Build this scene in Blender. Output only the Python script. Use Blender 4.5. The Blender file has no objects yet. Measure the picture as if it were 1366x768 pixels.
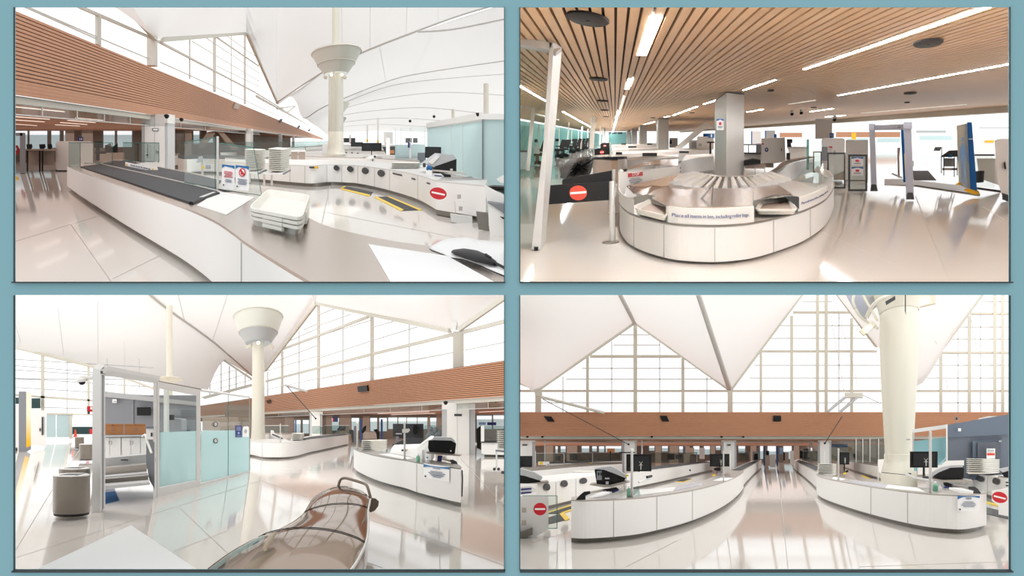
# Four airport security halls seen through the four openings of one big teal wall.
import bpy, math, random
from mathutils import Vector as V
random.seed(7)
scene = bpy.context.scene
COL = scene.collection
PI = math.pi
F = 1366 * 24 / 36.0            # 24 mm lens on a 36 mm sensor, picture 1366 wide
CX, CY = 683.0, 384.0
ZUP = V((0, 0, 1))

def P(u, v, y):                 # point at depth y seen at picture position u, v
    return V(((u - CX) * y / F, y, (CY - v) * y / F))

class Hall:                     # a hall with an evenly ramped floor; vh = row of its horizon, uv = column its aisle runs to
    def __init__(s, vh, uv, uc, hc=2.0):
        s.vh, s.uv, s.hc = vh, uv, hc; CUR[:] = [s]
        s.E = V(((uc - CX) / F, 1, (CY - vh) / F)) * 2.6   # the hall's long direction for round things
        s.D = V(((uv - CX) / F, 1, (CY - vh) / F))
        s.R = V((0, 1, (CY - vh) / F))
    def y(s, v, h=0.0): return (s.hc - h) * F / (v - s.vh)
    def g(s, u, v, h=0.0): return P(u, v, s.y(v, h))
    def fz(s, y): return -s.hc + y * (CY - s.vh) / F
    def hgt(s, p): return p.z - s.fz(p.y)

class Plane:                    # upright plane through two points (or a point and a direction)
    def __init__(s, a, b=None, d=None):
        s.a = a; d = (b - a) if b is not None else d
        s.n = V((d.y, -d.x, 0)).normalized()
    def at(s, u, v):
        r = P(u, v, 1.0); t = s.a.dot(s.n) / r.dot(s.n)
        return r * t
    def shift(s, k):
        q = Plane.__new__(Plane); q.n = s.n; q.a = s.a + s.n * k; return q

# ------------------------------------------------------------------ materials
def lin(c):
    c = c / 255.0
    return c / 12.92 if c <= 0.04045 else ((c + 0.055) / 1.055) ** 2.4
def C(r, g, b): return (lin(r), lin(g), lin(b), 1)
M = {}
def mat(name, col, rough=0.5, metal=0.0, spec=0.5, emit=None, estr=0, noise=0.0, nscale=8, coat=0):
    m = bpy.data.materials.new(name); m.use_nodes = True
    nt = m.node_tree; b = nt.nodes['Principled BSDF']
    b.inputs['Base Color'].default_value = col; b.inputs['Roughness'].default_value = rough
    b.inputs['Metallic'].default_value = metal; b.inputs['Specular IOR Level'].default_value = spec
    if coat: b.inputs['Coat Weight'].default_value = coat; b.inputs['Coat Roughness'].default_value = 0.03
    if emit: b.inputs['Emission Color'].default_value = emit; b.inputs['Emission Strength'].default_value = estr
    if noise:
        tc = nt.nodes.new('ShaderNodeTexCoord'); n = nt.nodes.new('ShaderNodeTexNoise')
        n.inputs['Scale'].default_value = nscale; n.inputs['Detail'].default_value = 3
        mp = nt.nodes.new('ShaderNodeMapRange'); mp.inputs[3].default_value = 1 - noise; mp.inputs[4].default_value = 1 + noise * .4
        mx = nt.nodes.new('ShaderNodeMix'); mx.data_type = 'RGBA'; mx.blend_type = 'MULTIPLY'; mx.inputs[0].default_value = 1
        nt.links.new(tc.outputs['Object'], n.inputs['Vector']); nt.links.new(n.outputs['Fac'], mp.inputs[0])
        mx.inputs[6].default_value = col; nt.links.new(mp.outputs[0], mx.inputs[7]); nt.links.new(mx.outputs[2], b.inputs['Base Color'])
    M[name] = m; return m
def clear_mat(name, tint, gloss=0.07, body=0.0, bcol=(1, 1, 1, 1)):
    m = bpy.data.materials.new(name); m.use_nodes = True; nt = m.node_tree; nt.nodes.clear()
    o = nt.nodes.new('ShaderNodeOutputMaterial'); t = nt.nodes.new('ShaderNodeBsdfTransparent'); g = nt.nodes.new('ShaderNodeBsdfGlossy')
    t.inputs[0].default_value = tint; g.inputs['Roughness'].default_value = 0.02
    mx = nt.nodes.new('ShaderNodeMixShader'); mx.inputs[0].default_value = gloss
    nt.links.new(t.outputs[0], mx.inputs[1]); nt.links.new(g.outputs[0], mx.inputs[2]); last = mx
    if body:
        d = nt.nodes.new('ShaderNodeBsdfDiffuse'); d.inputs[0].default_value = bcol
        tr = nt.nodes.new('ShaderNodeBsdfTranslucent'); tr.inputs[0].default_value = bcol
        dm = nt.nodes.new('ShaderNodeMixShader'); dm.inputs[0].default_value = 0.5
        nt.links.new(d.outputs[0], dm.inputs[1]); nt.links.new(tr.outputs[0], dm.inputs[2])
        m2 = nt.nodes.new('ShaderNodeMixShader'); m2.inputs[0].default_value = body
        nt.links.new(mx.outputs[0], m2.inputs[1]); nt.links.new(dm.outputs[0], m2.inputs[2]); last = m2
    nt.links.new(last.outputs[0], o.inputs[0]); M[name] = m; return m

mat('teal', tuple(k / 1.38 for k in C(131, 173, 183)[:3]) + (1,), 0.9, spec=0.1, noise=0.03, nscale=0.6)
mat('drop_shadow', C(30, 40, 42), 0.7)
mat('floor', C(225, 220, 214), 0.06, spec=0.27, noise=0.02, nscale=0.25)
mat('joint', C(176, 169, 161), 0.6)
mat('white', C(240, 239, 237), 0.35, spec=0.35)
mat('white2', C(238, 237, 234), 0.5, spec=0.3)
mat('whitegap', C(184, 182, 179), 0.6)
mat('binwhite', C(240, 238, 230), 0.45, spec=0.3)
mat('paper', C(249, 249, 249), 0.8, spec=0.1)
mat('steel', C(176, 170, 163), 0.28, metal=0.9)
mat('steel_lt', C(214, 213, 210), 0.35, metal=0.3)
mat('steel_warm', C(190, 176, 165), 0.22, metal=0.85)
mat('kick', C(128, 124, 117), 0.4, metal=0.6)
mat('alu', C(214, 214, 213), 0.4, metal=0.3)
mat('belt', C(62, 64, 68), 0.75, noise=0.15, nscale=90)
mat('black', C(17, 17, 19), 0.5, spec=0.3)
mat('black2', C(26, 28, 31), 0.35, spec=0.35)
mat('screen', C(15, 17, 20), 0.15, spec=0.35)
mat('dkgrey', C(56, 58, 61), 0.6)
mat('grey', C(128, 132, 138), 0.6)
mat('bluegrey', C(112, 121, 133), 0.7)
mat('dkgreen', C(40, 72, 74), 0.4)
mat('canmetal', C(132, 127, 120), 0.26, metal=0.9)
mat('bluegrey3', C(142, 145, 152), 0.7)
mat('inkblue2', C(44, 74, 128), 0.5)
mat('railbronze', C(146, 131, 118), 0.35, metal=0.15)
mat('kioskyellow', C(244, 190, 40), 0.4)
mat('slate', C(112, 120, 132), 0.7)
mat('slate2', C(104, 116, 132), 0.7)
mat('slate3', C(92, 98, 108), 0.6)
mat('frostteal', C(150, 196, 201), 0.25)
mat('bluegrey2', C(178, 182, 196), 0.5)
mat('ltgrey', C(186, 188, 190), 0.5)
mat('red', C(206, 22, 40), 0.4)
mat('redorange', C(222, 66, 40), 0.4)
mat('yellow', C(240, 202, 40), 0.5)
mat('amber', C(246, 186, 30), 0.5)
mat('blue', C(22, 108, 170), 0.45)
mat('navy', C(40, 46, 120), 0.5)
mat('signblue', C(20, 100, 175), 0.4)
mat('reflection_tint', C(200, 208, 222), 0.2, metal=0.3)  # blue-grey of a reflection, put into the colour
mat('lightblue', C(150, 185, 228), 0.5)
mat('ink', C(120, 130, 150), 0.7)
mat('inkred', C(200, 60, 70), 0.7)
mat('inkblue', C(40, 66, 130), 0.6)
mat('green', C(130, 190, 165), 0.4)
mat('cream', C(224, 220, 206), 0.5)
mat('cream2', C(214, 208, 190), 0.5)
mat('frame', C(210, 207, 196), 0.5)
mat('seamline', C(226, 226, 224), 0.7)
mat('rib', C(205, 205, 202), 0.6)
mat('funnel', C(226, 228, 219), 0.5)
mat('wood', C(196, 143, 111), 0.5, spec=0.25, noise=0.10, nscale=3)
mat('woodplank', C(230, 186, 140), 0.32, spec=0.5, noise=0.12, nscale=2)
mat('woodgap', C(58, 36, 28), 0.8)
mat('woodceil', C(190, 132, 98), 0.55, noise=0.1, nscale=2)
mat('taupe', C(172, 156, 144), 0.6)
mat('dkwall', C(146, 132, 122), 0.7)
mat('bronze', C(180, 168, 158), 0.05, metal=0.92, spec=0.4)
M['bronze'].node_tree.nodes['Principled BSDF'].inputs['Specular Tint'].default_value = C(190, 181, 174)
mat('boxbrown', C(176, 122, 78), 0.7)
mat('mat_grey', C(74, 74, 76), 0.9)
mat('mat_blue', C(58, 128, 196), 0.85)
mat('concrete', C(190, 190, 190), 0.8)
mat('lamp', C(255, 255, 255), 0.5, emit=(0.97, 0.99, 1, 1), estr=49)
mat('lamp_warm', C(255, 240, 205), 0.5, emit=(1, 0.88, 0.65, 1), estr=2.2)
mat('lamp_dim', C(255, 250, 240), 0.5, emit=(1, 0.92, 0.82, 1), estr=1.0)
mat('daywin', C(190, 215, 220), 0.3, emit=(0.62, 0.76, 0.80, 1), estr=0.42)
mat('daywin_hi', C(230, 240, 245), 0.3, emit=(0.92, 0.96, 1, 1), estr=0.85)
clear_mat('glass', (0.93, 0.965, 0.955, 1), 0.06)
clear_mat('glass_dk', (0.72, 0.80, 0.79, 1), 0.07)
clear_mat('glass_edge', (0.45, 0.66, 0.62, 1), 0.1, 0.3, C(110, 160, 150))
clear_mat('winglass', (0.99, 0.99, 0.99, 1), 0.02)
clear_mat('frost', (0.90, 0.97, 0.97, 1), 0.06, 0.72, C(226, 243, 245))
clear_mat('frost2', (0.88, 0.96, 0.95, 1), 0.05, 0.80, C(212, 235, 237))
clear_mat('tealglass', (0.74, 0.93, 0.93, 1), 0.05, 0.6, C(150, 208, 206))
clear_mat('fabric', (1, 1, 1, 1), 0.0, 1.0, C(243, 243, 242))

# ------------------------------------------------------------------ mesh builder
CUR = []
CLIP = []                       # each hall keeps to its own quarter behind the wall
class MB:
    def __init__(s): s.v = []; s.f = []; s.mi = []; s.m = 0
    def mset(s, i): s.m = i; return s
    def face(s, pts):
        n = len(s.v); s.v += [V(p) for p in pts]; s.f.append(list(range(n, n + len(pts)))); s.mi.append(s.m); return s
    def prism(s, pts, vec, caps=True):
        n = len(s.v); k = len(pts); vec = V(vec)
        s.v += [V(p) for p in pts] + [V(p) + vec for p in pts]
        for i in range(k):
            j = (i + 1) % k; s.f.append([n + i, n + j, n + k + j, n + k + i]); s.mi.append(s.m)
        if caps:
            s.f.append([n + i for i in reversed(range(k))]); s.f.append([n + k + i for i in range(k)]); s.mi += [s.m, s.m]
        return s
    def hull8(s, a, b):         # two matching rings of points joined and capped
        n = len(s.v); k = len(a); s.v += [V(p) for p in a] + [V(p) for p in b]
        for i in range(k):
            j = (i + 1) % k; s.f.append([n + i, n + j, n + k + j, n + k + i]); s.mi.append(s.m)
        s.f.append([n + i for i in reversed(range(k))]); s.f.append([n + k + i for i in range(k)]); s.mi += [s.m, s.m]
        return s
    def loft(s, rings, closed=True, cap=True):
        n = len(s.v); k = len(rings[0])
        for r in rings: s.v += [V(p) for p in r]
        for a in range(len(rings) - 1):
            for i in range(k if closed else k - 1):
                j = (i + 1) % k
                s.f.append([n + a * k + i, n + a * k + j, n + (a + 1) * k + j, n + (a + 1) * k + i]); s.mi.append(s.m)
        if cap and closed:
            s.f.append([n + i for i in reversed(range(k))]); s.mi.append(s.m)
            e = n + (len(rings) - 1) * k; s.f.append([e + i for i in range(k)]); s.mi.append(s.m)
        return s
    def bar(s, a, b, w, h=None, up=None):
        a, b = V(a), V(b); h = h or w; d = (b - a).normalized(); up = V(up) if up else ZUP
        if abs(d.dot(up)) > 0.95: up = V((0, 1, 0))
        r = d.cross(up).normalized(); t = r.cross(d).normalized(); r *= w / 2; t *= h / 2
        return s.hull8([a - r - t, a + r - t, a + r + t, a - r + t], [b - r - t, b + r - t, b + r + t, b - r + t])
    def tube(s, pts, r, n=8):
        pts = [V(p) for p in pts]; rings = []
        rr = r if isinstance(r, (list, tuple)) else [r] * len(pts)
        for i, p in enumerate(pts):
            d = (pts[min(i + 1, len(pts) - 1)] - pts[max(i - 1, 0)]).normalized()
            up = V((0, 1, 0)) if abs(d.z) > 0.9 else ZUP
            x = d.cross(up).normalized(); yv = x.cross(d).normalized()
            rings.append([p + (x * math.cos(2 * PI * k / n) + yv * math.sin(2 * PI * k / n)) * rr[i] for k in range(n)])
        return s.loft(rings)
    def lathe(s, c, prof, n=24, dep=None, cap=True):
        dep = dep if dep is not None else V((0, 1, 0))
        rings = [[V(c) + V((math.cos(2 * PI * k / n) * r, 0, z)) + dep * (math.sin(2 * PI * k / n) * r) for k in range(n)] for r, z in prof]
        return s.loft(rings, cap=cap)
    def ball(s, c, r, n=10, sz=1):
        prof = [(max(r * math.sin(PI * i / n), 1e-4), -r * sz * math.cos(PI * i / n)) for i in range(n + 1)]
        return s.lathe(c, prof, 14)
    def strip(s, a, b):         # open ribbon between two polylines
        return s.loft([a, b], closed=False, cap=False)
    def build(s, name, mats, parent=None, smooth=False, bevel=0, thick=0):
        off = wloc(parent) if parent is not None else None
        if off is None:
            xs = [p.x for p in s.v]; ys = [p.y for p in s.v]; zs = [p.z for p in s.v]
            off = V(((min(xs) + max(xs)) / 2, (min(ys) + max(ys)) / 2, min(zs)))
        me = bpy.data.meshes.new(name); me.from_pydata([tuple(p - off) for p in s.v], [], s.f)
        mats = mats if isinstance(mats, (list, tuple)) else [mats]
        for m in mats: me.materials.append(M[m])
        for p, i in zip(me.polygons, s.mi): p.material_index = min(i, len(mats) - 1); p.use_smooth = smooth
        import bmesh
        bm = bmesh.new(); bm.from_mesh(me); bmesh.ops.remove_doubles(bm, verts=bm.verts, dist=1e-5); bmesh.ops.recalc_face_normals(bm, faces=bm.faces)
        if smooth:
            for e in bm.edges:
                if len(e.link_faces) == 2 and e.calc_face_angle(0) > 0.7: e.smooth = False
        for co, no in CLIP:
            if any((vt.co + off - co).dot(no) < 0 for vt in bm.verts):
                bmesh.ops.bisect_plane(bm, geom=bm.verts[:] + bm.edges[:] + bm.faces[:], plane_co=co - off, plane_no=no, clear_inner=True)
        bm.to_mesh(me); bm.free()
        o = bpy.data.objects.new(name, me); COL.objects.link(o)
        if parent is not None: o.parent = parent
        else: o.location = off
        if bevel:
            b = o.modifiers.new('bevel', 'BEVEL'); b.width = bevel; b.segments = 2; b.limit_method = 'ANGLE'
        if thick:
            t = o.modifiers.new('solid', 'SOLIDIFY'); t.thickness = thick; t.offset = 0
        return o

def wloc(o):
    p = V((0, 0, 0))
    while o is not None: p += V(o.location); o = o.parent
    return p
def tag(o, label, cat, group=None, kind=None):
    if kind: o['kind'] = kind
    o['label'] = label; o['category'] = cat
    if group: o['group'] = group
    return o
def thing(name, label, cat, loc, group=None, kind=None):
    o = bpy.data.objects.new(name, None); COL.objects.link(o); o.location = loc; o.empty_display_size = 0.2
    return tag(o, label, cat, group, kind)
def lab(o, text): o['label'] = text; return o
def struct(o, label=None, cat=None):
    o['kind'] = 'structure'
    if label: o['label'] = label
    if cat: o['category'] = cat
    return o
def copy_tree(o, shift, label=None, group=None):
    r = o.copy(); COL.objects.link(r); r.location = V(o.location) + V(shift)
    if label: r['label'] = label
    if group: r['group'] = group
    for ch in o.children:
        c = ch.copy(); COL.objects.link(c); c.parent = r
        for gch in ch.children:
            d = gch.copy(); COL.objects.link(d); d.parent = c
    return r
ORD = ['topmost', 'second', 'third', 'fourth', 'fifth', 'sixth', 'seventh', 'eighth', 'ninth', 'tenth', 'eleventh', 'twelfth', 'thirteenth', 'fourteenth', 'fifteenth', 'sixteenth']
def from_top(i): return 'topmost' if i == 0 else ORD[i] + ' from the top'

def smooth_px(pts, n=6):        # Catmull-Rom through the given points (2-D or 3-D)
    pts = [V(p) for p in pts]; out = []
    for i in range(len(pts) - 1):
        p0 = pts[max(i - 1, 0)]; p1 = pts[i]; p2 = pts[i + 1]; p3 = pts[min(i + 2, len(pts) - 1)]
        for k in range(n):
            t = k / n
            out.append(0.5 * ((2 * p1) + (p2 - p0) * t + (2 * p0 - 5 * p1 + 4 * p2 - p3) * t * t + (3 * p1 - p0 - 3 * p2 + p3) * t ** 3))
    return out + [pts[-1]]

# ------------------------------------------------------------------ shapes used by all the halls
def ext(mb, px, y, dy, d=None):                     # upright outline at depth y, given a real thickness along d
    if d is None:
        uc = sum(q[0] for q in px) / len(px); d = V(((uc - CX) / F, 1, CUR[0].R.z if CUR else 0))
    return mb.prism([P(u, v, y) for u, v in px], d * (dy / d.y))
def rect(u0, v0, u1, v1): return [(u0, v0), (u1, v0), (u1, v1), (u0, v1)]
def rrect(u0, v0, u1, v1, r, n=4):
    out = []
    for cx, cy, a in ((u1 - r, v1 - r, 0), (u0 + r, v1 - r, 90), (u0 + r, v0 + r, 180), (u1 - r, v0 + r, 270)):
        for k in range(n + 1):
            t = math.radians(a + 90 * k / n); out.append((cx + r * math.cos(t), cy + r * math.sin(t)))
    return out
def ell(cx, cy, rx, ry, n=28, rot=0):
    c, s = math.cos(rot), math.sin(rot)
    return [(cx + rx * math.cos(2 * PI * k / n) * c - ry * math.sin(2 * PI * k / n) * s, cy + rx * math.cos(2 * PI * k / n) * s + ry * math.sin(2 * PI * k / n) * c) for k in range(n)]
def slab(mb, H, px, h, t):                          # level plate whose top is at height h above the floor
    return mb.prism([H.g(u, v, h) - ZUP * t for u, v in px], ZUP * t)
def one(name, label, cat, mats, fn, group=None, **kw):   # a thing that is one mesh
    mb = MB(); fn(mb); o = mb.build(name, mats, **kw); return tag(o, label, cat, group)
def part(name, mats, parent, fn, **kw):
    mb = MB(); fn(mb); return mb.build(name, mats, parent, **kw)
def round_quad(q, k=0.14, n=4):                     # corner-rounded outline of four 3-D corners
    out = []
    for i in range(4):
        p, a, b = q[i], q[i - 1], q[(i + 1) % 4]
        e0 = p + (a - p) * k; e1 = p + (b - p) * k
        for j in range(n + 1):
            t = j / n; out.append(e0 * (1 - t) ** 2 + p * 2 * t * (1 - t) + e1 * t * t)
    return out
def scaled(q, s):
    c = sum(q, V((0, 0, 0))) / len(q); return [c + (p - c) * s for p in q]
def bin_mesh(mb, q, hgt, taper=0.9, lip=0.3, wall=0.05):
    """a shallow security bin: rim corners q (3-D), hgt deep, with a turned-down lip, tapering sides and an inside"""
    up = ZUP
    o1 = round_quad(q); o0 = round_quad(scaled(q, taper)); i1 = round_quad(scaled(q, 1 - wall)); i0 = round_quad(scaled(q, taper - wall))
    ol = round_quad(scaled(q, 0.94))
    rings = [[p - up * hgt for p in o0], [p - up * hgt * lip for p in ol], [p - up * hgt * lip for p in o1], o1, i1, [p - up * hgt * 0.85 for p in i0]]
    return mb.loft(rings)
def bin_stack(H, name, q, n, step, hgt, where, group, mats='binwhite', ribs=False):
    """n nested bins; q = rim corners of the lowest one; copies go upwards"""
    base = None; objs = []
    for i in range(n):
        lb = 'white plastic bin, %s of %s' % (from_top(n - 1 - i), where)
        if base is None:
            mb = MB(); bin_mesh(mb, q, hgt); base = mb.build(name, mats, smooth=False); tag(base, lb, 'bin', group); objs.append(base)
            if ribs:
                for a, b in ((0, 3), (2, 3)):
                    pa, pb = q[a], q[b]; e = (pb - pa); out = ((pa + pb) / 2 - sum(q, V()) / 4).normalized()
                    mid = (pa + pb) / 2 - ZUP * hgt * .55
                    part('grip', 'binwhite', base, lambda m: m.bar(mid - e * .18 + out * .0, mid + e * .18 + out * .0, 0.03, hgt * .35))
        else:
            objs.append(copy_tree(base, ZUP * step * i, lb, group))
    return objs
def counter(H, name, label, cat, outer, inner, ht=0.92, hk=0.13, seams=(), top='steel', body='white', group=None, inset=0.18, lip=0.03, n=6, close=True):
    """a counter: outer and inner edges of its top (picture points on the top), panels below, recessed metal kick"""
    so = smooth_px([(u, v, 0) for u, v in outer], n); si = smooth_px([(u, v, 0) for u, v in inner], n)
    To = [H.g(p.x, p.y, ht) for p in so]; Ti = [H.g(p.x, p.y, ht) for p in si]
    ring = To + Ti[::-1]
    root = thing(name, label, cat, To[len(To) // 2] - ZUP * ht, group)
    part('body', [body, 'whitegap'], root, lambda m: m.prism([p - ZUP * (ht - hk) for p in ring], ZUP * (ht - hk - lip)))
    part('worktop', top, root, lambda m: m.prism([p - ZUP * lip for p in ring], ZUP * lip))
    def mv(p, qs):
        qn = min(qs, key=lambda t: (t - p).length); d = qn - p; L = max(d.length, 1e-3); return p + d * min(inset / L, 0.4)
    K = [mv(p, Ti) for p in To] + [mv(p, To) for p in Ti][::-1]
    part('kick_plate', 'kick', root, lambda m: m.prism([p - ZUP * ht for p in K], ZUP * hk))
    if seams:
        for u in seams:
            mb = MB(); i = min(range(len(so)), key=lambda k: abs(so[k].x - u)); p = To[i]; t = (To[min(i + 1, len(To) - 1)] - To[max(i - 1, 0)]).normalized()
            w = 0.45 * p.y / F
            mb.bar(p - ZUP * (ht - hk), p - ZUP * (lip + .002), w, 0.02 + 0.004 * p.y * .1, up=t.cross(ZUP))
            mb.build('seam', 'whitegap', root)
    root_pts[name] = (To, Ti)
    return root, To, Ti
root_pts = {}
def text_mesh(name, body, size, mats, parent, origin, xdir, ydir, thick=0.004, align='CENTER'):
    cu = bpy.data.curves.new(name, 'FONT'); cu.body = body; cu.size = size; cu.align_x = align; cu.align_y = 'CENTER'; cu.extrude = thick / 2
    tmp = bpy.data.objects.new(name, cu); COL.objects.link(tmp)
    dg = bpy.context.evaluated_depsgraph_get(); dg.update()
    me = bpy.data.meshes.new_from_object(tmp.evaluated_get(dg)); bpy.data.objects.remove(tmp); bpy.data.curves.remove(cu)
    xd = V(xdir); yd = V(ydir); nd = xd.cross(yd).normalized(); off = wloc(parent)
    for vt in me.vertices:
        c = vt.co; vt.co = V(origin) + xd * c.x + yd * c.y + nd * c.z - off
    me.materials.clear(); me.materials.append(M[mats]); me.name = name
    o = bpy.data.objects.new(name, me); COL.objects.link(o); o.parent = parent; return o
def lines(mb, H, u0, v0, u1, v1, n, y, slope=0.0, fill=0.45, dy=0.01, jag=True):
    """rows of small print too fine to read"""
    hh = (v1 - v0) / n
    for i in range(n):
        a = v0 + hh * i; k = (random.random() * .2 if jag else 0) * (u1 - u0)
        ext(mb, [(u0 + k, a + slope * k), (u1 - k, a + slope * (u1 - u0 - k)), (u1 - k, a + hh * fill + slope * (u1 - u0 - k)), (u0 + k, a + hh * fill + slope * k)], y, dy)
def no_entry(name, label, loc_y, cx, cy, rx, ry, tilt, d=V((0, 1, 0)), plate=None, colour='red'):
    root = thing(name, label, 'sign', P(cx, cy + ry, loc_y))
    part('disc', colour, root, lambda m: ext(m, ell(cx, cy, rx, ry, rot=tilt), loc_y, 0.012))
    c, s = math.cos(tilt), math.sin(tilt); a = rx * .78; b = ry * .14
    q = [(cx + x * c - z * s, cy + x * s + z * c) for x, z in ((-a, -b), (a, -b), (a, b), (-a, b))]
    part('white_bar', 'paper', root, lambda m: ext(m, q, loc_y - 0.008, 0.008))
    return root
def floor_joints(H, segs, name='dark_strip_1', w=0.45):
    mb = MB()
    for a, b in segs:
        A, B = H.g(*a), H.g(*b); d = (B - A).normalized(); n = d.cross(ZUP).normalized()
        wa, wb = w * A.y / F, w * B.y / F
        if abs(n.x) < .5: wa *= 2.2; wb *= 2.2
        mb.face([A - n * wa + ZUP * .003, A + n * wa + ZUP * .003, B + n * wb + ZUP * .003, B - n * wb + ZUP * .003])
    return struct(mb.build(name, 'joint'))
def loft_px(mb, a, b, n=10, sag=0.0, sm=5):         # sheet between two 3-D polylines
    A = smooth_px(a, sm) if sm > 1 else a; B = smooth_px(b, sm) if sm > 1 else b
    if len(A) != len(B): raise ValueError('loft')
    rows = []
    for i in range(n + 1):
        t = i / n; rows.append([p * (1 - t) + q * t - ZUP * sag * 4 * t * (1 - t) for p, q in zip(A, B)])
    return mb.loft(rows, closed=False, cap=False)
def mono(H, name, label, y, u0, v0, u1, v1, group=None, stand_v=None, skew=0.0, back=True, depth=.12, cat='monitor', post=True, frontcol='black'):
    """a flat monitor seen from its back or front, on a stub of stand"""
    root = thing(name, label, cat, P((u0 + u1) / 2, stand_v or v1, y), group)
    w, h = u1 - u0, v1 - v0
    part('casing', 'black', root, lambda m: ext(m, [(u0, v0), (u1, v0 + skew), (u1, v1 + skew), (u0, v1)], y, depth))
    if back:
        part('back_cover', 'black2', root, lambda m: ext(m, [(u0 + w * .12, v0 + h * .12), (u1 - w * .1, v0 + h * .12 + skew), (u1 - w * .1, v1 - h * .1 + skew), (u0 + w * .12, v1 - h * .1)], y - .03, .04))
        cx, cy = (u0 + u1) / 2 + w * .08, (v0 + v1) / 2 + h * .05
        part('mount', 'steel_lt', root, lambda m: [m.bar(P(cx - a * w * .07, cy - h * .12, y - .05), P(cx + a * w * .07, cy + h * .12, y - .05), .011) for a in (-1, 1)] + [m.bar(P(cx, cy, y - .05), P(cx, v1 - h * .1, y - .05), .025)])
    else:
        part('screen', 'screen', root, lambda m: ext(m, [(u0 + w * .06, v0 + h * .07), (u1 - w * .06, v0 + h * .07 + skew), (u1 - w * .06, v1 - h * .1 + skew), (u0 + w * .06, v1 - h * .1)], y - .012, .014))
    if stand_v:
        part('stand', 'black', root, lambda m: m.bar(P((u0 + u1) / 2, stand_v, y + .06), P((u0 + u1) / 2, v1 - 1, y + .06), .05))
    return root
def post(H, name, label, u, v0, v1, h, wpx=2.6, cat='post', group=None, matn='steel_lt', base=True, cap=False):
    """slim metal post standing at row v1 on a surface h above the floor"""
    y = H.y(v1, h); b = P(u, v1, y); t = P(u, v0, y); r = wpx * y / F / 2
    root = thing(name, label, cat, b, group)
    part('shaft', matn, root, lambda m: m.lathe(b, [(r, 0), (r, (t - b).z)], 12), smooth=True)
    if base: part('base', 'steel', root, lambda m: m.lathe(b, [(r * 1.9, 0), (r * 1.9, .02), (r, .03)], 12))
    if cap: part('cap', 'white2', root, lambda m: m.ball(t, r * 1.5, 6))
    return root

def clip_to(left, upper):
    CLIP.clear()
    CLIP.append((V((0, 4.51, 0)), V((0, 1, 0))))
    CLIP.append((V((-0.03 if left else 0.03, 0, 0)), V((-1 if left else 1, 0, 0))))
    CLIP.append((V((0, 0, 0.025 if upper else -0.025)), V((0, 0, 1 if upper else -1))))
def floor(H, u0, u1, v0, far=330):
    y0 = H.y(v0); return struct(one_face('floor', 'floor', [P(u0, v0, y0), P(u1, v0, y0), V(((u1 - CX) * far / F, far, H.fz(far))), V(((u0 - CX) * far / F, far, H.fz(far)))]))
def one_face(name, m, pts):
    mb = MB(); mb.prism(pts, ZUP * -0.05); return mb.build(name, m)
def small(name, label, cat, mats, px, y, dy, group=None, d=None, **kw):
    """a small thing whose outline stands upright at depth y; px may be several outlines, one per material"""
    mb = MB(); L = px if isinstance(px[0], list) else [px]
    for i, q in enumerate(L):
        mb.mset(min(i, (len(mats) if isinstance(mats, (list, tuple)) else 1) - 1)); ext(mb, q, y - 0.01 * i * (y / 10), dy, d)
    return tag(mb.build(name, mats, **kw), label, cat, group)
def kiosk_face():                                   # printed face of the kiosk: white at the top running into yellow
    m = M['kioskyellow']; nt = m.node_tree; b = nt.nodes['Principled BSDF']
    tc = nt.nodes.new('ShaderNodeTexCoord'); sp = nt.nodes.new('ShaderNodeSeparateXYZ'); r = nt.nodes.new('ShaderNodeValToRGB')
    nt.links.new(tc.outputs['Generated'], sp.inputs[0]); nt.links.new(sp.outputs['Z'], r.inputs[0]); nt.links.new(r.outputs[0], b.inputs['Base Color'])
    r.color_ramp.elements[0].position = 0.15; r.color_ramp.elements[0].color = C(242, 182, 24); r.color_ramp.elements[1].position = 0.62; r.color_ramp.elements[1].color = C(246, 232, 205)
kiosk_face()

def on_curve(To):                                   # depth of a counter's front at picture column u
    us = [p.x * F / p.y + CX for p in To]
    def f(u):
        best = None
        for i in range(len(To) - 1):
            a, b = us[i], us[i + 1]
            if min(a, b) - .01 <= u <= max(a, b) + .01 and abs(b - a) > 1e-6:
                t = (u - a) / (b - a); y = 1 / ((1 - t) / To[i].y + t / To[i + 1].y); best = y if best is None else min(best, y)
        return best if best is not None else min(To, key=lambda p: abs(p.x * F / p.y + CX - u)).y
    return f
def cpoly(m, To, px, off=.05, t=.03):               # outline lying on a counter's curved front
    f = on_curve(To); m.prism([P(u, v, f(u) - off) for u, v in px], V((0, t, 0)))
# ------------------------------------------------------------------ camera, sky, the teal wall
cam = bpy.data.cameras.new('camera'); cam.lens = 24; cam.sensor_width = 36; cam.clip_end = 2000
co = bpy.data.objects.new('camera', cam); COL.objects.link(co); co.rotation_euler = (PI / 2, 0, 0); scene.camera = co
w = bpy.data.worlds.new('sky'); scene.world = w; w.use_nodes = True
w.node_tree.nodes['Background'].inputs[0].default_value = (1.0, 1.0, 1.0, 1); w.node_tree.nodes['Background'].inputs[1].default_value = 1.38
vs = scene.view_settings; vs.view_transform = 'Standard'; vs.look = 'None'; vs.exposure = 0.0; vs.gamma = 1.0; vs.use_curve_mapping = False
scene.cycles.max_bounces = 10; scene.cycles.transparent_max_bounces = 24; scene.cycles.caustics_reflective = False; scene.cycles.caustics_refractive = False
D0 = 4.5
OPEN = [(20, 9.5, 672.3, 375.6), (694, 9.5, 1346, 375.6), (20, 393.4, 672.3, 759.2), (694, 393.4, 1346, 759.2)]
mb = MB()
def wr(u0, v0, u1, v1): mb.prism([P(u0, v0, D0), P(u1, v0, D0), P(u1, v1, D0), P(u0, v1, D0)], V((0, .006, 0)))
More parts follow.
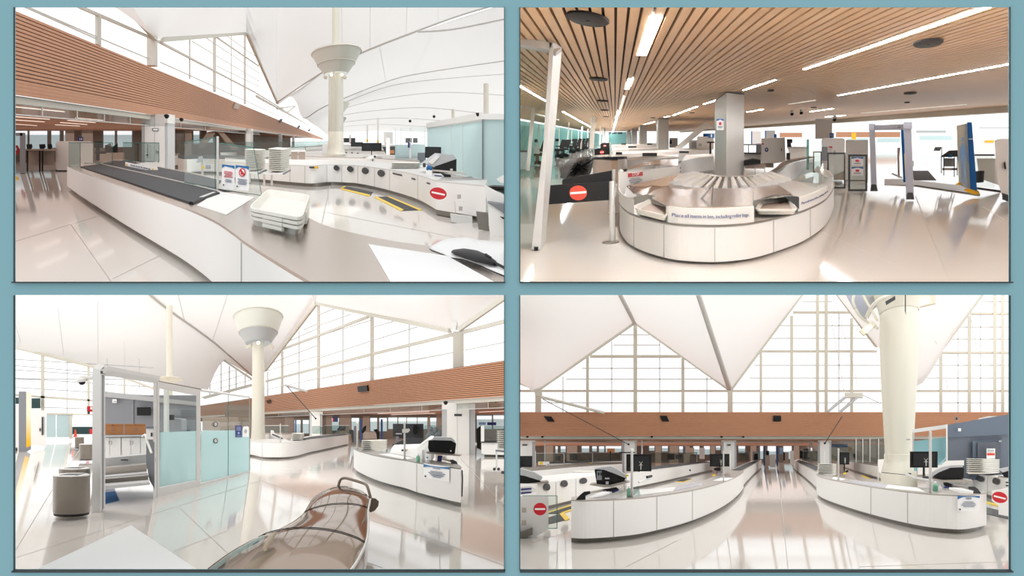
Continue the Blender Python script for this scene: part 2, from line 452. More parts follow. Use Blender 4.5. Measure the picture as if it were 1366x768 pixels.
wr(-500, -300, 1866, 9.5); wr(-500, 759.2, 1866, 1100); wr(-500, 375.6, 1866, 393.4)
for a, b in ((-500, 20), (672.3, 694), (1346, 1866)): wr(a, 9.5, b, 375.6); wr(a, 393.4, b, 759.2)
struct(mb.build('wall_front', 'teal'))
for i, (u0, v0, u1, v1) in enumerate(OPEN):      # dark bars stand in for a drop shadow round each opening, proudest below
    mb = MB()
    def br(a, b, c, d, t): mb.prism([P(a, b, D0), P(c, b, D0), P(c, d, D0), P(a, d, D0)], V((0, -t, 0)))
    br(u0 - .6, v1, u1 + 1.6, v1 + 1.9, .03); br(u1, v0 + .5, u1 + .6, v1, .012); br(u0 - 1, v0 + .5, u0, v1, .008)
    struct(mb.build('dark_strip_%d' % (i + 1), 'drop_shadow'))
mb = MB(); mb.prism([V((-9, 4.52, -.012)), V((9, 4.52, -.012)), V((9, 11, -.012)), V((-9, 11, -.012))], V((0, 0, .024)))
struct(mb.build('floor_middle', 'white2'))
mb = MB(); mb.prism([V((-.012, 4.52, -6)), V((.012, 4.52, -6)), V((.012, 4.52, 7)), V((-.012, 4.52, 7))], V((0, 40, 0)))
struct(mb.build('wall_middle', 'white2'))
# ================================================================== hall with the conveyor counter (upper left)
H = Hall(187, 437, 346); clip_to(True, True)
floor(H, -500, 681, 383)
floor_joints(H, [((20, 322), (128, 289)), ((128, 289), (216, 262)), ((95, 300), (150, 378)), ((150, 372), (215, 340)), ((440, 248), (429, 300)), ((429, 282), (500, 296)), ((500, 296), (620, 319))])
# ---- wood slat bulkhead
A = P(20, 126, 16); pl1 = Plane(A, d=H.D); px1 = 16 / F
def along(s, dz, dx=0.0): return A + H.D * s + V((dx, 0, dz))
N = 21; hh = 113 * px1
mb = MB(); mb.prism([along(-6, .02, -.06), along(-6, hh, -.06), along(1200, hh, -.06), along(1200, .02, -.06)], V((-.1, 0, 0)))
canopy = mb.build('slatted_bulkhead', 'woodgap'); tag(canopy, 'long wood slat bulkhead along the left over the conveyor hall', 'bulkhead')
mb = MB()
for k in range(N):
    z0 = hh * k / N; z1 = z0 + hh / N * (.75 if k > 2 else .96)
    mb.hull8([along(-6, z0), along(-6, z1), along(-6, z1, -.05), along(-6, z0, -.05)], [along(1200, z0), along(1200, z1), along(1200, z1, -.05), along(1200, z0, -.05)])
mb.build('slats', 'wood', canopy)
part('edge_band', 'frame', canopy, lambda m: m.hull8([along(-6, -.19, -.15), along(-6, 0.0, -.15), along(-6, 0.0, -.3), along(-6, -.19, -.3)], [along(1200, -.19, -.15), along(1200, 0.0, -.15), along(1200, 0.0, -.3), along(1200, -.19, -.3)]))
pf = pl1.shift(-.03) if pl1.shift(1).a.x < A.x else pl1.shift(-.03)
for (q, m, tx) in (([(310, 144.5), (312.5, 137.5), (318.5, 139), (316, 146)], 'taupe', 'brown square loudspeaker panel on the left wood bulkhead'),
                   ([(371, 163), (373.5, 158.5), (375.3, 159.3), (372.5, 164)], 'black', 'black speaker nearest along the left wood bulkhead'),
                   ([(396, 170.5), (397.8, 167.3), (399, 167.8), (397, 171.3)], 'black', 'second black speaker along the left wood bulkhead'),
                   ([(410.4, 174.5), (411.6, 172.3), (412.6, 172.7), (411.2, 175)], 'black', 'third and smallest black speaker on the left wood bulkhead')):
    mb = MB(); pts = [pl1.at(u, v) for u, v in q]; s = .04 * pts[0].y / 20; mb.prism([p + V((.02, 0, 0)) for p in pts], V((s, 0, 0)))
    tag(mb.build('loudspeaker', m), tx, 'speaker', None)
# ---- concourse under the bulkhead
hb = H.hgt(A) - .2
mb = MB(); a0 = along(-6, -.19, -.3); a1 = along(240, -.19, -.3); mb.prism([a0, a1, a1 + V((-60, 0, 0)), a0 + V((-40, 0, 0))], ZUP * .1)
struct(mb.build('ceiling', 'woodceil'))
for i, (a, b) in enumerate((((20, 142.5), (85, 149)), ((20, 155.6), (65, 159)), ((20, 160), (58, 162.5)), ((20, 165.6), (48, 167.5)), ((102, 157.5), (138.5, 160.6)), ((91.6, 160.6), (126, 163.5)), ((82, 163.5), (115, 166)), ((75, 166.5), (105, 168)))):
    p, q = H.g(*a, hb - .01), H.g(*b, hb - .01)
    one('ceiling_light', 'strip light in the dark wood ceiling, %s' % ('nearest row' if i == 0 else '%s row of the left bay' % ORD[i] if i < 4 else '%s row of the right bay' % ('first' if i == 4 else ORD[i - 4])), 'light', 'lamp_dim', lambda m: m.bar(p, q, .07 * p.y / 20, .02), 'strip lights under the left bulkhead')
yb = 65
mb = MB(); ext(mb, rect(-120, 172, 331, 222), yb, .3); struct(mb.build('wall_back', 'dkwall'))
for i, (u0, u1, v1) in enumerate(((-20, 36.5, 198), (39.5, 63, 199), (68.5, 79.5, 197), (85, 88, 196), (138, 153, 197), (156.5, 176, 196), (233, 239, 194), (243, 248, 194), (258, 266, 192), (276, 284, 190))):
    win = MB(); win.mset(0); ext(win, rect(u0, 171.5, u1, v1), yb - .05, .05); wo = struct(win.build('window_1', 'daywin'))
    part('pane', 'daywin_hi', wo, lambda m: ext(m, rect(u0, 173, u1, 179.5), yb - .08, .03))
for i, (u0, u1) in enumerate(((87, 99), (109, 124), (247, 256))):
    o = one('column', 'taupe column', 'column', 'taupe', lambda m: ext(m, rect(u0, 172, u1, 226), 58, 2)); struct(o)
mb = MB(); pd0 = along(40, -3.2, -6); pd1 = along(230, -3.2, -6); mb.prism([pd0, pd1, pd1 + ZUP * 3, pd0 + ZUP * 3], V((-.2, 0, 0))); struct(mb.build('wall_left', 'dkwall'))
tr = thing('angled_strut', 'taupe inverted V strut behind the white pier', 'strut', P(290, 215, 60))
part('leg', 'taupe', tr, lambda m: ext(m, [(262, 196), (277, 176), (286, 174.5), (287, 178), (271, 198)], 60, .8))
part('leg', 'taupe', tr, lambda m: ext(m, [(286, 174.5), (297, 175), (319, 199), (309, 200), (292, 178)], 60, .8))
def pier(u0, u1, y, label, vtop, vbot):
    root = thing('pier', label, 'pier', P((u0 + u1) / 2, vbot, y)); w = u1 - u0
    part('casing', 'white2', root, lambda m: ext(m, rect(u0 + w * .12, vtop, u1 - w * .12, vbot), y, 1.6, H.D))
    part('side_channel', 'ltgrey', root, lambda m: ext(m, rect(u0, vtop + w * .35, u0 + w * .12, vbot), y + .05, 1.4, H.D))
    part('side_channel', 'ltgrey', root, lambda m: ext(m, rect(u1 - w * .12, vtop + w * .35, u1, vbot), y + .05, 1.4, H.D))
    part('head', 'white2', root, lambda m: ext(m, rect(u0, vtop, u1, vtop + w * .35), y + .02, 1.4, H.D))
    if w > 20:
        part('panel_joint', 'whitegap', root, lambda m: ext(m, rect((u0 + u1) / 2 - .3, vtop, (u0 + u1) / 2 + .3, vbot), y - .01, .02))
        part('plate', 'dkgrey', root, lambda m: ext(m, rect((u0 + u1) / 2 - 3, vtop + 19, (u0 + u1) / 2 + 5, vtop + 22.5), y - .03, .03))
        part('plate_face', 'paper', root, lambda m: ext(m, rect((u0 + u1) / 2 - 2, vtop + 19.7, (u0 + u1) / 2 + 4.4, vtop + 21.8), y - .05, .03))
    return root
pier(189, 223.5, 29, 'wide white pier under the left wood bulkhead with a small plate', 152, 250)
pier(327, 335.5, 63, 'slim white pier under the left wood bulkhead behind the bin stacks', 171.5, 216)
pier(371, 375.5, 104, 'narrow white pier far along the left wood bulkhead', 178, 204.5)
pier(389.5, 392.5, 145, 'farthest narrow white pier along the left wood bulkhead', 180.6, 199)
for i, (u, v) in enumerate(((222.3, 155.6), (242, 160))):
    p = P(u, v, 26 + i * 6); c = thing('dome_camera', '%s black dome camera under the bulkhead by the wide pier' % ('first' if i == 0 else 'second'), 'camera', p)
    part('housing', 'black', c, lambda m: m.lathe(p, [(.05, .09), (.09, .06), (.09, 0)], 12)); part('dome', 'screen', c, lambda m: m.ball(p, .075, 8), smooth=True)
# glass transom line between white band and ceiling
one('transom_glass', 'clear glass transom under the left wood bulkhead', 'glazing', ['glass', 'steel_lt'], lambda m: [m.prism([along(-4, -.45, -.22), along(60, -.45, -.22), along(60, -.19, -.22), along(-4, -.19, -.22)], V((-.02, 0, 0)))] + [m.mset(1)] + [m.bar(along(s, -.45, -.2), along(s, -.19, -.2), .03) for s in (2, 4.5, 7, 10, 14, 19, 26, 36)] + [m.bar(along(-4, -.45, -.2), along(60, -.45, -.2), .03)])
# ---- clerestory above the bulkhead: steel frame, mullions, glass
pc = Plane(A + V((-1.2, 0, 0)), d=H.D)
def cl(u, v): return pc.at(u, v)
win = thing('window_1', 'clerestory', 'window', cl(210, 100)); struct(win); del win['label']; del win['category']
def cbar(m, a, b, wpx, dpt=.08): p, q = cl(*a), cl(*b); m.bar(p, q, wpx * min(p.y, 40) / F, dpt)
mb = MB()
for a, b, w_ in (((203, 88), (203, 48), 11), ((131, 60), (131, 18), 3), ((286, 122), (286, 47), 3), ((326.5, 139), (326.5, 44), 2.4)): cbar(mb, a, b, w_, .25)
for a, b, w_ in (((104, 8), (203, 51), 3.2), ((209, 54), (340, 123), 2.6), ((288, 49), (345, 88), 2), ((340, 123), (430, 178), 2.2)): cbar(mb, a, b, w_, .12)
mb.build('frame', 'frame', win)
mb = MB()
for a, b, w_ in (((253, 105), (253, 53), 2), ((308.5, 128), (308.5, 46), 1.4), ((36, 9), (131, 50), 1), ((131, 50), (200, 79), 1), ((30, 8), (131, 53), .7), ((214, 83), (340, 140), 1), ((340, 140), (425, 180), 1.2), ((256, 55), (345, 108), .8), ((274, 50), (345, 97), .8), ((300, 46), (345, 78), .8), ((289, 88), (345, 115), .8), ((345, 60), (345, 140), 1), ((351, 105), (351, 142), .9), ((360, 128), (360, 150), .9), ((371, 141), (371, 158), .9), ((385, 150), (385, 164), .9), ((400, 160), (400, 170), .8)): cbar(mb, a, b, w_, .05)
mb.build('mullion', 'frame', win)
part('pane', 'winglass', win, lambda m: m.prism([cl(-5, -2), cl(15, 6), cl(200, 85), cl(345, 150), cl(430, 186), cl(430, 180), cl(372, 140), cl(327, 46), cl(210, 53), cl(140, 6)], V((-.02, 0, 0))))
truss = thing('roof_truss', 'white steel roof truss along the left clerestory, rising to a peak', 'truss', cl(203, 50))
def tb(m, a, b, w_): p, q = cl(*a), cl(*b); m.bar(p + V((.15, 0, 0)), q + V((.15, 0, 0)), w_ * p.y / F, .25)
part('chord', 'frame', truss, lambda m: [tb(m, (212, 52.5), (327, 44.5), 4.2), tb(m, (327, 44), (369, 138), 3.5)])
part('chord', 'frame', truss, lambda m: [tb(m, (161, 6), (203, 51), 5.5)])
part('hanger', 'rib', truss, lambda m: [tb(m, (327, 44), (348, 6), 3.2)])
truss2 = thing('roof_truss', 'small far roof trusses at the left end of the tent ribs', 'truss', cl(369, 138))
part('chord', 'frame', truss2, lambda m: [tb(m, (369, 138), (394, 122), 2), tb(m, (394, 122), (405, 157), 2), tb(m, (405, 157), (416, 151), 1.6), tb(m, (416, 151), (420, 168), 1.4)])
part('brace', 'frame', truss2, lambda m: [tb(m, (368, 145), (394, 141), 1.6), tb(m, (394, 141), (382, 150), 1.2), tb(m, (340, 128), (420, 172), 1.4)])
# ---- tent roof: fabric bays between the valley ribs, deeper bay by bay
def R3(px, y, k=0.0): return [P(u, v, yy + k) for (u, v), yy in zip(px, y)] if isinstance(y, list) else [P(u, v, y) for u, v in px]
def fy(u, v, ys): return P(u, v, ys)
def cy(u): return cl(u, 100).y
ribs = [
 ([20, 24, 40, 60, 60, 60, 60], [(60, -60), (203, -40), (330, -60), (420, -70), (520, -90), (600, -100), (680, -120)]),
 ([cy(203), cy(327), cy(369), 88, 78, 72, 70], [(203, 48), (327, 44), (369, 138), (427, 100), (480, 73), (557.5, 42.5), (680, 3)]),
 ([125, 135, 125, 120, 115, 112, 110], [(394, 124), (404, 157), (435, 141), (457, 130), (515, 109), (565, 97), (680, 80)]),
 ([150] * 7, [(410, 158), (418, 164), (440, 148), (460, 136.5), (520, 114.5), (590, 105), (680, 98)]),
 ([180] * 7, [(416, 160), (424, 168), (445, 152), (465, 142.5), (515, 131), (590, 123), (680, 127.5)]),
 ([210] * 7, [(422, 166), (428, 171), (446, 158), (462, 152.5), (515, 146), (577, 144), (680, 156)]),
 ([240] * 7, [(428, 170), (431, 174), (447, 166), (465, 162), (510, 158), (550, 158), (680, 168)]),
 ([280] * 7, [(432, 174), (434, 177), (450, 171), (465, 168), (500, 166), (530, 166.5), (680, 175)]),
 ([320] * 7, [(434, 177), (436, 180), (452, 177), (465, 176), (500, 174), (530, 174), (680, 181)]),
]
CLp = [(160, 8), (203, 50.5), (212, 52.5), (270, 48.5), (327, 44), (348, 91), (369, 138)]
mb = MB(); loft_px(mb, [P(u, v, y) for u, v, y in ((60, -30, 17), (150, -30, 19), (200, -40, 22), (260, -50, 30), (330, -60, 44), (350, -60, 56), (370, -60, 60))], [cl(u, v) + V((.1, 0, 0)) for u, v in CLp], 6, sm=1); struct(mb.build('ceiling', 'fabric', smooth=True))
R1 = [P(u, v, y) for u, v, y in ((369, 138, cl(369, 138).y), (427, 100, 88), (480, 73, 78), (557.5, 42.5, 72), (620, 20, 71), (680, 3, 70))]
up = [P(u, -60, y) for u, y in ((370, 60), (420, 60), (480, 60), (560, 60), (620, 60), (690, 60))]
mb = MB(); loft_px(mb, up, R1, 8); o = struct(mb.build('ceiling', 'fabric', smooth=True))
part('rib', 'rib', o, lambda m: m.tube(smooth_px([p - V((0, .3, 0)) for p in R1], 5), .1, 6), smooth=True)
A5, B5 = smooth_px(up, 5), smooth_px(R1, 5)
for k in (8, 11, 14, 17): part('seam', 'seamline', o, lambda m: m.tube([A5[k].lerp(B5[k], t) - V((0, .2, .03)) for t in (0, .25, .5, .75, 1)], .02, 5))
for i in range(1, len(ribs) - 1):
    (ya, pa), (yb_, pb) = ribs[i], ribs[i + 1]
    if i == 1: pa = [(369, 138)] + [(380, 131), (400, 118)] + pa[3:]; ya = [cl(369, 138).y, 104, 96] + ya[3:]; pb = [(372, 140), (394, 124)] + [(404, 157)] + pb[3:]; pb[2] = (404, 157); yb_ = [cl(369, 138).y + 1, 125, 135] + yb_[3:]; pb = [(371, 138), (392, 123), (404, 157), (435, 141)] + pb[4:]
    mb = MB(); loft_px(mb, R3(pa, ya), R3(pb, yb_), 8); o = struct(mb.build('ceiling', 'fabric', smooth=True))
    part('rib', 'rib', o, lambda m: m.tube(smooth_px(R3(pb, yb_, -.3), 5)[10:], (0, .1, .1, .1, .11, .1, .1, .1)[i], 6), smooth=True)
    if i < 4:
        A5, B5 = smooth_px(R3(pa, ya), 5), smooth_px(R3(pb, yb_), 5)
        for k in (16, 20, 24, 27): part('seam', 'seamline', o, lambda m: m.tube([A5[min(k + 2, 30)].lerp(B5[k], t) - V((0, .25, .03)) for t in (0, .25, .5, .75, 1)], .022, 5))
part('rib', 'rib', o, lambda m: m.tube(smooth_px([P(557.5, 42.5, 71), P(605, 39, 72), P(680, 24, 73)], 5), .09, 6), smooth=True)
# ---- roof masts
def mast(name, label, u, y, k, vbase, full=True):
    root = thing(name, label, 'column', H.g(u, vbase)); b = P(u, 187 + 2 * F / y, y); s = y / F
    z = lambda v: (b.z * -1 + (CY - v) * s)
    def zz(v): return (CY - v) * s - b.z
    dep = H.E
    if full:
        part('shaft', 'cream', root, lambda m: m.lathe(b, [(13 * s, 0), (13 * s, zz(205)), (11.5 * s, zz(203)), (11 * s, zz(198)), (10.2 * s, zz(194)), (9.8 * s, zz(150)), (9.4 * s, zz(99))], 28, dep), smooth=True)
        part('conduit', 'cream2', root, lambda m: m.bar(P(445.6, 190, y - 1.6), P(445.6, 10, y - 1.6), .06))
        for uu in (434, 460): fl = part('floodlight', 'cream2', root, lambda m: m.lathe(P(uu, 105, y - 1), [(.1, 0), (.14, .12), (.1, .2)], 10))
        for uu in (442, 456): part('floodlight_lens', 'lamp_warm', fl, lambda m: m.ball(P(uu, 99.5, y - 1.4), .1, 6))
        part('upper_mast', 'cream', root, lambda m: m.lathe(P(u, 66, y), [(5 * s, 0), (5 * s, 60 * s)], 16), smooth=True)
        v0, v1, v2, r0, r1, r2 = 99, 86, 71, 15, 24, 32
    part('capital', ['funnel', 'frame'], root, lambda m: (m.lathe(b, [(r0 * s * k, zz(v0)), (r1 * s * k, zz(v1)), (r2 * s * k, zz(v2)), (r2 * s * k * .97, zz(v2) + .1), (r1 * s * k, zz(v1) + .3)], 36, dep, cap=False), m.mset(1), m.lathe(b, [(r1 * s * k * 1.005, zz(v1) - .04), (r1 * s * k * 1.025, zz(v1)), (r1 * s * k * 1.02, zz(v1) + .05)], 36, dep, cap=False), m.lathe(b, [(r2 * s * k, zz(v2) - .06), (r2 * s * k * 1.02, zz(v2)), (r2 * s * k * .99, zz(v2) + .1)], 36, dep, cap=False)) if full else
         m.lathe(P(u, 150, y), [(.5 * k, 0), (1.35 * k, 1.4 * k), (1.7 * k, 2.1 * k), (1.6 * k, 2.2 * k)], 24, V((0, 1, 0))), smooth=True)
    return root
mast('roof_mast', 'tall cream roof mast with funnel capital at the middle of the hall', 448, 48, 1.0, 225)
def far_mast(u, v, y, r, label):
    root = thing('roof_mast', label, 'column', H.g(u, 187 + 2 * F / y)); s = y / F
    part('capital', 'funnel', root, lambda m: m.lathe(P(u, v + r * .9, y), [(r * .45 * s, 0), (r * .75 * s, r * .45 * s), (r * s, r * .9 * s), (r * .95 * s, r * .95 * s)], 24, V((0, 1, 0))), smooth=True)
    part('shaft', 'cream', root, lambda m: m.lathe(P(u, 187 + 2 * F / y, y), [(r * .32 * s, 0), (r * .32 * s, (187 + 2 * F / y - v - r * .5) * s)], 16), smooth=True)
far_mast(453.5, 137.5, 100, 12.5, 'second cream roof mast, just behind the tall nearest one')
far_mast(454.5, 157, 145, 7.5, 'third and smallest cream roof mast behind the tall one')
for i, (u0, v0, v1, w_, y) in enumerate(((648.5, 112, 180, 7, 100), (604.5, 146, 180, 4.2, 150))):
    one('roof_mast', 'plain pale mast %s the teal glass room' % ('rising behind the right end of' if i == 0 else 'rising behind the middle of'), 'column', 'cream', lambda m: m.lathe(P(u0, 187 + 2 * F / y, y), [(w_ / 2 * y / F, 0), (w_ / 2 * y / F, (187 + 2 * F / y - v0) * y / F)], 16), smooth=True)
# ---- conveyor counter in front
cA, To, Ti = counter(H, 'conveyor_counter', 'long white counter with black belt running from left to the foreground', 'counter',
    [(89.5, 221), (105, 227.5), (134, 238), (167.5, 250), (205, 262.5), (250, 278), (287, 294.5), (312, 311), (330, 324.5), (370, 349.5), (412, 374.5), (440, 392)],
    [(110, 217), (135, 219), (250, 244), (290, 253), (347, 261), (380, 271), (413, 291), (447, 304.5), (515, 319.5), (572, 328), (620, 337), (690, 352), (700, 396)],
    .95, .12, seams=(323,), top='steel_warm')
part('belt', 'belt', cA, lambda m: slab(m, H, [(107, 222), (133, 218.5), (240, 243), (290, 255), (256, 270), (211, 255.5), (175, 243.5)], .985, .03))
part('belt_roller', 'black', cA, lambda m: m.tube([H.g(255, 271.5, .965), H.g(272, 264.5, .965), H.g(291, 258, .965)], .035, 8), smooth=True)
part('belt_edge', 'steel_lt', cA, lambda m: [m.bar(H.g(*a, 1.0), H.g(*b, 1.0), .05, .02) for a, b in (((134, 218), (240, 242)), ((240, 242), (291, 254.5)), ((268, 263), (286, 256.5)))])
part('work_plate', 'white2', cA, lambda m: slab(m, H, [(262.5, 273.5), (290.5, 255), (340, 262.5), (302, 286)], .958, .01))
cB, _, _ = counter(H, 'conveyor_counter', 'second black belt conveyor behind the glass screens', 'counter', [(130, 218), (200, 233), (250, 243.2), (292, 251.5), (297, 252)], [(150, 213), (172, 213.5), (215, 222.5), (250, 229), (297, 238.5), (300, 240)], .93, .1, n=4)
part('belt', 'belt', cB, lambda m: slab(m, H, [(134, 218), (200, 232.5), (250, 242.7), (288, 250), (295, 240.5), (250, 230), (215, 223.5), (174, 214.5), (150, 214)], .955, .03))
# glass screens on it
def pane(name, label, px, y0, dy=.02, m='glass', edges=True, cat='glass screen', group=None, rake=0.0):
    root = thing(name, label, cat, P(px[-1][0], px[-1][1], y0), group)
    ys = [y0 + rake * (u - px[0][0]) for u, v in px]
    pts = [P(u, v, y) for (u, v), y in zip(px, ys)]
    part('pane', m, root, lambda b: b.prism(pts, V((0, dy, 0))))
    if edges: part('pane_edge', 'glass_edge', root, lambda b: [b.bar(pts[i], pts[(i + 1) % len(pts)], .5 * y0 / F, dy * 1.2) for i in range(len(pts) - 1)])
    return root
pane('glass_screen', 'clear glass screen left of the steel post behind the belt', [(246, 190), (287, 183), (287, 252), (246, 243)], H.y(250, .95))
pane('glass_screen', 'clear glass screen carrying the two white notices', [(292, 191), (338.5, 197), (349, 261), (292, 252.5)], H.y(255, .95))
part('foot_rail', 'dkgrey', bpy.data.objects['glass_screen.001'], lambda m: m.bar(P(292, 253, H.y(255, .95) - .03), P(349, 261.8, H.y(255, .95) - .03), .05, .03))
pane('glass_screen', 'tall glass screen at the far left end of the belt', [(91.5, 190), (107, 190), (107, 225), (91.5, 221)], 27.5, m='glass_dk')
pane('glass_screen', 'glass screen standing before the dark office chair', [(107, 190), (150, 190.5), (150, 218), (112, 218)], 29, m='glass')
pane('glass_screen', 'glass box side with steel brackets before the wide pier', [(164, 190), (212, 190.5), (212, 216), (164, 214)], 25, m='glass_dk')
bk = bpy.data.objects['glass_screen.004']
for q in (rect(208, 200, 208.8, 205), rect(210, 201, 211, 205), rect(196.5, 192, 197.3, 211), rect(180, 190, 181, 216), rect(195, 206, 198, 207.5)): part('bracket', 'dkgrey', bk, lambda m: ext(m, q, 24.9, .05))
# long white notice strip low on the glass
ns = thing('notice_strip', 'long white warning strip with yellow triangles low on the glass', 'sign', P(190, 230, 24)); yy = 24
part('board', 'paper', ns, lambda m: ext(m, [(167, 215.8), (211, 225), (211, 230.2), (167, 221)], yy, .03))
part('top_leaf', 'white2', ns, lambda m: ext(m, [(181, 218.2), (210, 215.5), (210, 225), (205, 224)], yy + .05, .03))
for a, b in ((167.6, 217.6), (202.6, 223.8)): part('warning_mark', 'yellow', ns, lambda m: ext(m, [(a, b + 3), (a + 1.5, b), (a + 3, b + 3)], yy - .02, .02))
part('lettering', 'ink', ns, lambda m: [ext(m, [(174 + 3.4 * i, 219.3 + .71 * i), (176.6 + 3.4 * i, 219.9 + .71 * i), (176.6 + 3.4 * i, 221.2 + .71 * i), (174 + 3.4 * i, 220.6 + .71 * i)], yy - .02, .02) for i in range(8)])
post(H, 'support_post', 'tall steel post between the glass screens by the notices', 290.3, 182, 253.5, .95, 3.2, group=None)
# two white notices
def notice(u0, v0, u1, v1, y, label, circle=False, tilt=2.0):
    root = thing('notice', label, 'sign', P((u0 + u1) / 2, v1, y)); w_, h_ = u1 - u0, v1 - v0
    part('sheet', 'paper', root, lambda m: ext(m, [(u0, v0), (u1, v0 + tilt), (u1, v1 + tilt), (u0, v1)], y, .012))
    part('blue_header', 'blue', root, lambda m: ext(m, [(u0, v0), (u1, v0 + tilt), (u1, v0 + tilt + h_ * .14), (u0 + w_ * .78, v0 + tilt + h_ * .075), (u0 + w_ * .5, v0 + tilt + h_ * .05), (u0 + w_ * .22, v0 + h_ * .075), (u0, v0 + h_ * .16)], y - .012, .01))
    if circle:
        cx, cy, r = (u0 + u1) / 2, v0 + h_ * .3, w_ * .25
        part('prohibition_disc', ['red', 'paper', 'red'], root, lambda m: (ext(m, ell(cx, cy, r, r * 1.25), y - .02, .01), m.mset(1), ext(m, ell(cx, cy, r * .72, r * .93), y - .03, .01), m.mset(2), ext(m, [(cx - r * .75, cy - r * .5), (cx - r * .35, cy - r * .9), (cx + r * .75, cy + r * .5), (cx + r * .35, cy + r * .9)], y - .04, .01), m.mset(0), ext(m, ell(cx - r * .1, cy + r * .2, r * .4, r * .5), y - .035, .01)))
    part('lettering', 'ink' if circle else 'inkred', root, lambda m: lines(m, H, u0 + w_ * .14, v0 + h_ * (.55 if circle else .28), u1 - w_ * .14, v0 + h_ * (.8 if circle else .55), 4, y - .02, tilt / w_))
    if not circle: part('small_print', 'ink', root, lambda m: lines(m, H, u0 + w_ * .2, v0 + h_ * .62, u1 - w_ * .2, v0 + h_ * .76, 2, y - .02, tilt / w_))
    part('stamp', 'dkgrey', root, lambda m: ext(m, ell(u0 + w_ * .12, v0 + h_ * .86, .9, 1.1), y - .02, .01))
    return root
yn = H.y(255, .95) - .06
notice(296, 219, 313, 251, yn, 'white notice with blue header and red text taped to the glass')
notice(314.2, 220, 332, 253, yn, 'white notice with a red prohibition circle taped to the glass', True)
# small yellow warning sign on a pedestal behind the glass
pw = thing('warning_stand', 'little pedestal with yellow warning triangle seen through the glass', 'sign stand', P(270, 246, 22))
part('stem', 'steel_lt', pw, lambda m: m.bar(P(270, 247, 22), P(270, 212, 22), .05))
part('hood', 'ltgrey', pw, lambda m: ext(m, [(262, 217), (265, 209), (270, 208), (271, 213), (266, 217)], 21.9, .12))
part('warning_triangle', 'yellow', pw, lambda m: ext(m, [(268, 225), (270.6, 219), (273.4, 225)], 21.9, .02))
part('text_plate', 'paper', pw, lambda m: ext(m, [(273.5, 219), (283, 219.5), (283, 226), (273.5, 225)], 21.95, .02))
part('lettering', 'ink', pw, lambda m: [ext(m, rect(274, v, 281.5, v + .8), 21.92, .02) for v in (219.8, 222.2, 224)])
# ---- bins
q = [H.g(330.6, 277, 1.17), H.g(357, 252, 1.17), H.g(413.7, 259.4, 1.17), H.g(403, 291, 1.17)]
bin_stack(H, 'security_bin', [p - ZUP * .10 for p in q], 3, .05, .12, 'the three on the steel counter', 'white bins in the near stack', ribs=True)
def px_stack(name, H, pts, h, n, step, hgt, where, group): 
    qq = [H.g(u, v, h) for u, v in pts]; return bin_stack(H, name, qq, n, step, hgt, where, group)
yS = 30.0
def stack_at(u0, um, u1, vt, vb, y, n, where, group, rise=2.0, dyl=6.0):
    """stack with a front face u0..um and a right flank um..u1, standing at row vb"""
    s = y / F; step = (vb - vt) * s / n
    fl, fr = P(u0, vb, y), P(um, vb + rise * .3, y)
    br = P(u1, vb - rise, y * (1 + .02 * dyl)); bl = br + (fl - fr)
    return bin_stack(H, 'security_bin', [p + ZUP * step * .95 for p in (fl, bl, br, fr)], n, step, step * .92, where, group)
stack_at(325, 344, 355.5, 199, 226, 26, 12, 'the left tall stack', 'white bins in the left tall stack', 3)
stack_at(356.5, 377, 387.5, 198, 228, 25, 12, 'the right tall stack', 'white bins in the right tall stack', 4)
ct = thing('bin_cart', 'pale table legs under the two tall bin stacks', 'cart', P(356, 246, 26))
part('deck', 'white2', ct, lambda m: m.prism([P(324, 230, 25.6), P(346, 231, 24.9), P(378, 231.5, 24.5), P(388, 226, 27), P(344, 224, 29)], ZUP * -.05))
for u, v in ((333, 243), (352.5, 247), (362.5, 247)): part('leg', 'white2', ct, lambda m: m.bar(P(u, v, 25.5), P(u, 230, 25.5), .06))
part('deck_edge', 'grey', ct, lambda m: [m.bar(P(345, 231.2, 24.6), P(355, 226.8, 26.5), .05), m.bar(P(378, 232, 24.2), P(387, 227, 26.2), .05)])
# ---- curved counter with portholes
cC, To, Ti = counter(H, 'curved_counter', 'curved white counter with dark portholes across the hall', 'counter',
    [(300, 215.5), (340, 217), (387, 219.5), (415, 220.6), (436, 219.5), (460, 219.8), (482, 221), (520, 226), (557.5, 233), (582, 241)],
    [(300, 210), (340, 211.5), (387, 212.5), (436, 213), (482, 214), (520, 217.5), (560, 222), (600, 231), (648, 240)], .92, .15, seams=(341, 387, 408, 436, 457, 477, 497, 518.5, 557.5), top='steel_lt')
ob = root_pts['curved_counter'][0]
dc = thing('counter_door', 'white end panel of the curved counter carrying the red sign', 'counter', H.g(615, 288, .15))
pa = H.g(582, 241, .92); pb = H.g(648, 247.5, .92)
part('body', 'white', dc, lambda m: m.prism([pa - ZUP * .77, pb - ZUP * .77, H.g(650, 240, .92) - ZUP * .77, H.g(600, 231, .92) - ZUP * .77], ZUP * .74))
part('worktop', 'steel_lt', dc, lambda m: m.prism([pa - ZUP * .03, pb - ZUP * .03, H.g(650, 240, .92) - ZUP * .03, H.g(600, 231, .92) - ZUP * .03], ZUP * .03))
part('kick_plate', 'kick', dc, lambda m: m.prism([pa - ZUP * .9, pa * .6 + pb * .4 - ZUP * .9, pa * .6 + pb * .4 - ZUP * .9 + V((0, .3, 0.06)), pa - ZUP * .9 + V((0, .3, .06))], ZUP * .13))
part('floor_box', 'steel_lt', dc, lambda m: ext(m, [(600.5, 286), (630, 289.8), (630.5, 301), (602, 296)], H.y(296) - .2, .3))
part('steel_panel', 'kick', dc, lambda m: ext(m, [(635, 282), (651, 284), (654, 308.5), (638.5, 306)], H.y(306) - .25, .1))
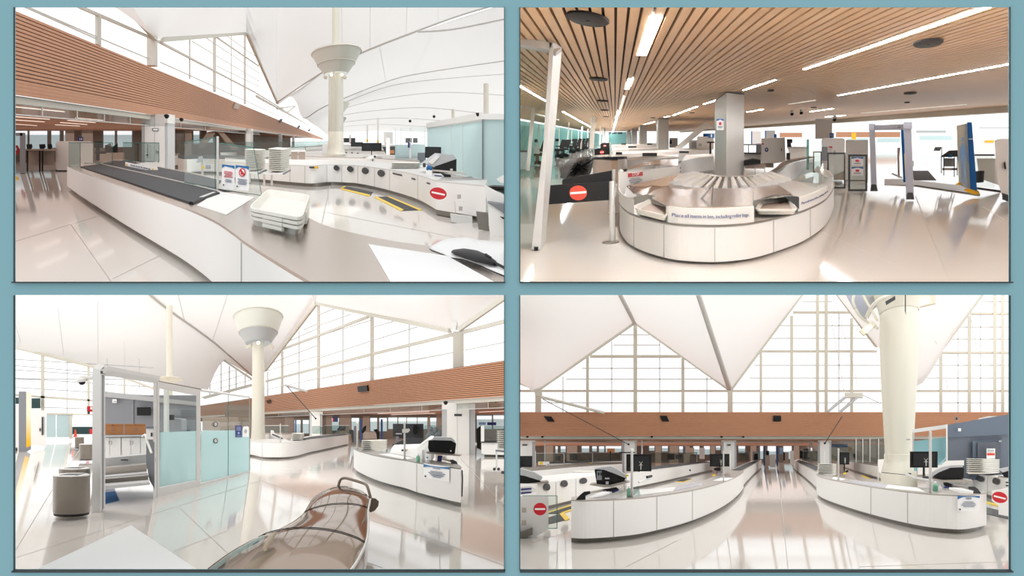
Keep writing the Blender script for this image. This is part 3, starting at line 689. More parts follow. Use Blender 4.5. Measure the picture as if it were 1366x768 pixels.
part('hinge', 'steel', dc, lambda m: [ext(m, rect(u, v, u + 5, v + 5.5), H.y(296) - .3, .06) for u, v in ((610, 259.5), (612, 275.5))])
part('panel_joint', 'whitegap', dc, lambda m: [m.bar(P(a, b, H.y(293) - .12), P(c, d, H.y(293) - .12), .012) for a, b, c, d in ((618, 269, 648, 271), (606.5, 268, 609, 296))])
for i, (u, v, r) in enumerate(((448.3, 223.6, 3.5), (466.6, 225, 3.8), (486.5, 227.4, 4.1), (507.7, 230.6, 4.4))):
    j = min(range(len(ob)), key=lambda k: abs((ob[k].x * F / ob[k].y + CX) - u)); y = ob[j].y
    part('porthole', 'dkgrey', cC, lambda m: cpoly(m, ob, ell(u, v, r, r, 24), .2, .12))
for u, v, w_ in ((529.5, 232, 6), (551, 238, 2.4), (571, 244, 2)):
    j = min(range(len(ob)), key=lambda k: abs((ob[k].x * F / ob[k].y + CX) - u)); y = ob[j].y
    part('handle', 'black', cC, lambda m: cpoly(m, ob, [(u - w_, v - w_ * .22 - .6), (u + w_, v + w_ * .22 - .4), (u + w_, v + w_ * .22 + 1), (u - w_, v - w_ * .22 + .8)], .15, .1))
part('badge', ['amber', 'dkgrey'], cC, lambda m: (cpoly(m, ob, rect(419.5, 221.8, 424, 224.2), .2, .1), m.mset(1), cpoly(m, ob, rect(412.5, 222, 419, 224), .2, .1)))
no_entry('no_entry_sign', 'red no entry disc on the white end panel of the porthole counter', 17.0, 584.6, 258, 11.4, 8.0, math.radians(12))
# fatigue mats
def fmat(px, stripes, label):
    root = thing('floor_mat', label, 'mat', H.g(*px[0]))
    part('rubber', 'mat_grey', root, lambda m: slab(m, H, px, .015, .015))
    for s in stripes: part('yellow_edge', 'yellow', root, lambda m: slab(m, H, s, .018, .015))
fmat([(454, 250.5), (460, 248), (497.5, 256), (494, 260.5)], [[(454, 250.5), (455, 252), (492.5, 261.5), (494, 259.6)], [(455, 250), (459, 248), (462, 248.5), (458, 250.5)]], 'dark anti fatigue mat with yellow edge by the porthole counter, far one')
fmat([(499, 262.5), (519.5, 262), (562.5, 279.5), (537.5, 280.5)], [[(499, 262.5), (503.5, 262.4), (539, 279.6), (535, 280.8)], [(516.5, 262), (520, 261.8), (563.5, 279.6), (558, 279.7)]], 'dark anti fatigue mat with two yellow edges nearest the red sign')
# ---- things on the porthole counter
gc = thing('display_case', 'small olive grey case with white rail on the counter', 'case', P(397, 214.5, 42)); yy = 42
part('panel', 'taupe', gc, lambda m: ext(m, rect(388.5, 202.5, 397, 214.5), yy, .8)); part('panel', 'taupe', gc, lambda m: ext(m, rect(398.5, 202.5, 407, 214.5), yy, .8))
part('rail', 'white2', gc, lambda m: ext(m, rect(388, 200.5, 407.5, 202.5), yy - .05, .9)); part('foot', 'dkgrey', gc, lambda m: ext(m, rect(388, 214, 434, 216), yy - .05, .7))
pane('glass_screen', 'low glass screen on top of the olive case', [(387.5, 196), (407.5, 196), (407.5, 201), (387.5, 201)], 42.2)
one('cabinet', 'plain white cabinet at the foot of the tall mast', 'cabinet', ['white2', 'dkgrey'], lambda m: (ext(m, rect(430, 191, 444, 207), 52, 2), m.mset(1), ext(m, rect(431, 207, 445, 208), 52, 2)))
mono(H, 'monitor', 'large black monitor standing behind the counter near the mast', 46, 482.5, 190.5, 509, 201.5, stand_v=209, back=False, depth=.3)
mono(H, 'monitor', 'black monitor before the teal glass room', 34, 567, 195.5, 588.5, 210.5, stand_v=222, back=False, skew=.6)
st1 = thing('small_shelf', 'little white shelf on a thin post on the counter', 'shelf', P(497, 222, 41))
part('plate', 'paper', st1, lambda m: ext(m, [(487, 211), (496, 207), (503, 211), (500, 212)], 41, .3)); part('stem', 'grey', st1, lambda m: m.bar(P(497, 222, 41.1), P(497, 211, 41.1), .08))
part('knob', 'dkgrey', st1, lambda m: m.ball(P(500, 209, 40.8), .07, 6))
stack_at(520, 558, 562, 217, 225, 26, 4, 'the low stack by the scanner', 'white bins in the low row', 1.2)
def scanner(label, name, y, low, top, ledge, lid, scr=None, extra=(), group=None):
    root = thing(name, label, 'scanner', P(ledge[0][0], ledge[0][1], y), group)
    part('base_housing', 'black', root, lambda m: ext(m, low, y, 1.1, H.D))
    part('lid', 'ltgrey', root, lambda m: ext(m, top, y + .02, 1.2, H.D))
    part('tray', 'steel', root, lambda m: ext(m, ledge, y - .1, 1.5, H.D))
    if lid: part('lid_panel', 'white2', root, lambda m: ext(m, lid, y - .02, .05, H.D))
    return root
ys = 22.5
scanner('grey lidded liquid scanner on the right of the porthole counter', 'liquid_scanner', ys, [(580, 222), (609, 212), (608.8, 229), (579, 226.5)], [(567, 220), (588, 205), (605, 206.5), (609, 212), (579, 223), (570, 219)], [(578, 226), (609, 228.5), (623, 232), (622, 233.5), (578, 228)], [(572, 217), (582, 207.5), (587, 208.5), (577, 219)])
part('emblem', 'steel_lt', bpy.data.objects['liquid_scanner'], lambda m: ext(m, rect(600.5, 225, 604, 227.5), ys - .03, .03))
one('glove_box', 'blue glove bundle beside the grey liquid scanner', 'gloves', 'blue', lambda m: [m.ball(P(572, 223.3, 21.9), .075, 8), m.ball(P(574.5, 224.6, 21.9), .06, 8), m.ball(P(570.5, 225, 21.9), .05, 8), m.tube([P(572, 222.5, 21.9), P(571, 220.5, 21.9)], .02, 6), m.tube([P(573.5, 222.8, 21.9), P(574, 220.8, 21.9)], .02, 6)], smooth=True)
small('sanitizer_bottle', 'white pump bottle on the counter by the blue gloves', 'bottle', ['paper', 'dkgrey'], [rrect(568, 228, 576.5, 237, 1.5), rect(564, 217.5, 568, 223)], 20.6, .15)
small('wipes_box', 'white box with navy bands on the steel counter edge', 'box', ['paper', 'navy', 'navy'], [[(579, 232), (590, 233.5), (590, 239), (579, 237)], [(579.5, 233), (589.5, 234.4), (589.5, 235.6), (579.5, 234.2)], [(579.5, 236), (589.5, 237.6), (589.5, 238.6), (579.5, 237)]], 20.3, .2)
arm = thing('tool_holder', 'black jointed arm lying across the end of the porthole counter', 'arm', P(605, 240, 20))
part('joint', 'black', arm, lambda m: ext(m, [(588, 231), (601, 233), (602, 237), (594, 237)], 20, .15)); part('tube', 'steel', arm, lambda m: m.bar(P(600, 234.8, 20.05), P(623, 237.2, 20.05), .06))
part('handle', 'black', arm, lambda m: ext(m, [(621, 236.5), (629, 236), (635, 239), (641, 245.5), (632, 245), (626, 241), (622, 239.5)], 19.9, .2))
# second counters behind
counter(H, 'white_counter', 'straight white counter just behind the porthole counter', 'counter', [(400, 207.5), (430, 209), (470, 210), (510, 211.5), (560, 215)], [(400, 203.5), (470, 204.5), (560, 208)], .92, .1, n=3)
cE, _, _ = counter(H, 'white_counter', 'small distant white counter with three portholes', 'counter', [(457, 200), (475, 200.5), (500, 201.5)], [(457, 198), (475, 198), (500, 198.5)], .92, .1, n=2)
for u, v in ((461.5, 204), (469.6, 204.3), (477.2, 204.8)): part('porthole', 'dkgrey', cE, lambda m: ext(m, ell(u, v, 1.4, 1.4, 16), 70, .1))
counter(H, 'white_counter', 'most distant white counter row beyond the mast', 'counter', [(458, 194), (475, 194), (500, 194.5), (530, 195)], [(458, 192.6), (475, 192.8), (530, 193)], .92, .1, n=2)
cG, _, _ = counter(H, 'island_counter', 'white island counter with glass behind the belt conveyors', 'counter', [(237.5, 210.3), (249.5, 211.6), (270, 210.8), (300, 211.4), (324, 212.8), (350, 214)], [(237.5, 206.5), (270, 206.5), (300, 207), (324, 207.5), (350, 208)], .92, .12, top='dkgrey', n=3)
pane('glass_screen', 'dark tinted glass on the island counter behind the belts', [(237.5, 191), (287, 190.5), (287, 209), (249, 210.5), (238, 209)], 40.5, m='glass_dk')
pane('glass_screen', 'tinted glass run before the slim white pier', [(294, 190), (384, 189.5), (384, 199), (294, 202)], 52, m='glass_dk')
pane('glass_screen', 'far tinted glass run below the end of the bulkhead', [(388, 189.5), (438, 188.5), (438, 194), (388, 197)], 80, m='glass_dk')
counter(H, 'white_counter', 'low white counter right of the wide pier', 'counter', [(221, 206.5), (230, 207), (240, 207)], [(221, 204), (240, 204)], .92, .2, n=2)
counter(H, 'white_counter', 'long thin white counter under the far glass run', 'counter', [(294, 203), (340, 201), (400, 197), (440, 194)], [(294, 200), (340, 198.5), (400, 195.5), (440, 193)], .92, .1, n=2)
counter(H, 'white_counter', 'white counter between the olive case and the mast', 'counter', [(407, 201.5), (420, 201), (445, 200)], [(407, 199.5), (445, 198)], .92, .1, n=2)
# far hall clutter: posts with yellow bands, cabinets, people barriers
for i, (u, v0, v1, y) in enumerate(((490, 167, 190, 95), (504.2, 157, 191, 80), (514, 176, 193, 75), (467, 180, 192, 90))):
    root = thing('beacon_post', ['slim white post with yellow band, left one', 'tall white post with yellow band by the monitor', 'white pillar by the monitor with a red light', 'short white post beside the mast'][i], 'post', P(u, v1, y))
    part('shaft', 'white2', root, lambda m: ext(m, rect(u - 1.2, v0, u + 1.2, v1), y, .25))
    if i < 2: part('yellow_band', 'amber', root, lambda m: ext(m, rect(u - 1.4, v1 - 4, u + 1.4, v1 - 1), y - .05, .35))
    else: part('lamp', 'red', root, lambda m: ext(m, rect(u + .6, v1 - 3, u + 2, v1 - 1), y - .05, .3))
small('cabinet', 'dark low cabinet row far behind the mast', 'cabinet', 'dkgrey', rect(458, 184, 474, 190), 120, 3)
small('cabinet', 'dark cabinet behind the large monitor', 'cabinet', 'dkgrey', rect(468, 189.5, 484, 195.5), 85, 2)
small('cabinet', 'pale cabinet between the posts far in the hall', 'cabinet', 'white2', rect(512, 176, 524, 192), 90, 2)
small('office_clutter', 'row of dark equipment left of the teal cubicle', 'equipment', ['dkgrey', 'boxbrown'], [[(510, 196), (527, 195), (527, 212), (520, 211), (515, 206)], [(519, 200), (526, 200), (526, 205), (519, 205)]], 60, .6)
small('flag_sign', 'small white standing board left of the teal cubicle', 'sign', 'paper', rect(515, 184, 520, 208), 58, .3)
# ---- teal glass room and cubicle
gr = thing('glass_room', 'large teal frosted glass room with white head beam at right', 'room', H.g(646, 262))
c0, c1 = H.g(570, 232), H.g(645, 262); c2 = H.g(700, 262.5); h0, h1 = 2.84, 2.80
def gwall(m, a, b, z0, z1, t=.06): m.prism([a + ZUP * z0, b + ZUP * z0, b + ZUP * z1, a + ZUP * z1], V((.02, t, 0)))
part('panel', 'frost', gr, lambda m: gwall(m, c0, c1, 0, 2.74)); part('panel', 'frost', gr, lambda m: gwall(m, c1, c2, 0, 2.74))
part('head_beam', 'white2', gr, lambda m: (gwall(m, c0 + V((-.05, -.1, 0)), c1 + V((-.05, -.1, 0)), 2.72, 2.98, .5), gwall(m, c1 + V((-.05, -.1, 0)), c2, 2.72, 2.92, .5)))
for t in (.55, .74, 1.0): part('post', 'steel_lt' if t < 1 else 'grey', gr, lambda m: (lambda p: m.bar(p + V((-.02, -.06, 0)), p + V((-.02, -.06, 2.74)), .03 if t < 1 else .06))(c0.lerp(c1, t)))
part('camera', 'black', gr, lambda m: ext(m, [(634.5, 150.5), (639, 150.2), (639, 154.5), (636, 155)], c1.y - 1, .3))
part('interior_wall', 'white2', gr, lambda m: gwall(m, c0 + V((1, 8, 1.7)), c2 + V((2, 10, 2)), 0, 2.6))
pcub = P(550, 216, 42)
cu = thing('cubicle', 'small teal glass cubicle with dark monitors inside', 'cubicle', pcub)
part('panel', 'frost', cu, lambda m: ext(m, rect(527, 193, 550, 218), 42, .06)); part('panel', 'frost', cu, lambda m: m.prism([P(550, 192, 42), P(567, 192.5, 50), P(567, 220, 50), P(550, 220, 42)], V((0, .06, 0))))
part('upper_glass', 'glass', cu, lambda m: ext(m, [(526, 173), (549, 169), (573, 168), (570, 192), (527, 193)], 44, .05))
part('mullion', 'steel_lt', cu, lambda m: [ext(m, rect(u, 170, u + .8, 193), 43.9, .1) for u in (527, 534.5, 547.5, 566)])
part('post', 'paper', cu, lambda m: ext(m, rect(546, 189.5, 549, 216), 41.5, .2)); part('label', 'navy', cu, lambda m: ext(m, rect(544, 190, 546.5, 197), 41.4, .1))
for a, b in ((541, 549.5), (551, 557)): small('monitor', 'dark monitor inside the teal cubicle, %s' % ('left' if a < 545 else 'right'), 'monitor', 'screen', rect(a, 184, b, 190.5), 47, .2)
small('filing_cabinet', 'mid grey cabinet between cubicle and black monitor', 'cabinet', 'grey', rect(557, 204, 568, 217), 38, 1.5)
for i, (u, v) in enumerate(((547, 161.5), (579, 155.5))):
    cc = thing('dome_camera', 'white ceiling dome camera, %s' % ('over the teal cubicle' if i == 0 else 'in front of the tent ribs'), 'camera', P(u, v, 38))
    part('mount', 'white2', cc, lambda m: ext(m, [(u - 2.4, v - 4), (u + 2.4, v - 4.5), (u + 1.6, v - 1), (u - 1.6, v - .5)], 38, .3)); part('dome', 'black', cc, lambda m: m.ball(P(u, v, 37.9), .08, 6), smooth=True)
# ---- foreground papers, mouse, far right bits
def sheet(name, label, px, h, hi=.006, cat='paper', m='paper'): return one(name, label, cat, m, lambda b: slab(b, H, px, h + hi, hi))
sheet('paper_sheet', 'large blank white sheet on the near end of the steel counter', [(491.5, 325.5), (596.5, 341), (700, 398), (533, 396)], .95)
o = one('paper_sheet', 'crumpled white sheet under the black mouse', 'paper', 'paper', lambda m: m.loft([smooth_px([H.g(*p_, .958 + z) for p_, z in r], 3) for r in (
    [((572, 330), .0), ((585, 323), .03), ((600, 318), .05), ((622, 317), .06), ((640, 320), .03), ((690, 324), .02)],
    [((576, 333), .0), ((590, 330), .04), ((605, 327), .02), ((622, 326), .05), ((640, 327), .03), ((690, 331), .03)],
    [((592, 339), .0), ((600, 338), .01), ((612, 337), .02), ((630, 338), .01), ((650, 338), .02), ((695, 345), .02)],
    [((600, 343), .0), ((615, 345), .0), ((628, 349), .0), ((640, 353), .0), ((660, 362), .0), ((710, 382), .0)]) ], closed=False, cap=False), smooth=True, thick=.004)
o = thing('computer_mouse', 'black computer mouse lying on the crumpled paper at right', 'mouse', H.g(634, 345, .97))
c0_, c1_ = H.g(606, 333, 1.0), H.g(661, 351, 1.0); dm = c1_ - c0_; nm = dm.cross(ZUP).normalized()
part('shell', 'black', o, lambda m: m.loft([[c0_ + dm * t + nm * (w_ * math.cos(a)) + ZUP * (hgt_ * max(math.sin(a), 0) - .02) for a in [2 * PI * k / 16 for k in range(16)]] for t, w_, hgt_ in ((0, .01, .01), (.05, .05, .03), (.25, .085, .06), (.5, .095, .075), (.75, .085, .065), (.93, .05, .045), (1, .02, .03))]), smooth=True)
part('wheel', 'dkgrey', o, lambda m: m.bar(c0_ + dm * .78 + ZUP * .05, c0_ + dm * .9 + ZUP * .035, .012))
part('cable', 'black', o, lambda m: m.tube([c1_, c1_ + dm * .15 + ZUP * -.01, c1_ + dm * .4 + ZUP * -.02], .012, 6))
rc = thing('side_counter', 'white counter end cut by the right edge beyond the door panel', 'counter', H.g(660, 320))
yr = 14.2
part('body', 'white', rc, lambda m: ext(m, [(651, 270), (690, 296), (690, 330), (655, 322), (652, 300)], yr, .6)); part('worktop', 'grey', rc, lambda m: ext(m, [(650, 270), (690, 275), (690, 296)], yr - .05, .5))
part('upper_panel', 'white', rc, lambda m: ext(m, [(646, 248), (690, 272), (690, 276), (650, 270)], yr + .3, .4)); part('handle', 'black', rc, lambda m: ext(m, [(667, 289), (669, 289.5), (690, 296), (690, 297), (671, 292)], yr - .15, .1))
dev = thing('keyboard_tray', 'dark device with black lip at the right edge above the red sign', 'device', P(661, 258, 16))
part('body', 'dkgrey', dev, lambda m: ext(m, [(652, 251), (690, 256), (690, 268), (668, 256.5)], 16, .4)); part('lip', 'black', dev, lambda m: ext(m, [(650, 249.5), (658, 248.5), (690, 250.5), (690, 252.5), (655, 251.5)], 15.9, .5))
small('paper_sheet', 'loose paper corner standing up above the dark device', 'paper', 'paper', [(662, 239), (670, 234), (690, 230), (690, 245), (668, 244)], 17, .05)
# ---- left side: booth, table, arch
bt = thing('booth', 'white rounded partition booth left of the conveyor', 'booth', P(82, 228, 44))
part('shell', 'white', bt, lambda m: ext(m, rrect(74.5, 188.5, 124, 227, 3), 44, 5)); part('plinth', 'dkgrey', bt, lambda m: ext(m, rect(74, 227, 92, 231), 44.3, 4))
small('wall_sign', 'small navy number sign standing over the white booth', 'sign', 'navy', rect(104, 182.5, 111, 188), 43.5, .15)
text_mesh('lettering', '14', .2, 'paper', bpy.data.objects['wall_sign'], P(107.5, 185.5, 43.4), (1, 0, 0), (0, 0, 1))
tb_ = thing('search_table', 'pale topped table with black legs at far left', 'table', P(55, 228, 43))
part('top', 'taupe', tb_, lambda m: ext(m, rect(31, 199, 76, 200.8), 43, 2.5))
for u in (36.5, 53, 56.5): part('leg', 'black', tb_, lambda m: ext(m, rect(u - 1, 200.8, u + 1.2, 229), 43, .2))
part('panel', 'taupe', tb_, lambda m: ext(m, rect(38, 202, 51, 220), 43.6, .1)); part('panel', 'taupe', tb_, lambda m: ext(m, rect(58, 202, 72, 220), 43.6, .1))
for i, (a, b, c) in enumerate(((35, 43.5, 199), (52, 61, 198.5), (63.5, 70, 199))): small('monitor', '%s of the three black monitors on the far left table' % ['left', 'middle', 'right'][i], 'monitor', 'black', [(a, 192.5), (b - 1, 192), (b, 196), (b - 2, c), (a + 1, c)], 43.5, .4, 'black monitors on the far left table')
ar = thing('metal_detector', 'dark grey walk through arch at the left edge', 'detector', P(29, 231, 41))
part('side_post', 'grey', ar, lambda m: ext(m, rrect(26.5, 177, 34, 231, 1.5), 41, .8)); part('side_post', 'grey', ar, lambda m: ext(m, rect(2, 177, 9, 231), 41, .8)); part('lintel', 'grey', ar, lambda m: ext(m, rect(5, 177, 30, 181), 41, .8))
small('red_sign', 'red round object behind the grey arch', 'sign', ['red', 'paper'], [ell(22.5, 200, 3, 6.5), ell(21.5, 199, 1, 2)], 42.5, .2)
small('floor_marker', 'yellow wedge on the floor at left edge', 'marker', 'yellow', [(19, 235), (24, 236), (25, 238), (19, 238.5)], 35.5, .2)
ch = thing('office_chair', 'black office chair behind the tall glass screen', 'chair', P(131, 214, 38))
part('backrest', 'black', ch, lambda m: ext(m, rrect(125.5, 188.5, 137.5, 197, 1.5), 38, .3)); part('seat', 'black', ch, lambda m: ext(m, [(127, 201), (141, 202), (142, 205), (127, 205)], 37.5, 1)); part('stem', 'black', ch, lambda m: ext(m, rect(128, 196, 133, 214), 38, .3))
small('counter_desk', 'warm taupe desk behind the glass beside the black chair', 'desk', 'taupe', rect(133, 204, 166, 216), 40, 1.5)
small('monitor', 'black monitor pair on the taupe desk', 'monitor', 'black', [(140, 194), (147, 191), (150, 196), (157, 191), (157, 204), (140, 204)], 41, .3)
# ================================================================== hall under the plank ceiling (upper right)
H = Hall(182, 820, 1020); clip_to(False, True)
floor(H, 685, 2200, 383)
floor_joints(H, [((1097, 309.5), (1243.5, 375)), ((1088.5, 373), (1141, 278)), ((1141, 278), (1158, 250)), ((1221, 261), (1266, 375)), ((1046, 343), (1088.5, 373)), ((726, 327), (811, 302)), ((883.5, 347), (893.5, 375)), ((694, 338), (726, 327)), ((1310, 275), (1340, 293))])
HC = 3.7
# plank ceiling
def cpt(x, y, dz=0.0): return V((x + H.D.x * y, y, H.fz(y) + HC + dz))
mb = MB(); mb.prism([cpt(-9, 5, .05), cpt(21.8, 5, .05), cpt(21.8, 230, .05), cpt(-9, 230, .05)], ZUP * .1)
ceil2 = struct(mb.build('ceiling', 'woodgap'))
mb = MB(); pitch = 0.174; k0 = -52
for k in range(k0, 126):
    x = .035 + k * pitch; w_ = pitch * .76
    a = [cpt(x, 5), cpt(x + w_, 5), cpt(x + w_, 5, .05), cpt(x, 5, .05)]; b = [cpt(x, 230), cpt(x + w_, 230), cpt(x + w_, 230, .05), cpt(x, 230, .05)]
    mb.hull8(a, b)
mb.build('planks', 'woodplank', ceil2)
struct(part('edge_beam', 'frame', ceil2, lambda m: m.hull8([cpt(21.8, 5, -.35), cpt(22.6, 5, -.35), cpt(22.6, 5, .2), cpt(21.8, 5, .2)], [cpt(21.8, 230, -.35), cpt(22.6, 230, -.35), cpt(22.6, 230, .2), cpt(21.8, 230, .2)])))
LP = [((866.5, 23), (850, 74), .52, 'broad strip light nearest over the desk'), ((838, 105.5), (833.5, 119), .4, 'second strip light in the line above the desk'), ((831, 128), (826, 146), .3, 'third and dimmest strip light in the line above the desk'),
      ((823.8, 148), (822.8, 152), .5, 'fourth strip light in the middle line'), ((822, 154), (820.8, 160), .5, 'fifth strip light in the middle line'), ((820.4, 162), (817, 176), .5, 'far end of the middle strip light line'),
      ((1071, 92.8), (1330, 5), .2, 'long bright strip light at the upper right'), ((1117.5, 127.5), (1360, 83), .2, 'second long strip light at right, under the upper right one'),
      ((991, 120.5), (1032, 107), .2, 'strip light right of the square column top'), ((938, 139), (954, 134), .25, 'short strip light left of the square column'), ((897, 154), (928, 142.5), .3, 'strip light beside the second column'), ((886, 156.5), (892, 155), .3, 'tiny strip light at the second column top'), ((858.5, 166), (872, 162.5), .35, 'small strip light at the third column'),
      ((996, 149.5), (1016, 146), .3, 'strip light right of the square column, lower one'), ((1051, 139), (1086, 134), .25, 'faint strip light in the middle of the pale ceiling'), ((1080, 149), (1110, 145), .3, 'strip light above the grey wall pier'), ((1101, 156), (1126, 154), .35, 'strip light near the ceiling edge by the pier'), ((1148, 151), (1288, 139.5), .22, 'long faint strip light near the ceiling edge at right'),
      ((690, 114), (727, 135), .22, 'strip light at upper left behind the gate post'), ((750, 149), (768, 159), .3, 'strip light right of the gate post'), ((769, 159.6), (790, 171), .4, 'strip light far along the glass wall')]
for a, b, w_, tx in LP:
    p, q = H.g(*a, HC - .01), H.g(*b, HC - .01)
    one('ceiling_light', tx, 'light', 'lamp_dim' if 'dimmest' in tx or 'faint' in tx else 'lamp', lambda m: m.hull8([p, p + V((w_ * .36, 0, 0)), p + V((w_ * .36, 0, .04)), p + ZUP * .04], [q, q + V((w_ * .36, 0, 0)), q + V((w_ * .36, 0, .04)), q + ZUP * .04]), 'strip lights in the plank ceiling')
for i, x in enumerate((-3.2, 1.4, 6.0)): one('ceiling_light', 'added unseen strip light beyond the top of the view, %s from the left' % ['first', 'second', 'third'][i], 'light', 'lamp', lambda m: m.hull8([cpt(x, 5.2, -.02), cpt(x + .2, 5.2, -.02), cpt(x + .2, 5.2, .04), cpt(x, 5.2, .04)], [cpt(x, 8.2, -.02), cpt(x + .2, 8.2, -.02), cpt(x + .2, 8.2, .04), cpt(x, 8.2, .04)]), 'strip lights in the plank ceiling')  # strips out of view, added to light the front faces
for u, v, r, tx in ((784.7, 25.5, 25, 'large black ceiling disc at upper left'), (798.5, 105.5, 11, 'second black ceiling disc under the large one'), (804, 134.5, 7, 'third black ceiling disc in the left row'), (806.5, 147, 5, 'fourth black ceiling disc in the left row'), (808, 155.5, 3.6, 'fifth black ceiling disc in the left row'), (1238, 57.5, 18, 'large dark ceiling disc at upper right'), (1214, 124.3, 8, 'dark ceiling disc under the long right strip light'), (1210, 136.5, 3.4, 'small dark disc below at right'), (1028, 120.5, 4.5, 'small dark ceiling disc right of the square column'), (1085.5, 143.4, 4, 'small ceiling disc above the pier'), (923, 150.2, 3.6, 'small ceiling disc left of the square column'), (871, 157, 3, 'tiny ceiling disc left of the second column')):
    c = H.g(u, v, HC - .02); r_ = r * c.y / F
    root = thing('ceiling_speaker', tx, 'speaker', c)
    part('disc', 'black' if u < 900 else 'dkgrey', root, lambda m: m.lathe(c - ZUP * .03, [(r_ * .9, 0), (r_, .02), (r_, .05)], 28, H.E * .85), smooth=True)
    if r > 6: part('centre_cap', 'black2', root, lambda m: m.lathe(c - ZUP * .045, [(r_ * .1, 0), (r_ * .12, .02)], 12, H.E * .85))
for u, v, tx in ((1056.5, 152, 'left'), (1069, 150.5, 'middle'), (1113.5, 159.5, 'right')):
    p = P(u, v, 30); cc = thing('dome_camera', '%s of three black dome cameras under the pale ceiling' % tx, 'camera', p)
    part('mount', 'ltgrey', cc, lambda m: m.lathe(p, [(.07, .0), (.07, .16)], 10)); part('dome', 'black', cc, lambda m: m.ball(p, .075, 8), smooth=True)
# columns
def sqcol(u0, um, u1, vt, label, notice_on=False):
    y = (HC - 2) * F / (182 - vt); root = thing('square_column', label, 'column', P((u0 + u1) / 2, 182 + 2 * F / y, y)); vb = 182 + 2 * F / y
    s = lambda v: (v - vt) / max(vb - vt, 1)
    a, b = P(um, vb, y), P(u1, vb, y * 1.02); c = P(u0, vb, y * 1.1); d = c + (b - a)
    hgt_ = HC - .03
    part('cladding', 'steel_lt', root, lambda m: m.prism([a, b, d, c], ZUP * hgt_))
    part('head_reveal', 'dkgrey', root, lambda m: m.prism([p + ZUP * (hgt_ - .02) for p in scaled([a, b, d, c], 1.015)], ZUP * .03))
    return root, y
r1, yc1 = sqcol(953.5, 969, 992.5, 122, 'wide brushed steel square column behind the round desk')
sqcol(875.5, 878, 892, 157.5, 'second square column, smaller, left of the wide one'); sqcol(852, 853.5, 863, 167, 'third square column in the row'); sqcol(842, 843, 850, 171.5, 'fourth square column in the row'); sqcol(835.5, 836.3, 841, 174, 'fifth and farthest square column in the row')
def notice2(u0, v0, u1, v1, y, label, h=None):
    root = thing('notice', label, 'sign', P((u0 + u1) / 2, v1, y), h); w_, h_ = u1 - u0, v1 - v0
    part('sheet', 'paper', root, lambda m: ext(m, rect(u0, v0, u1, v1), y, .012)); part('blue_header', 'signblue', root, lambda m: ext(m, [(u0, v0), (u1, v0), (u1, v0 + h_ * .2), (u0 + w_ * .5, v0 + h_ * .07), (u0, v0 + h_ * .2)], y - .012, .01))
    part('emblem', 'inkred', root, lambda m: ext(m, ell((u0 + u1) / 2, v0 + h_ * .42, w_ * .18, h_ * .14), y - .02, .01)); part('lettering', 'ink', root, lambda m: lines(m, H, u0 + w_ * .15, v0 + h_ * .65, u1 - w_ * .15, v0 + h_ * .85, 3, y - .02))
    return root
notice2(956, 158.5, 965.5, 173.5, yc1 - .2, 'small white notice with blue header on the wide steel column')
# ---- round induction desk
outer = [(833, 245), (828, 256), (826.5, 266), (828.5, 274), (836, 282), (846, 286.8), (861, 291.7), (886, 297), (911, 300), (953.5, 301.3), (986, 299.6), (1006, 297.2), (1026, 293.3), (1056, 286), (1076, 279.5), (1098.5, 268), (1109, 256), (1112.5, 246), (1110, 236)]
inner = [(843, 243), (845, 252), (849, 261), (856, 268), (868, 273), (890, 276), (915, 278), (953, 279), (985, 278), (1010, 276), (1035, 272), (1060, 265), (1078, 257), (1090, 248), (1096, 242), (1097, 237), (1096, 234), (1094, 231), (1092, 229)]
dk, To, Ti = counter(H, 'round_desk', 'curved white and steel roller desk round the square column', 'desk', outer, inner, .61, .05, seams=(846, 886, 953.5, 1030, 1080), top='steel_lt', inset=.3, n=5)
so = smooth_px([(u, v, 0) for u, v in outer], 5)
def ring_i(u, right=False): return min(range(len(so)), key=lambda k: abs(so[k].x - u) + (0 if so[k].y > 262 else 200))
def band(m, u0, u1, z0, z1, t=.03):
    i0, i1 = ring_i(u0), ring_i(u1); A_ = To[i0:i1 + 1]
    ins = [p + V((0, .12, .12 * (CY - 182) / F)) for p in A_]
    m.prism(A_ + ins[::-1], ZUP * (z1 - z0)) if False else m.prism([p + ZUP * z0 for p in A_] + [p + ZUP * z0 for p in ins[::-1]], ZUP * (z1 - z0))
part('sign_panel', 'white2', dk, lambda m: band(m, 890, 1005.5, .0, .27)); part('sign_panel', 'white2', dk, lambda m: band(m, 1066, 1111, .0, .27)); part('end_block', 'white', dk, lambda m: band(m, 826.6, 845.5, .0, .27))
part('rim_line', 'kick', dk, lambda m: m.tube([p + ZUP * .0 + V((0, -.01, 0)) for p in To[8:-4]], .018, 6))
def arc_text(body, u0, u1, z, size):
    i0, i1 = ring_i(u0), ring_i(u1); A_ = To[i0:i1 + 1]; L = [0]
    for a, b in zip(A_, A_[1:]): L.append(L[-1] + abs(b.x - a.x))
    root = dk
    objs = []; x = 0.0                              # set the words one after the other along the curved panel
    for w_ in body.split(' '):
        o = text_mesh('lettering', w_, size, 'inkblue', root, (0, 0, 0), (1, 0, 0), (0, 0, 1), .006); cs = [v.co.x for v in o.data.vertices]; wd = max(cs) - min(cs)
        objs.append((o, x + wd / 2)); x += wd + size * .28
    x -= size * .28; xs = L[-1] / x; off = wloc(root)
    for o, mid in objs:
        t = mid * xs; k = max(i for i in range(len(L) - 1) if L[i] <= t); f = (t - L[k]) / max(L[k + 1] - L[k], 1e-6); p = A_[k].lerp(A_[k + 1], f); d = (A_[k + 1] - A_[k]); d = d / abs(d.x)
        for v in o.data.vertices:
            c = v.co + off; v.co = p + d * (c.x * xs) + ZUP * (z + c.z) + V((0, -.03 + c.y, 0)) - off
arc_text('Place all items in bin, including roller bags.', 896, 1000, .14, .078)
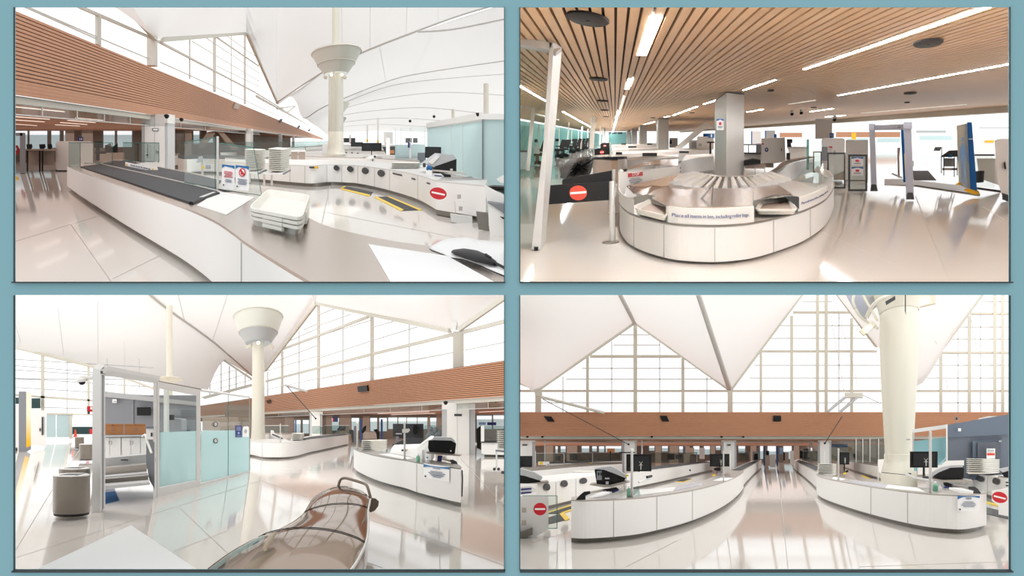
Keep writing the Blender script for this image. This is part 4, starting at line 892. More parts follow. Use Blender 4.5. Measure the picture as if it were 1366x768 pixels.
arc_text('Place all items in bin, including roller bags.', 1069, 1109, .15, .06)
# steel apron, rollers
rf = smooth_px([(876, 240.5, 0), (891, 244.5, 0), (923.5, 250.5, 0), (961, 251.5, 0), (1000, 250.3, 0), (1026, 247.8, 0), (1052, 241, 0)], 6); rb = smooth_px([(922, 231.5, 0), (930, 233.5, 0), (945, 236, 0), (965, 237.5, 0), (990, 237.8, 0), (1010, 236, 0), (1030, 232.5, 0)], 6)
RF = [H.g(p.x, p.y, .86) for p in rf]; RB = [H.g(p.x, p.y, .86) for p in rb]
iA, iB = ring_i(890), ring_i(1005.5)
def apron(m, ulist, top_shift=.87):
    a = []; b = []
    for u, uu, z in ulist: a.append(To[ring_i(u)] + ZUP * (z - .61) + V((0, .06, .02))); b.append(RF[min(range(len(rf)), key=lambda k: abs(rf[k].x - uu))])
    m.loft([a, b], closed=False, cap=False)
part('apron', 'steel_warm', dk, lambda m: apron(m, [(890, 892, .87), (915, 925, .88), (953, 958, .88), (985, 985, .88), (1005, 1003, .87)]), thick=.02)
part('apron', 'steel_lt', dk, lambda m: apron(m, [(1066, 1036, .87), (1085, 1044, .88), (1110, 1052, .87)]), thick=.02)
part('apron', 'steel_warm', dk, lambda m: m.loft([[H.g(1005.5, 268, .87), H.g(1032, 260.5, .88), H.g(1066, 258.5, .87)], [RF[min(range(len(rf)), key=lambda k: abs(rf[k].x - u))] for u in (1003, 1022, 1037)]], closed=False, cap=False), thick=.02)
part('apron', 'steel_warm', dk, lambda m: m.loft([[H.g(845, 258, .75), H.g(862, 261, .78), H.g(890, 274, .87)], [H.g(836, 247, .86), H.g(872, 243, .9), RF[6]]], closed=False, cap=False), thick=.02)
part('inner_guard', 'steel_warm', dk, lambda m: ext(m, [(835, 248), (906, 232.5), (893, 244), (893, 262), (880, 262), (846, 258)], 15.8, .05))
part('divider', 'steel', dk, lambda m: ext(m, [(926, 275), (950, 246), (951, 247.5), (930, 275.5)], 12.2, .06)); part('divider', 'kick', dk, lambda m: ext(m, [(948.5, 273), (950.5, 248), (954, 243), (955, 244), (951.5, 249), (950, 273)], 12.1, .06))
part('roller_bed', 'kick', dk, lambda m: m.loft([[p - ZUP * .03 for p in RF], [p - ZUP * .03 for p in RB]], closed=False, cap=False), thick=.02)
for k in range(0, len(RF) - 1):
    if k % 2 == 0:
        a, b = RF[k].lerp(RF[k + 1], .9), RB[k].lerp(RB[k + 1], .9); r_ = (RF[k + 1] - RF[k]).length * .5
        part('roller', 'white2', dk, lambda m: m.tube([a, b], [min(r_, .13), min(r_ * .8, .1)], 8), smooth=True)
part('roller_rail', 'steel_lt', dk, lambda m: m.tube([p + ZUP * .03 for p in RB], .05, 6), smooth=True)
for i, (q4, tx) in enumerate((([(845.5, 277), (866, 264.5), (892, 270), (889.5, 288)], 'white bin with grey inside in the left slot of the round desk'), ([(1006, 279), (1016, 266), (1052, 262), (1064.5, 279)], 'white bin with grey inside in the right slot of the round desk'))):
    q = [H.g(u, v, .77) for u, v in q4]; o = MB(); bin_mesh(o, q, .10); o = tag(o.build('security_bin', 'binwhite'), tx, 'bin', 'bins in the slots of the round desk')
    part('liner', 'taupe', o, lambda m: m.prism([p - ZUP * .08 for p in scaled(q, .86)], ZUP * .004))
part('slot_cheek', 'dkgrey', dk, lambda m: ext(m, [(1046, 262), (1062, 262), (1066, 263), (1066, 279), (1060, 273)], 12.4, .05)); part('slot_cheek', 'kick', dk, lambda m: ext(m, [(845.5, 263), (862, 259), (880, 262), (852, 271), (845.5, 274)], 13.4, .05))
# STOP board
sb = thing('stop_board', 'long white board with red STOP label at left of the round desk', 'sign board', H.g(828, 270, .6)); yb_ = 16.5
SB = lambda u, v, o=0: P(u, v, 1 / (1 / 15.0 + (1 / 19.3 - 1 / 15.0) * (u - 824.8) / 82.7) - o)
sbpts = [SB(824.8, 229.8), SB(907.5, 221.5), SB(907.5, 232), SB(836, 247.5), SB(832, 262), SB(825.5, 259)]
part('board', 'white2', sb, lambda m: m.prism(sbpts, V((.0, .06, 0))))
part('corner_cap', 'steel_lt', sb, lambda m: m.ball(P(828, 229.5, 15.3), .07, 8), smooth=True); part('bolt', 'dkgrey', sb, lambda m: m.ball(P(907, 224, 19.3), .025, 6)); part('bolt', 'dkgrey', sb, lambda m: m.ball(P(907, 229, 19.3), .025, 6))
def onb(u, v): return SB(u, v, .05)
part('red_label', 'red', sb, lambda m: m.prism([onb(838, 231.2), onb(857.5, 229), onb(857.5, 234.2), onb(838, 236.2)], V((0, .02, 0))))
sx = (onb(857.5, 229) - onb(838, 231.2)); text_mesh('lettering', 'STOP', .105, 'paper', sb, onb(847.8, 232.7) + V((0, -.03, 0)), sx / sx.x, (0, 0, 1), .004)
part('small_print', 'ink', sb, lambda m: [m.prism([onb(u0, v0), onb(u1, v0 - 1.2), onb(u1, v0 - .5), onb(u0, v0 + .7)], V((0, .02, 0))) for u0, u1, v0 in ((842, 854, 238), (839.5, 856.5, 239.9), (840, 856, 241.8), (841, 853, 243.6), (845, 851, 245.2))])
# ---- barriers at left
def barrier(_, y, ptx, label, pu, pv0, pv1, pw, base=True, disc=None, bolts=True):
    root = thing('barrier_gate', label, 'barrier', P(pu, pv1, y)); r_ = pw / 2 * y / F
    part('leaf', 'black', root, lambda m: ext(m, ptx, y, .05))
    part('post', 'steel_lt', root, lambda m: m.lathe(P(pu, pv1, y), [(r_, 0), (r_, (pv1 - pv0) * y / F)], 16), smooth=True)
    if base: part('foot_disc', 'steel', root, lambda m: m.lathe(P(pu - pw * .25, pv1 + 1, y), [(r_ * 2.9, 0), (r_ * 2.9, .03), (r_ * 1.0, .05)], 24, H.E * .55))
    if disc:
        cx, cy, rx, ry, cm = disc
        part('no_entry_disc', cm, root, lambda m: ext(m, ell(cx, cy, rx, ry), y - .02, .02)); part('white_bar', 'paper', root, lambda m: ext(m, [(cx - rx * .9, cy - ry * .1), (cx + rx * .92, cy - ry * .26), (cx + rx * .92, cy + ry * .04), (cx - rx * .9, cy + ry * .2)], y - .03, .012))
    return root
barrier(None, 12.9, [(732.3, 248.5), (734, 247), (812.5, 242.4), (812.5, 266.8), (732.5, 272.6), (731, 271)], 'black barrier gate with red no entry disc before the round desk', 816.5, 242, 323, 7.5, True, (771.3, 257.3, 11.7, 9.8, 'redorange'))
barrier(None, 16.4, [(750, 240.5), (752, 239), (816, 227.3), (816, 243), (750, 247)], 'second black barrier leaf just behind the no entry gate', 818.7, 226, 284, 4.6)
barrier(None, 58, [(793, 199), (800, 197.5), (813, 197.5), (813, 206), (793, 207)], 'third black barrier with orange disc, farther off', 814, 196, 213, 1.6, False, (803, 203, 2.8, 2.6, 'redorange'))
barrier(None, 85, [(801, 192), (805, 190.5), (813, 190.5), (813, 197.5), (801, 197.5)], 'farthest black barrier with pink disc', 813.6, 189, 204, 1.2, False, (806.8, 194.4, 2, 1.5, 'redorange'))
# draped black cover and steel podium
pod = thing('steel_podium', 'curved steel podium with black top behind the barriers', 'podium', P(812, 250, 24))
seg = smooth_px([(788, 232, 0), (790, 221, 0)], 1)
cur = [(790, 26), (797, 25.0), (806, 24.5), (815, 24.3), (824, 24.3), (832, 24.8), (836.5, 25.5)]
part('shell', 'steel_warm', pod, lambda m: m.loft([[P(u, 245, y) for u, y in cur], [P(u, 211.5 - (.8 if u > 825 else 0), y) for u, y in cur], [P(u, 211.5 - (.8 if u > 825 else 0), y + 2) for u, y in cur], [P(u, 245, y + 2) for u, y in cur]], closed=False, cap=False), smooth=True)
part('top', 'black', pod, lambda m: m.prism([P(u, 212.8 - (.9 if u > 825 else 0), y - .1) for u, y in cur] + [P(u, 212.8 - (.9 if u > 825 else 0), y + 2) for u, y in cur[::-1]], ZUP * .09))
part('end_panel', 'paper', pod, lambda m: ext(m, [(787, 233), (789, 225), (791, 225), (791, 232)], 23.8, .3))
random.seed(11)
def drape(m):
    rings = []
    out = [(754, 239), (757, 228), (762, 218), (768, 213), (777, 210.5), (790, 208), (792.5, 212), (790, 221), (787, 232), (776, 236.5), (765, 238)]
    for s_, yy_ in ((1, 19.5), (.93, 18.9), (.75, 18.6), (.5, 18.45), (.25, 18.4), (.05, 18.4)):
        cx = sum(p[0] for p in out) / len(out); cy = sum(p[1] for p in out) / len(out); pts = smooth_px([(cx + (u - cx) * s_, cy + (v - cy) * s_, 0) for u, v in out] + [(cx + (out[0][0] - cx) * s_, cy + (out[0][1] - cy) * s_, 0)], 4)[:-1]
        rings.append([P(p.x, p.y, yy_ + random.uniform(-.07, .07)) for p in pts])
    back = [p + V((0, 2.2, .4)) for p in rings[0]]
    m.loft([back] + rings)
o = one('draped_cover', 'crumpled black plastic cover draped beside the steel podium', 'cover', 'black', drape)
# ---- glass wall and gate post on the left
gp = thing('entry_gate', 'tall silver gate post with lintel at the left edge', 'gate', P(718, 333, 12))
part('post', 'alu', gp, lambda m: m.prism([P(709, 333, 12), P(721, 333, 12), P(738.5, 62, 12), P(733.5, 55, 12), P(725, 192, 12)], V((0, .15, 0)))); part('post_face', 'steel_lt', gp, lambda m: m.prism([P(721, 332, 12.1), P(727, 330, 12.6), P(750, 64, 12.6), P(738.5, 62, 12.1)], V((0, .15, 0))))
part('lintel', 'alu', gp, lambda m: m.prism([P(686, 49, 12), P(738, 57, 12), P(750, 63, 12.3), P(742, 70, 12), P(733, 66, 12), P(686, 57.5, 12)], V((0, .2, 0))))
part('foot', 'black', gp, lambda m: ext(m, rect(712.5, 330, 718, 334), 11.9, .2))
part('glass_leaf', 'glass', gp, lambda m: m.prism([P(686, 57, 12.1), P(734, 66, 12.1), P(712, 330, 12.1), P(686, 345, 12.1)], V((0, .03, 0))))
for (a, b, y, wpx, tx) in (((711.5, 144), (704, 228), 36, 5, 'second silver glass wall post from the left edge'), ((792, 151.5), (789, 199), 58, 6, 'silver post where the glass wall turns'), ((759, 163), (756, 203), 70, 2, 'thin glass wall post behind the chairs, first'), ((776.5, 169), (775, 199), 90, 1.8, 'thin glass wall post behind the chairs, second'), ((784.5, 172), (784, 196), 110, 1.4, 'thin glass wall post behind the chairs, third'), ((801.5, 165), (800.5, 194), 95, 2.4, 'white post beyond the glass wall corner, nearest'), ((804.7, 170), (804.2, 191), 120, 1.5, 'white post beyond the glass wall corner, second'), ((807, 173), (806.7, 190), 150, 1.3, 'white post beyond the glass wall corner, third')):
    root = thing('glass_wall_post', tx, 'post', P(*b, y)); w_ = wpx * y / F / 2
    part('shaft', 'steel_lt', root, lambda m: m.prism([P(b[0] - wpx / 2, b[1], y), P(b[0] + wpx / 2, b[1], y), P(a[0] + wpx / 2, a[1], y), P(a[0] - wpx / 2, a[1], y)], V((0, w_, 0)))); part('foot', 'grey', root, lambda m: ext(m, rect(b[0] - wpx * .7, b[1] - .6, b[0] + wpx * .7, b[1] + .3), y - .05, w_ * 2))
gh = one('glass_wall_header', 'thin silver header rail of the glass wall', 'rail', 'alu', lambda m: (m.bar(P(690, 141, 36), P(712, 144, 36.2), .1), m.bar(P(745, 146, 50), P(796, 150.5, 58), .1), m.bar(P(714, 152, 40), P(745, 160, 60), .08)))
A2 = P(660, 227, 40)
pg2 = Plane(P(694, 227, 40), d=H.D)
mb = MB(); s0, s1 = -4, 300; base = P(694, 227, 40); mb.prism([base + H.D * s0, base + H.D * s1, base + H.D * s1 + ZUP * 2.9, base + H.D * s0 + ZUP * 2.9], V((-.05, 0, 0)))
tg = mb.build('wall_left', 'tealglass'); struct(tg)
mb = MB(); b2 = base + V((-3, 6, 1.3)); mb.prism([b2 + H.D * -8, b2 + H.D * 260, b2 + H.D * 260 + ZUP * 3.2, b2 + H.D * -8 + ZUP * 3.2], V((-.05, 0, 0))); struct(mb.build('wall_back', 'ltgrey'))
for i, u in enumerate((718, 731, 745, 762, 771)): 
    p = pg2.at(u, 195); 
    mb = MB(); mb.bar(V((p.x + .06, p.y, H.fz(p.y))), V((p.x + .06, p.y, H.fz(p.y) + 2.9)), .09); o = mb.build('mullion', 'steel_lt', tg)
mb = MB(); ext(mb, rect(812, 176, 850, 192), 215, .5); eo = mb.build('wall_far', 'tealglass'); struct(eo)
for i, (a, b) in enumerate(((812, 815), (816, 822.5), (824, 830))): small('display_board', '%s dark overhead panel on the far end wall' % ['left', 'middle', 'right'][i], 'panel', 'dkgrey', rect(a, 176.3, b, 178.6), 210, .5, 'dark panels on the far wall')
# chairs behind the gate
def chair(u, v, hpx, label, grp='black chairs along the glass wall', flip=1):
    y = H.y(v); s = hpx; q = .05 + .004 * y
    root = thing('swivel_chair', label, 'chair', H.g(u, v), grp)
    part('seat', 'black', root, lambda m: ext(m, [(u - s * .32, v - s * .50), (u + s * .3, v - s * .50), (u + s * .34, v - s * .38), (u - s * .34, v - s * .38)], y, 1.1))
    part('backrest', 'black', root, lambda m: ext(m, [(u + flip * s * .08, v - s * .56), (u + flip * s * .22, v - s), (u + flip * s * .48, v - s * .98), (u + flip * s * .32, v - s * .5)], y + .2, 1.0))
    part('stem', 'dkgrey', root, lambda m: m.bar(P(u, v - s * .42, y + .5), P(u, v - s * .1, y + .5), q))
    for a in (-1, 1): part('leg', 'black', root, lambda m: m.bar(P(u, v - s * .14, y + .5), P(u + a * s * .34, v - s * .02, y + .3), q))
    part('armrest', 'black', root, lambda m: ext(m, [(u - s * .3, v - s * .68), (u + s * .2, v - s * .66), (u + s * .2, v - s * .6), (u - s * .3, v - s * .62)], y + 1, .15))
    return root
CH = [(717, 221, 34, 'black chair with white papers between the gate post and glass'), (744, 211, 25, 'nearest black swivel chair right of the gate post'), (751, 209, 23, 'second black swivel chair right of the gate post'), (762, 204, 19, 'third black swivel chair along the glass wall'), (768, 202.5, 18, 'fourth black swivel chair along the glass wall'), (774, 200.5, 16, 'fifth black swivel chair along the glass wall'), (779, 199, 15, 'sixth black swivel chair along the glass wall'), (784, 197, 12, 'seventh black swivel chair by the turning post'), (788, 195.5, 10.5, 'eighth and farthest black swivel chair by the post')]
for u, v, h_, tx in CH: chair(u, v, h_, tx)
small('paper_stack', 'white papers lying on the chair behind the gate post', 'papers', 'paper', [(713, 196), (716, 190), (719, 196), (720, 205), (712, 205)], H.y(221) - .6, .3)
for i, (a, v0, b, v1) in enumerate(((713, 185.5, 717, 190), (720, 185, 724, 190), (741, 185, 745.5, 188.5), (763, 185.5, 766, 188.5))): small('monitor', '%s small dark monitor behind the glass wall' % ORD[i].replace('topmost', 'first'), 'monitor', 'screen', rect(a, v0, b, v1), 46 + 8 * i, .2)
small('search_desk', 'pale teal desk with dark edge at the left edge behind the gate glass', 'desk', ['frost', 'dkgrey'], [rect(686, 203, 703, 226), rect(686, 201, 703, 203)], 36, 1)
# ---- far desks
def farc(label, outer, inner, ht=.85, top='white2', hk=.1): return counter(H, 'roller_desk', label, 'desk', outer, inner, ht, hk, top=top, n=4)
farc('white curved desk end just left of the wide steel column', [(904.5, 222), (908, 217.5), (916, 213.5), (928, 211), (952, 209)], [(915, 206.5), (952, 204.5)])
farc('white straight desk behind the steel podium', [(833, 214), (855, 213), (880, 211.5), (905, 210)], [(833, 210), (905, 206)])
farc('third white desk row further back', [(820, 205.5), (850, 204.5), (880, 203), (950, 199.5)], [(820, 202.5), (950, 196.5)])
farc('fourth white desk row further back', [(817, 199.5), (850, 198.8), (890, 197)], [(817, 197.5), (890, 195.2)]); farc('fifth and farthest white desk row', [(816, 194.5), (880, 192)], [(816, 193), (880, 191)])
d6, _, _ = farc('white angled desk panel meeting the STOP board', [(836, 226), (850, 223), (866, 220), (885, 219.5), (904, 221)], [(845, 221), (868, 214.5), (885, 212.5), (905, 211)], .8, 'steel_warm')
for i, (a, v0, b, v1, y) in enumerate(((821.5, 203, 830, 206, 40), (857, 204, 876.5, 208.3, 38), (906, 201.5, 919, 204, 42), (838, 195, 849, 197, 55), (829, 191, 835, 193, 70), (863.5, 191, 870, 193.5, 60))): small('slot_box', 'dark bin slot in the far desks, %s from the left' % ['second', 'fifth', 'sixth', 'third', 'first', 'fourth'][i], 'slot', ['dkgrey', 'white2'], [rect(a, v0, b, v1), rect(a - .5, v1, b + .5, v1 + .8)], y, .6)
small('white_strut', 'broad white slanting strut left of the wide steel column', 'strut', 'white2', [(899, 198), (909, 198), (949, 166), (940, 163)], 62, 1.5)
for i, (a, v0, b, v1, y, m_) in enumerate(((919, 187, 930, 198, 66, 'white2'), (930, 182, 952, 199, 60, 'white2'), (923, 189, 929, 197, 58, 'grey'), (893, 184, 904, 197, 70, 'white2'), (893, 187, 896, 192, 65, 'dkgrey'), (938, 178, 951, 184, 68, 'signblue'))): small('scanner_cabinet', ['white machine cabinet far left of the column', 'broad white machine beside the wide column', 'grey machine front left of the column', 'white machine beside the second column', 'dark hatch on the machine by the second column', 'blue strip above the machine by the column'][i], 'machine', m_, rect(a, v0, b, v1), y, 2)
small('porthole_disc', 'round grey disc on the broad white machine', 'disc', 'ltgrey', ell(934, 193, 2.2, 2), 58, .2)
bench = thing('exit_table', 'black framed table just left of the wide column', 'table', P(947, 205, 40)); part('top', 'black', bench, lambda m: ext(m, rect(943, 189, 953, 190.6), 40, .8)); part('leg', 'black', bench, lambda m: ext(m, rect(946.5, 190.6, 948.6, 205.5), 40, .1))
small('wall_sign', 'small blue and white sign hanging left of the wide column', 'sign', ['signblue', 'paper'], [rect(945, 178, 953, 184), rect(948, 179, 950, 183)], 50, .2)
# S-shaped conveyor at right of the column
sc = smooth_px([(1026, 237, 0), (1040, 227.5, 0), (1047, 221, 0), (1055, 216.8, 0), (1066, 213.8, 0), (1077, 211.5, 0), (1086, 210, 0)], 5)
S1 = [H.g(p.x, p.y, .88) for p in sc]; S2 = [H.g(p.x - 6 + .02 * (p.x - 1026), p.y - 3.2 + .03 * (p.x - 1026), .88) for p in sc]
cv = thing('curved_conveyor', 'S shaped roller conveyor with white side running back at right', 'conveyor', S1[5] - ZUP * .88)
part('roller_bed', 'steel', cv, lambda m: m.loft([S1, S2], closed=False, cap=False), thick=.05); part('edge_rail', 'kick', cv, lambda m: m.tube([p + ZUP * .02 for p in S1], .035, 6))
part('side_panel', 'white', cv, lambda m: m.loft([[p - ZUP * .05 for p in S1], [p - ZUP * .75 for p in S1]], closed=False, cap=False), thick=.04)
gs = thing('clear_guard', 'folded clear plastic guard at the right end of the round desk', 'guard', P(1090, 250, 14.5))
part('pane', 'glass', gs, lambda m: m.prism([P(1060, 240, 15), P(1078, 217, 15), P(1094, 216, 15.5), P(1090, 250, 14)], V((0, .03, 0)))); part('pane', 'glass', gs, lambda m: m.prism([P(1078, 217, 15), P(1096, 214, 16), P(1111, 236, 15), P(1092, 248, 14.4)], V((0, .03, 0)))); part('post', 'glass_edge', gs, lambda m: m.bar(P(1077.5, 186, 15.2), P(1077.5, 226, 15.2), .04))
part('upper_pane', 'glass', gs, lambda m: ext(m, [(1077, 186), (1082, 184), (1096, 184), (1096, 214), (1077, 220)], 15.3, .03))
part('cap', 'steel_lt', gs, lambda m: m.prism([H.g(1090, 222, .9), H.g(1106, 229, .9), H.g(1112, 236, .9), H.g(1100, 236, .9), H.g(1086, 228, .9)], ZUP * .03))
# machines at right
xm = thing('xray_machine', 'large white x-ray machine cabinet with round blue badge', 'machine', P(1030, 222, 34))
part('side', 'white', xm, lambda m: ext(m, rect(1015.5, 184.5, 1033.5, 217.5), 34, 5)); part('front', 'white2', xm, lambda m: ext(m, [(1033, 184), (1047, 183.5), (1048, 215), (1033, 218)], 33.8, 5)); part('badge', ['inkblue', 'paper'], xm, lambda m: (ext(m, ell(1022.6, 199.7, 2.4, 2.9), 33.9, .1), m.mset(1), ext(m, [(1021.6, 198.5), (1023.6, 198.5), (1022.6, 201.5)], 33.8, .1)))
part('handle', 'dkgrey', xm, lambda m: ext(m, rect(1042, 197.5, 1043, 201.5), 33.7, .1)); part('base', 'taupe', xm, lambda m: ext(m, rect(1015.5, 217.5, 1032, 223.5), 34.2, 4)); part('grey_tunnel', 'grey', xm, lambda m: ext(m, rect(1008.5, 192.5, 1015.6, 204.5), 34.1, 4))
part('tunnel_frame', 'dkgrey', xm, lambda m: (ext(m, rect(992.5, 192.2, 1009, 193.6), 34.1, .4), ext(m, rect(992.5, 203.5, 1015, 205.2), 34.1, .4), ext(m, rect(998, 193.5, 999, 204), 34.1, .4))); part('conveyor_body', 'white2', xm, lambda m: ext(m, rect(992, 205.2, 1016, 216), 34.5, 3))
part('lamp', 'red', xm, lambda m: ext(m, rect(1016, 191, 1018.5, 192.8), 33.9, .1))
bt2 = thing('roller_table', 'steel table with black tray right of the wide column', 'table', P(1003, 235, 26)); part('tray', 'black', bt2, lambda m: ext(m, [(992.5, 214.5), (1004, 212.3), (1014.5, 214), (1015, 218), (992.5, 221)], 26, 1.2)); part('apron', 'taupe', bt2, lambda m: ext(m, rect(992.5, 219, 1020.5, 225), 26.2, .8))
for u, v in ((993.5, 237), (1007.3, 234), (1020, 232)): part('leg', 'steel', bt2, lambda m: ext(m, rect(u - .6, 219, u + .6, v), 26.1, .12))
for i, (q_, m_, tx) in enumerate(((rect(1002.5, 175, 1015, 192), ['white2', 'signblue'], 'white upright machine with blue edge behind the x-ray machine'), (rect(1021, 174, 1034, 185), ['ltgrey', 'signblue'], 'second upright machine with blue edge behind the x-ray machine'))): small('body_scanner', tx, 'machine', m_, [q_, rect(q_[0][0] - .8, q_[0][1], q_[0][0] + .8, q_[2][1])], 48, 2)
small('wall_sign', 'tiny blue sign above the x-ray machine', 'sign', 'signblue', rect(1032.5, 178.8, 1036, 183.6), 40, .2)
small('wall_sign', 'blue number sign on the grey pier', 'sign', 'signblue', rect(1106.8, 177.3, 1112.6, 183.8), 37, .2); text_mesh('lettering', '12', .2, 'paper', [o for o in bpy.data.objects if o.get('label') == 'blue number sign on the grey pier'][0], P(1109.7, 180.5, 36.9), (1, 0, 0), (0, 0, 1))
o = one('pier', 'plain grey pier between the windows under the ceiling edge', 'pier', 'white2', lambda m: ext(m, rect(1087.5, 158.5, 1110, 185), 38, 2.5))
wm = thing('screening_machine', 'long white rounded machine behind the black framed panels', 'machine', P(1110, 235, 30)); part('body', 'white', wm, lambda m: ext(m, rrect(1096, 184.5, 1127, 236, 2.5), 30, 4)); part('wing', 'white2', wm, lambda m: ext(m, rect(1128, 187, 1158, 240), 31, 3)); part('knob', 'red', wm, lambda m: ext(m, [(1106, 195), (1110, 195.3), (1110.5, 197.5), (1106, 196.3)], 29.9, .1)); part('badge', 'ltgrey', wm, lambda m: ext(m, ell(1113.5, 204, 1.6, 3.5), 29.9, .1)); part('motor', 'grey', wm, lambda m: ext(m, rect(1096, 196, 1104, 214), 29.5, .8)); part('base', 'taupe', wm, lambda m: ext(m, [(1112, 234), (1127, 228), (1127, 240), (1112, 240)], 29.6, .6))
small('monitor', 'dark monitor on an arm right of the x-ray machine', 'monitor', 'dkgrey', [(1049.5, 185.5), (1057, 185.5), (1057, 190.5), (1055, 191), (1056, 196), (1050, 196)], 33, .2)
small('equipment_box', 'dark grey box at the foot of the x-ray machine', 'box', 'dkgrey', rect(1049, 204, 1054, 213), 32, .4)
bkc = thing('far_counter', 'pale counter with white front behind the S conveyor', 'counter', P(1064, 214, 44)); part('front', 'white2', bkc, lambda m: ext(m, [(1051, 198), (1077, 196), (1077, 211), (1054, 213)], 44, 2)); part('top', 'ltgrey', bkc, lambda m: ext(m, rect(1050, 196, 1078, 198), 43.9, 2.2))
def bframe(u0, v0, u1, v1, label, y, w_=2.2):
    root = thing('framed_notice_board', label, 'panel', P((u0 + u1) / 2, v1, y))
    part('frame', 'dkgrey', root, lambda m: (ext(m, rect(u0, v0, u0 + w_, v1), y, .12), ext(m, rect(u1 - w_, v0, u1, v1), y, .12), ext(m, rect(u0 + w_, v0, u1 - w_, v0 + w_), y, .12), ext(m, rect(u0 + w_, v1 - w_, u1 - w_, v1), y, .12)))
    part('pane', 'glass', root, lambda m: ext(m, rect(u0 + w_, v0 + w_, u1 - w_, v1 - w_), y + .04, .03)); return root
bframe(1103.5, 203.5, 1127.8, 251.5, 'black framed glass panel, empty, right of the round desk', 25, 2); bframe(1131.5, 206, 1157, 255, 'black framed glass panel carrying two small notices', 24.5, 2.6); bframe(1084.5, 202, 1096, 230, 'small black framed panel behind the clear guard', 30, 1.4)
for i, (a, b) in enumerate(((209.5, 221), (222.8, 234))): notice2(1136, a, 1151.5, b, 24.2, '%s notice with blue header in the black frame' % ['upper', 'lower'][i])
# walk-through metal detector
md = thing('metal_detector', 'grey walk through metal detector arch on the floor at right', 'detector', P(1190, 262, 21.5))
def mdpost(m, u0, v0, u1, v1, wt, wb, y): m.prism([P(u1 - wb / 2, v1, y), P(u1 + wb / 2, v1, y), P(u0 + wt / 2, v0, y), P(u0 - wt / 2, v0, y)], V(((u1 - CX) / F * .5, .5, .1)))
part('side_post', 'bluegrey2', md, lambda m: mdpost(m, 1163, 166, 1166, 255, 7.5, 8, 22.5)); part('side_post', 'bluegrey2', md, lambda m: mdpost(m, 1210.5, 163.5, 1214, 266, 10, 10.5, 21))
part('lintel', 'bluegrey2', md, lambda m: m.prism([P(1166, 173, 22.4), P(1206, 172.5, 21.2), P(1206, 165.5, 21.2), P(1166, 167, 22.4)], V((.25, .5, .1)))); 
for u, v, y, w_ in ((1163.3, 165, 22.4, 8.6), (1211, 162.5, 20.9, 11.5)): part('post_cap', 'bluegrey2', md, lambda m: ext(m, rect(u - w_ / 2, v, u + w_ / 2, v + 9), y, .6))
for u, v, y in ((1166, 253, 22.4), (1214.5, 264, 20.9)): part('foot', 'dkgrey', md, lambda m: ext(m, [(u - 4, v - 7), (u + 3, v - 7), (u + 5, v + 2), (u - 5, v + 2)], y, .7))
part('control_box', 'ltgrey', md, lambda m: ext(m, rect(1216, 215, 1219, 222), 20.9, .4)); part('marking', 'dkgrey', md, lambda m: ext(m, rect(1197, 168.8, 1202, 169.8), 21.2, .02))
# body scanner with pictogram
bs = thing('body_scanner', 'tall white and blue body scanner panel with standing figure outline', 'scanner', P(1290, 256, 22.6)); yq = 22.8
part('face', 'cream2', bs, lambda m: ext(m, [(1276, 167.5), (1290, 164.5), (1295, 253), (1279, 246.5)], yq, .6)); part('blue_side', 'signblue', bs, lambda m: ext(m, [(1290, 163), (1296.5, 163), (1303.5, 255), (1294.5, 253.5)], yq - .1, .7)); part('white_tab', 'paper', bs, lambda m: ext(m, rect(1292, 184.8, 1298, 186), yq - .15, .05))
part('figure_outline', 'lightblue', bs, lambda m: (ext(m, ell(1283.8, 186, 1.4, 3.6), yq - .05, .04), ext(m, [(1281, 197), (1283, 190.5), (1285, 190.5), (1288, 197), (1292, 216), (1291, 217), (1287.5, 206), (1287.5, 222), (1290.5, 249), (1288, 249.5), (1285.5, 225), (1284.5, 225), (1284.5, 248), (1282, 247.5), (1282.2, 206), (1280.5, 215), (1279.3, 214.5)], yq - .05, .04)))
part('foot', 'amber', bs, lambda m: ext(m, [(1286, 254), (1292, 252), (1306, 256), (1307, 259.5), (1298, 259)], yq - .3, .5)); part('foot', 'amber', bs, lambda m: ext(m, [(1275, 246), (1280, 243), (1284, 246), (1276, 247)], yq - .2, .3))
bp = thing('slim_scanner', 'narrow blue and yellow scanner edge seen through the detector arch', 'panel', P(1206, 243, 25)); part('blue_face', 'signblue', bp, lambda m: ext(m, [(1201.5, 172), (1205.5, 172), (1209, 243), (1205, 243)], 25, .5)); part('yellow_face', 'yellow', bp, lambda m: ext(m, [(1206, 205), (1209, 205), (1210.5, 242), (1208, 242)], 24.9, .4))
ws = thing('wand_stand', 'thin metal wand stand in the detector arch', 'stand', P(1199, 237, 27)); part('stem', 'steel', ws, lambda m: m.bar(P(1199, 237, 27), P(1198.2, 200, 27), .05)); part('head', 'taupe', ws, lambda m: ext(m, [(1197, 197), (1201, 197), (1200, 208), (1197.5, 208)], 26.9, .1)); part('foot', 'steel', ws, lambda m: m.bar(P(1190, 231.5, 27), P(1203, 237, 26.6), .05))
pf_ = thing('floor_plate', 'long low steel ramp plate under the scanner', 'plate', H.g(1240, 250)); part('plate', 'steel', pf_, lambda m: slab(m, H, [(1180, 238.5), (1204, 238.5), (1290, 248), (1307, 259.5), (1225, 247), (1180, 245.5)], .03, .03)); part('edge', 'kick', pf_, lambda m: m.bar(H.g(1220, 247, .02), H.g(1307, 259.7, .02), .03))
one('floor_mat', 'grey blue mat on the bright floor behind the arch', 'mat', 'bluegrey', lambda m: slab(m, H, [(1217, 227.5), (1238, 227.5), (1249, 240), (1219, 240)], .012, .012))
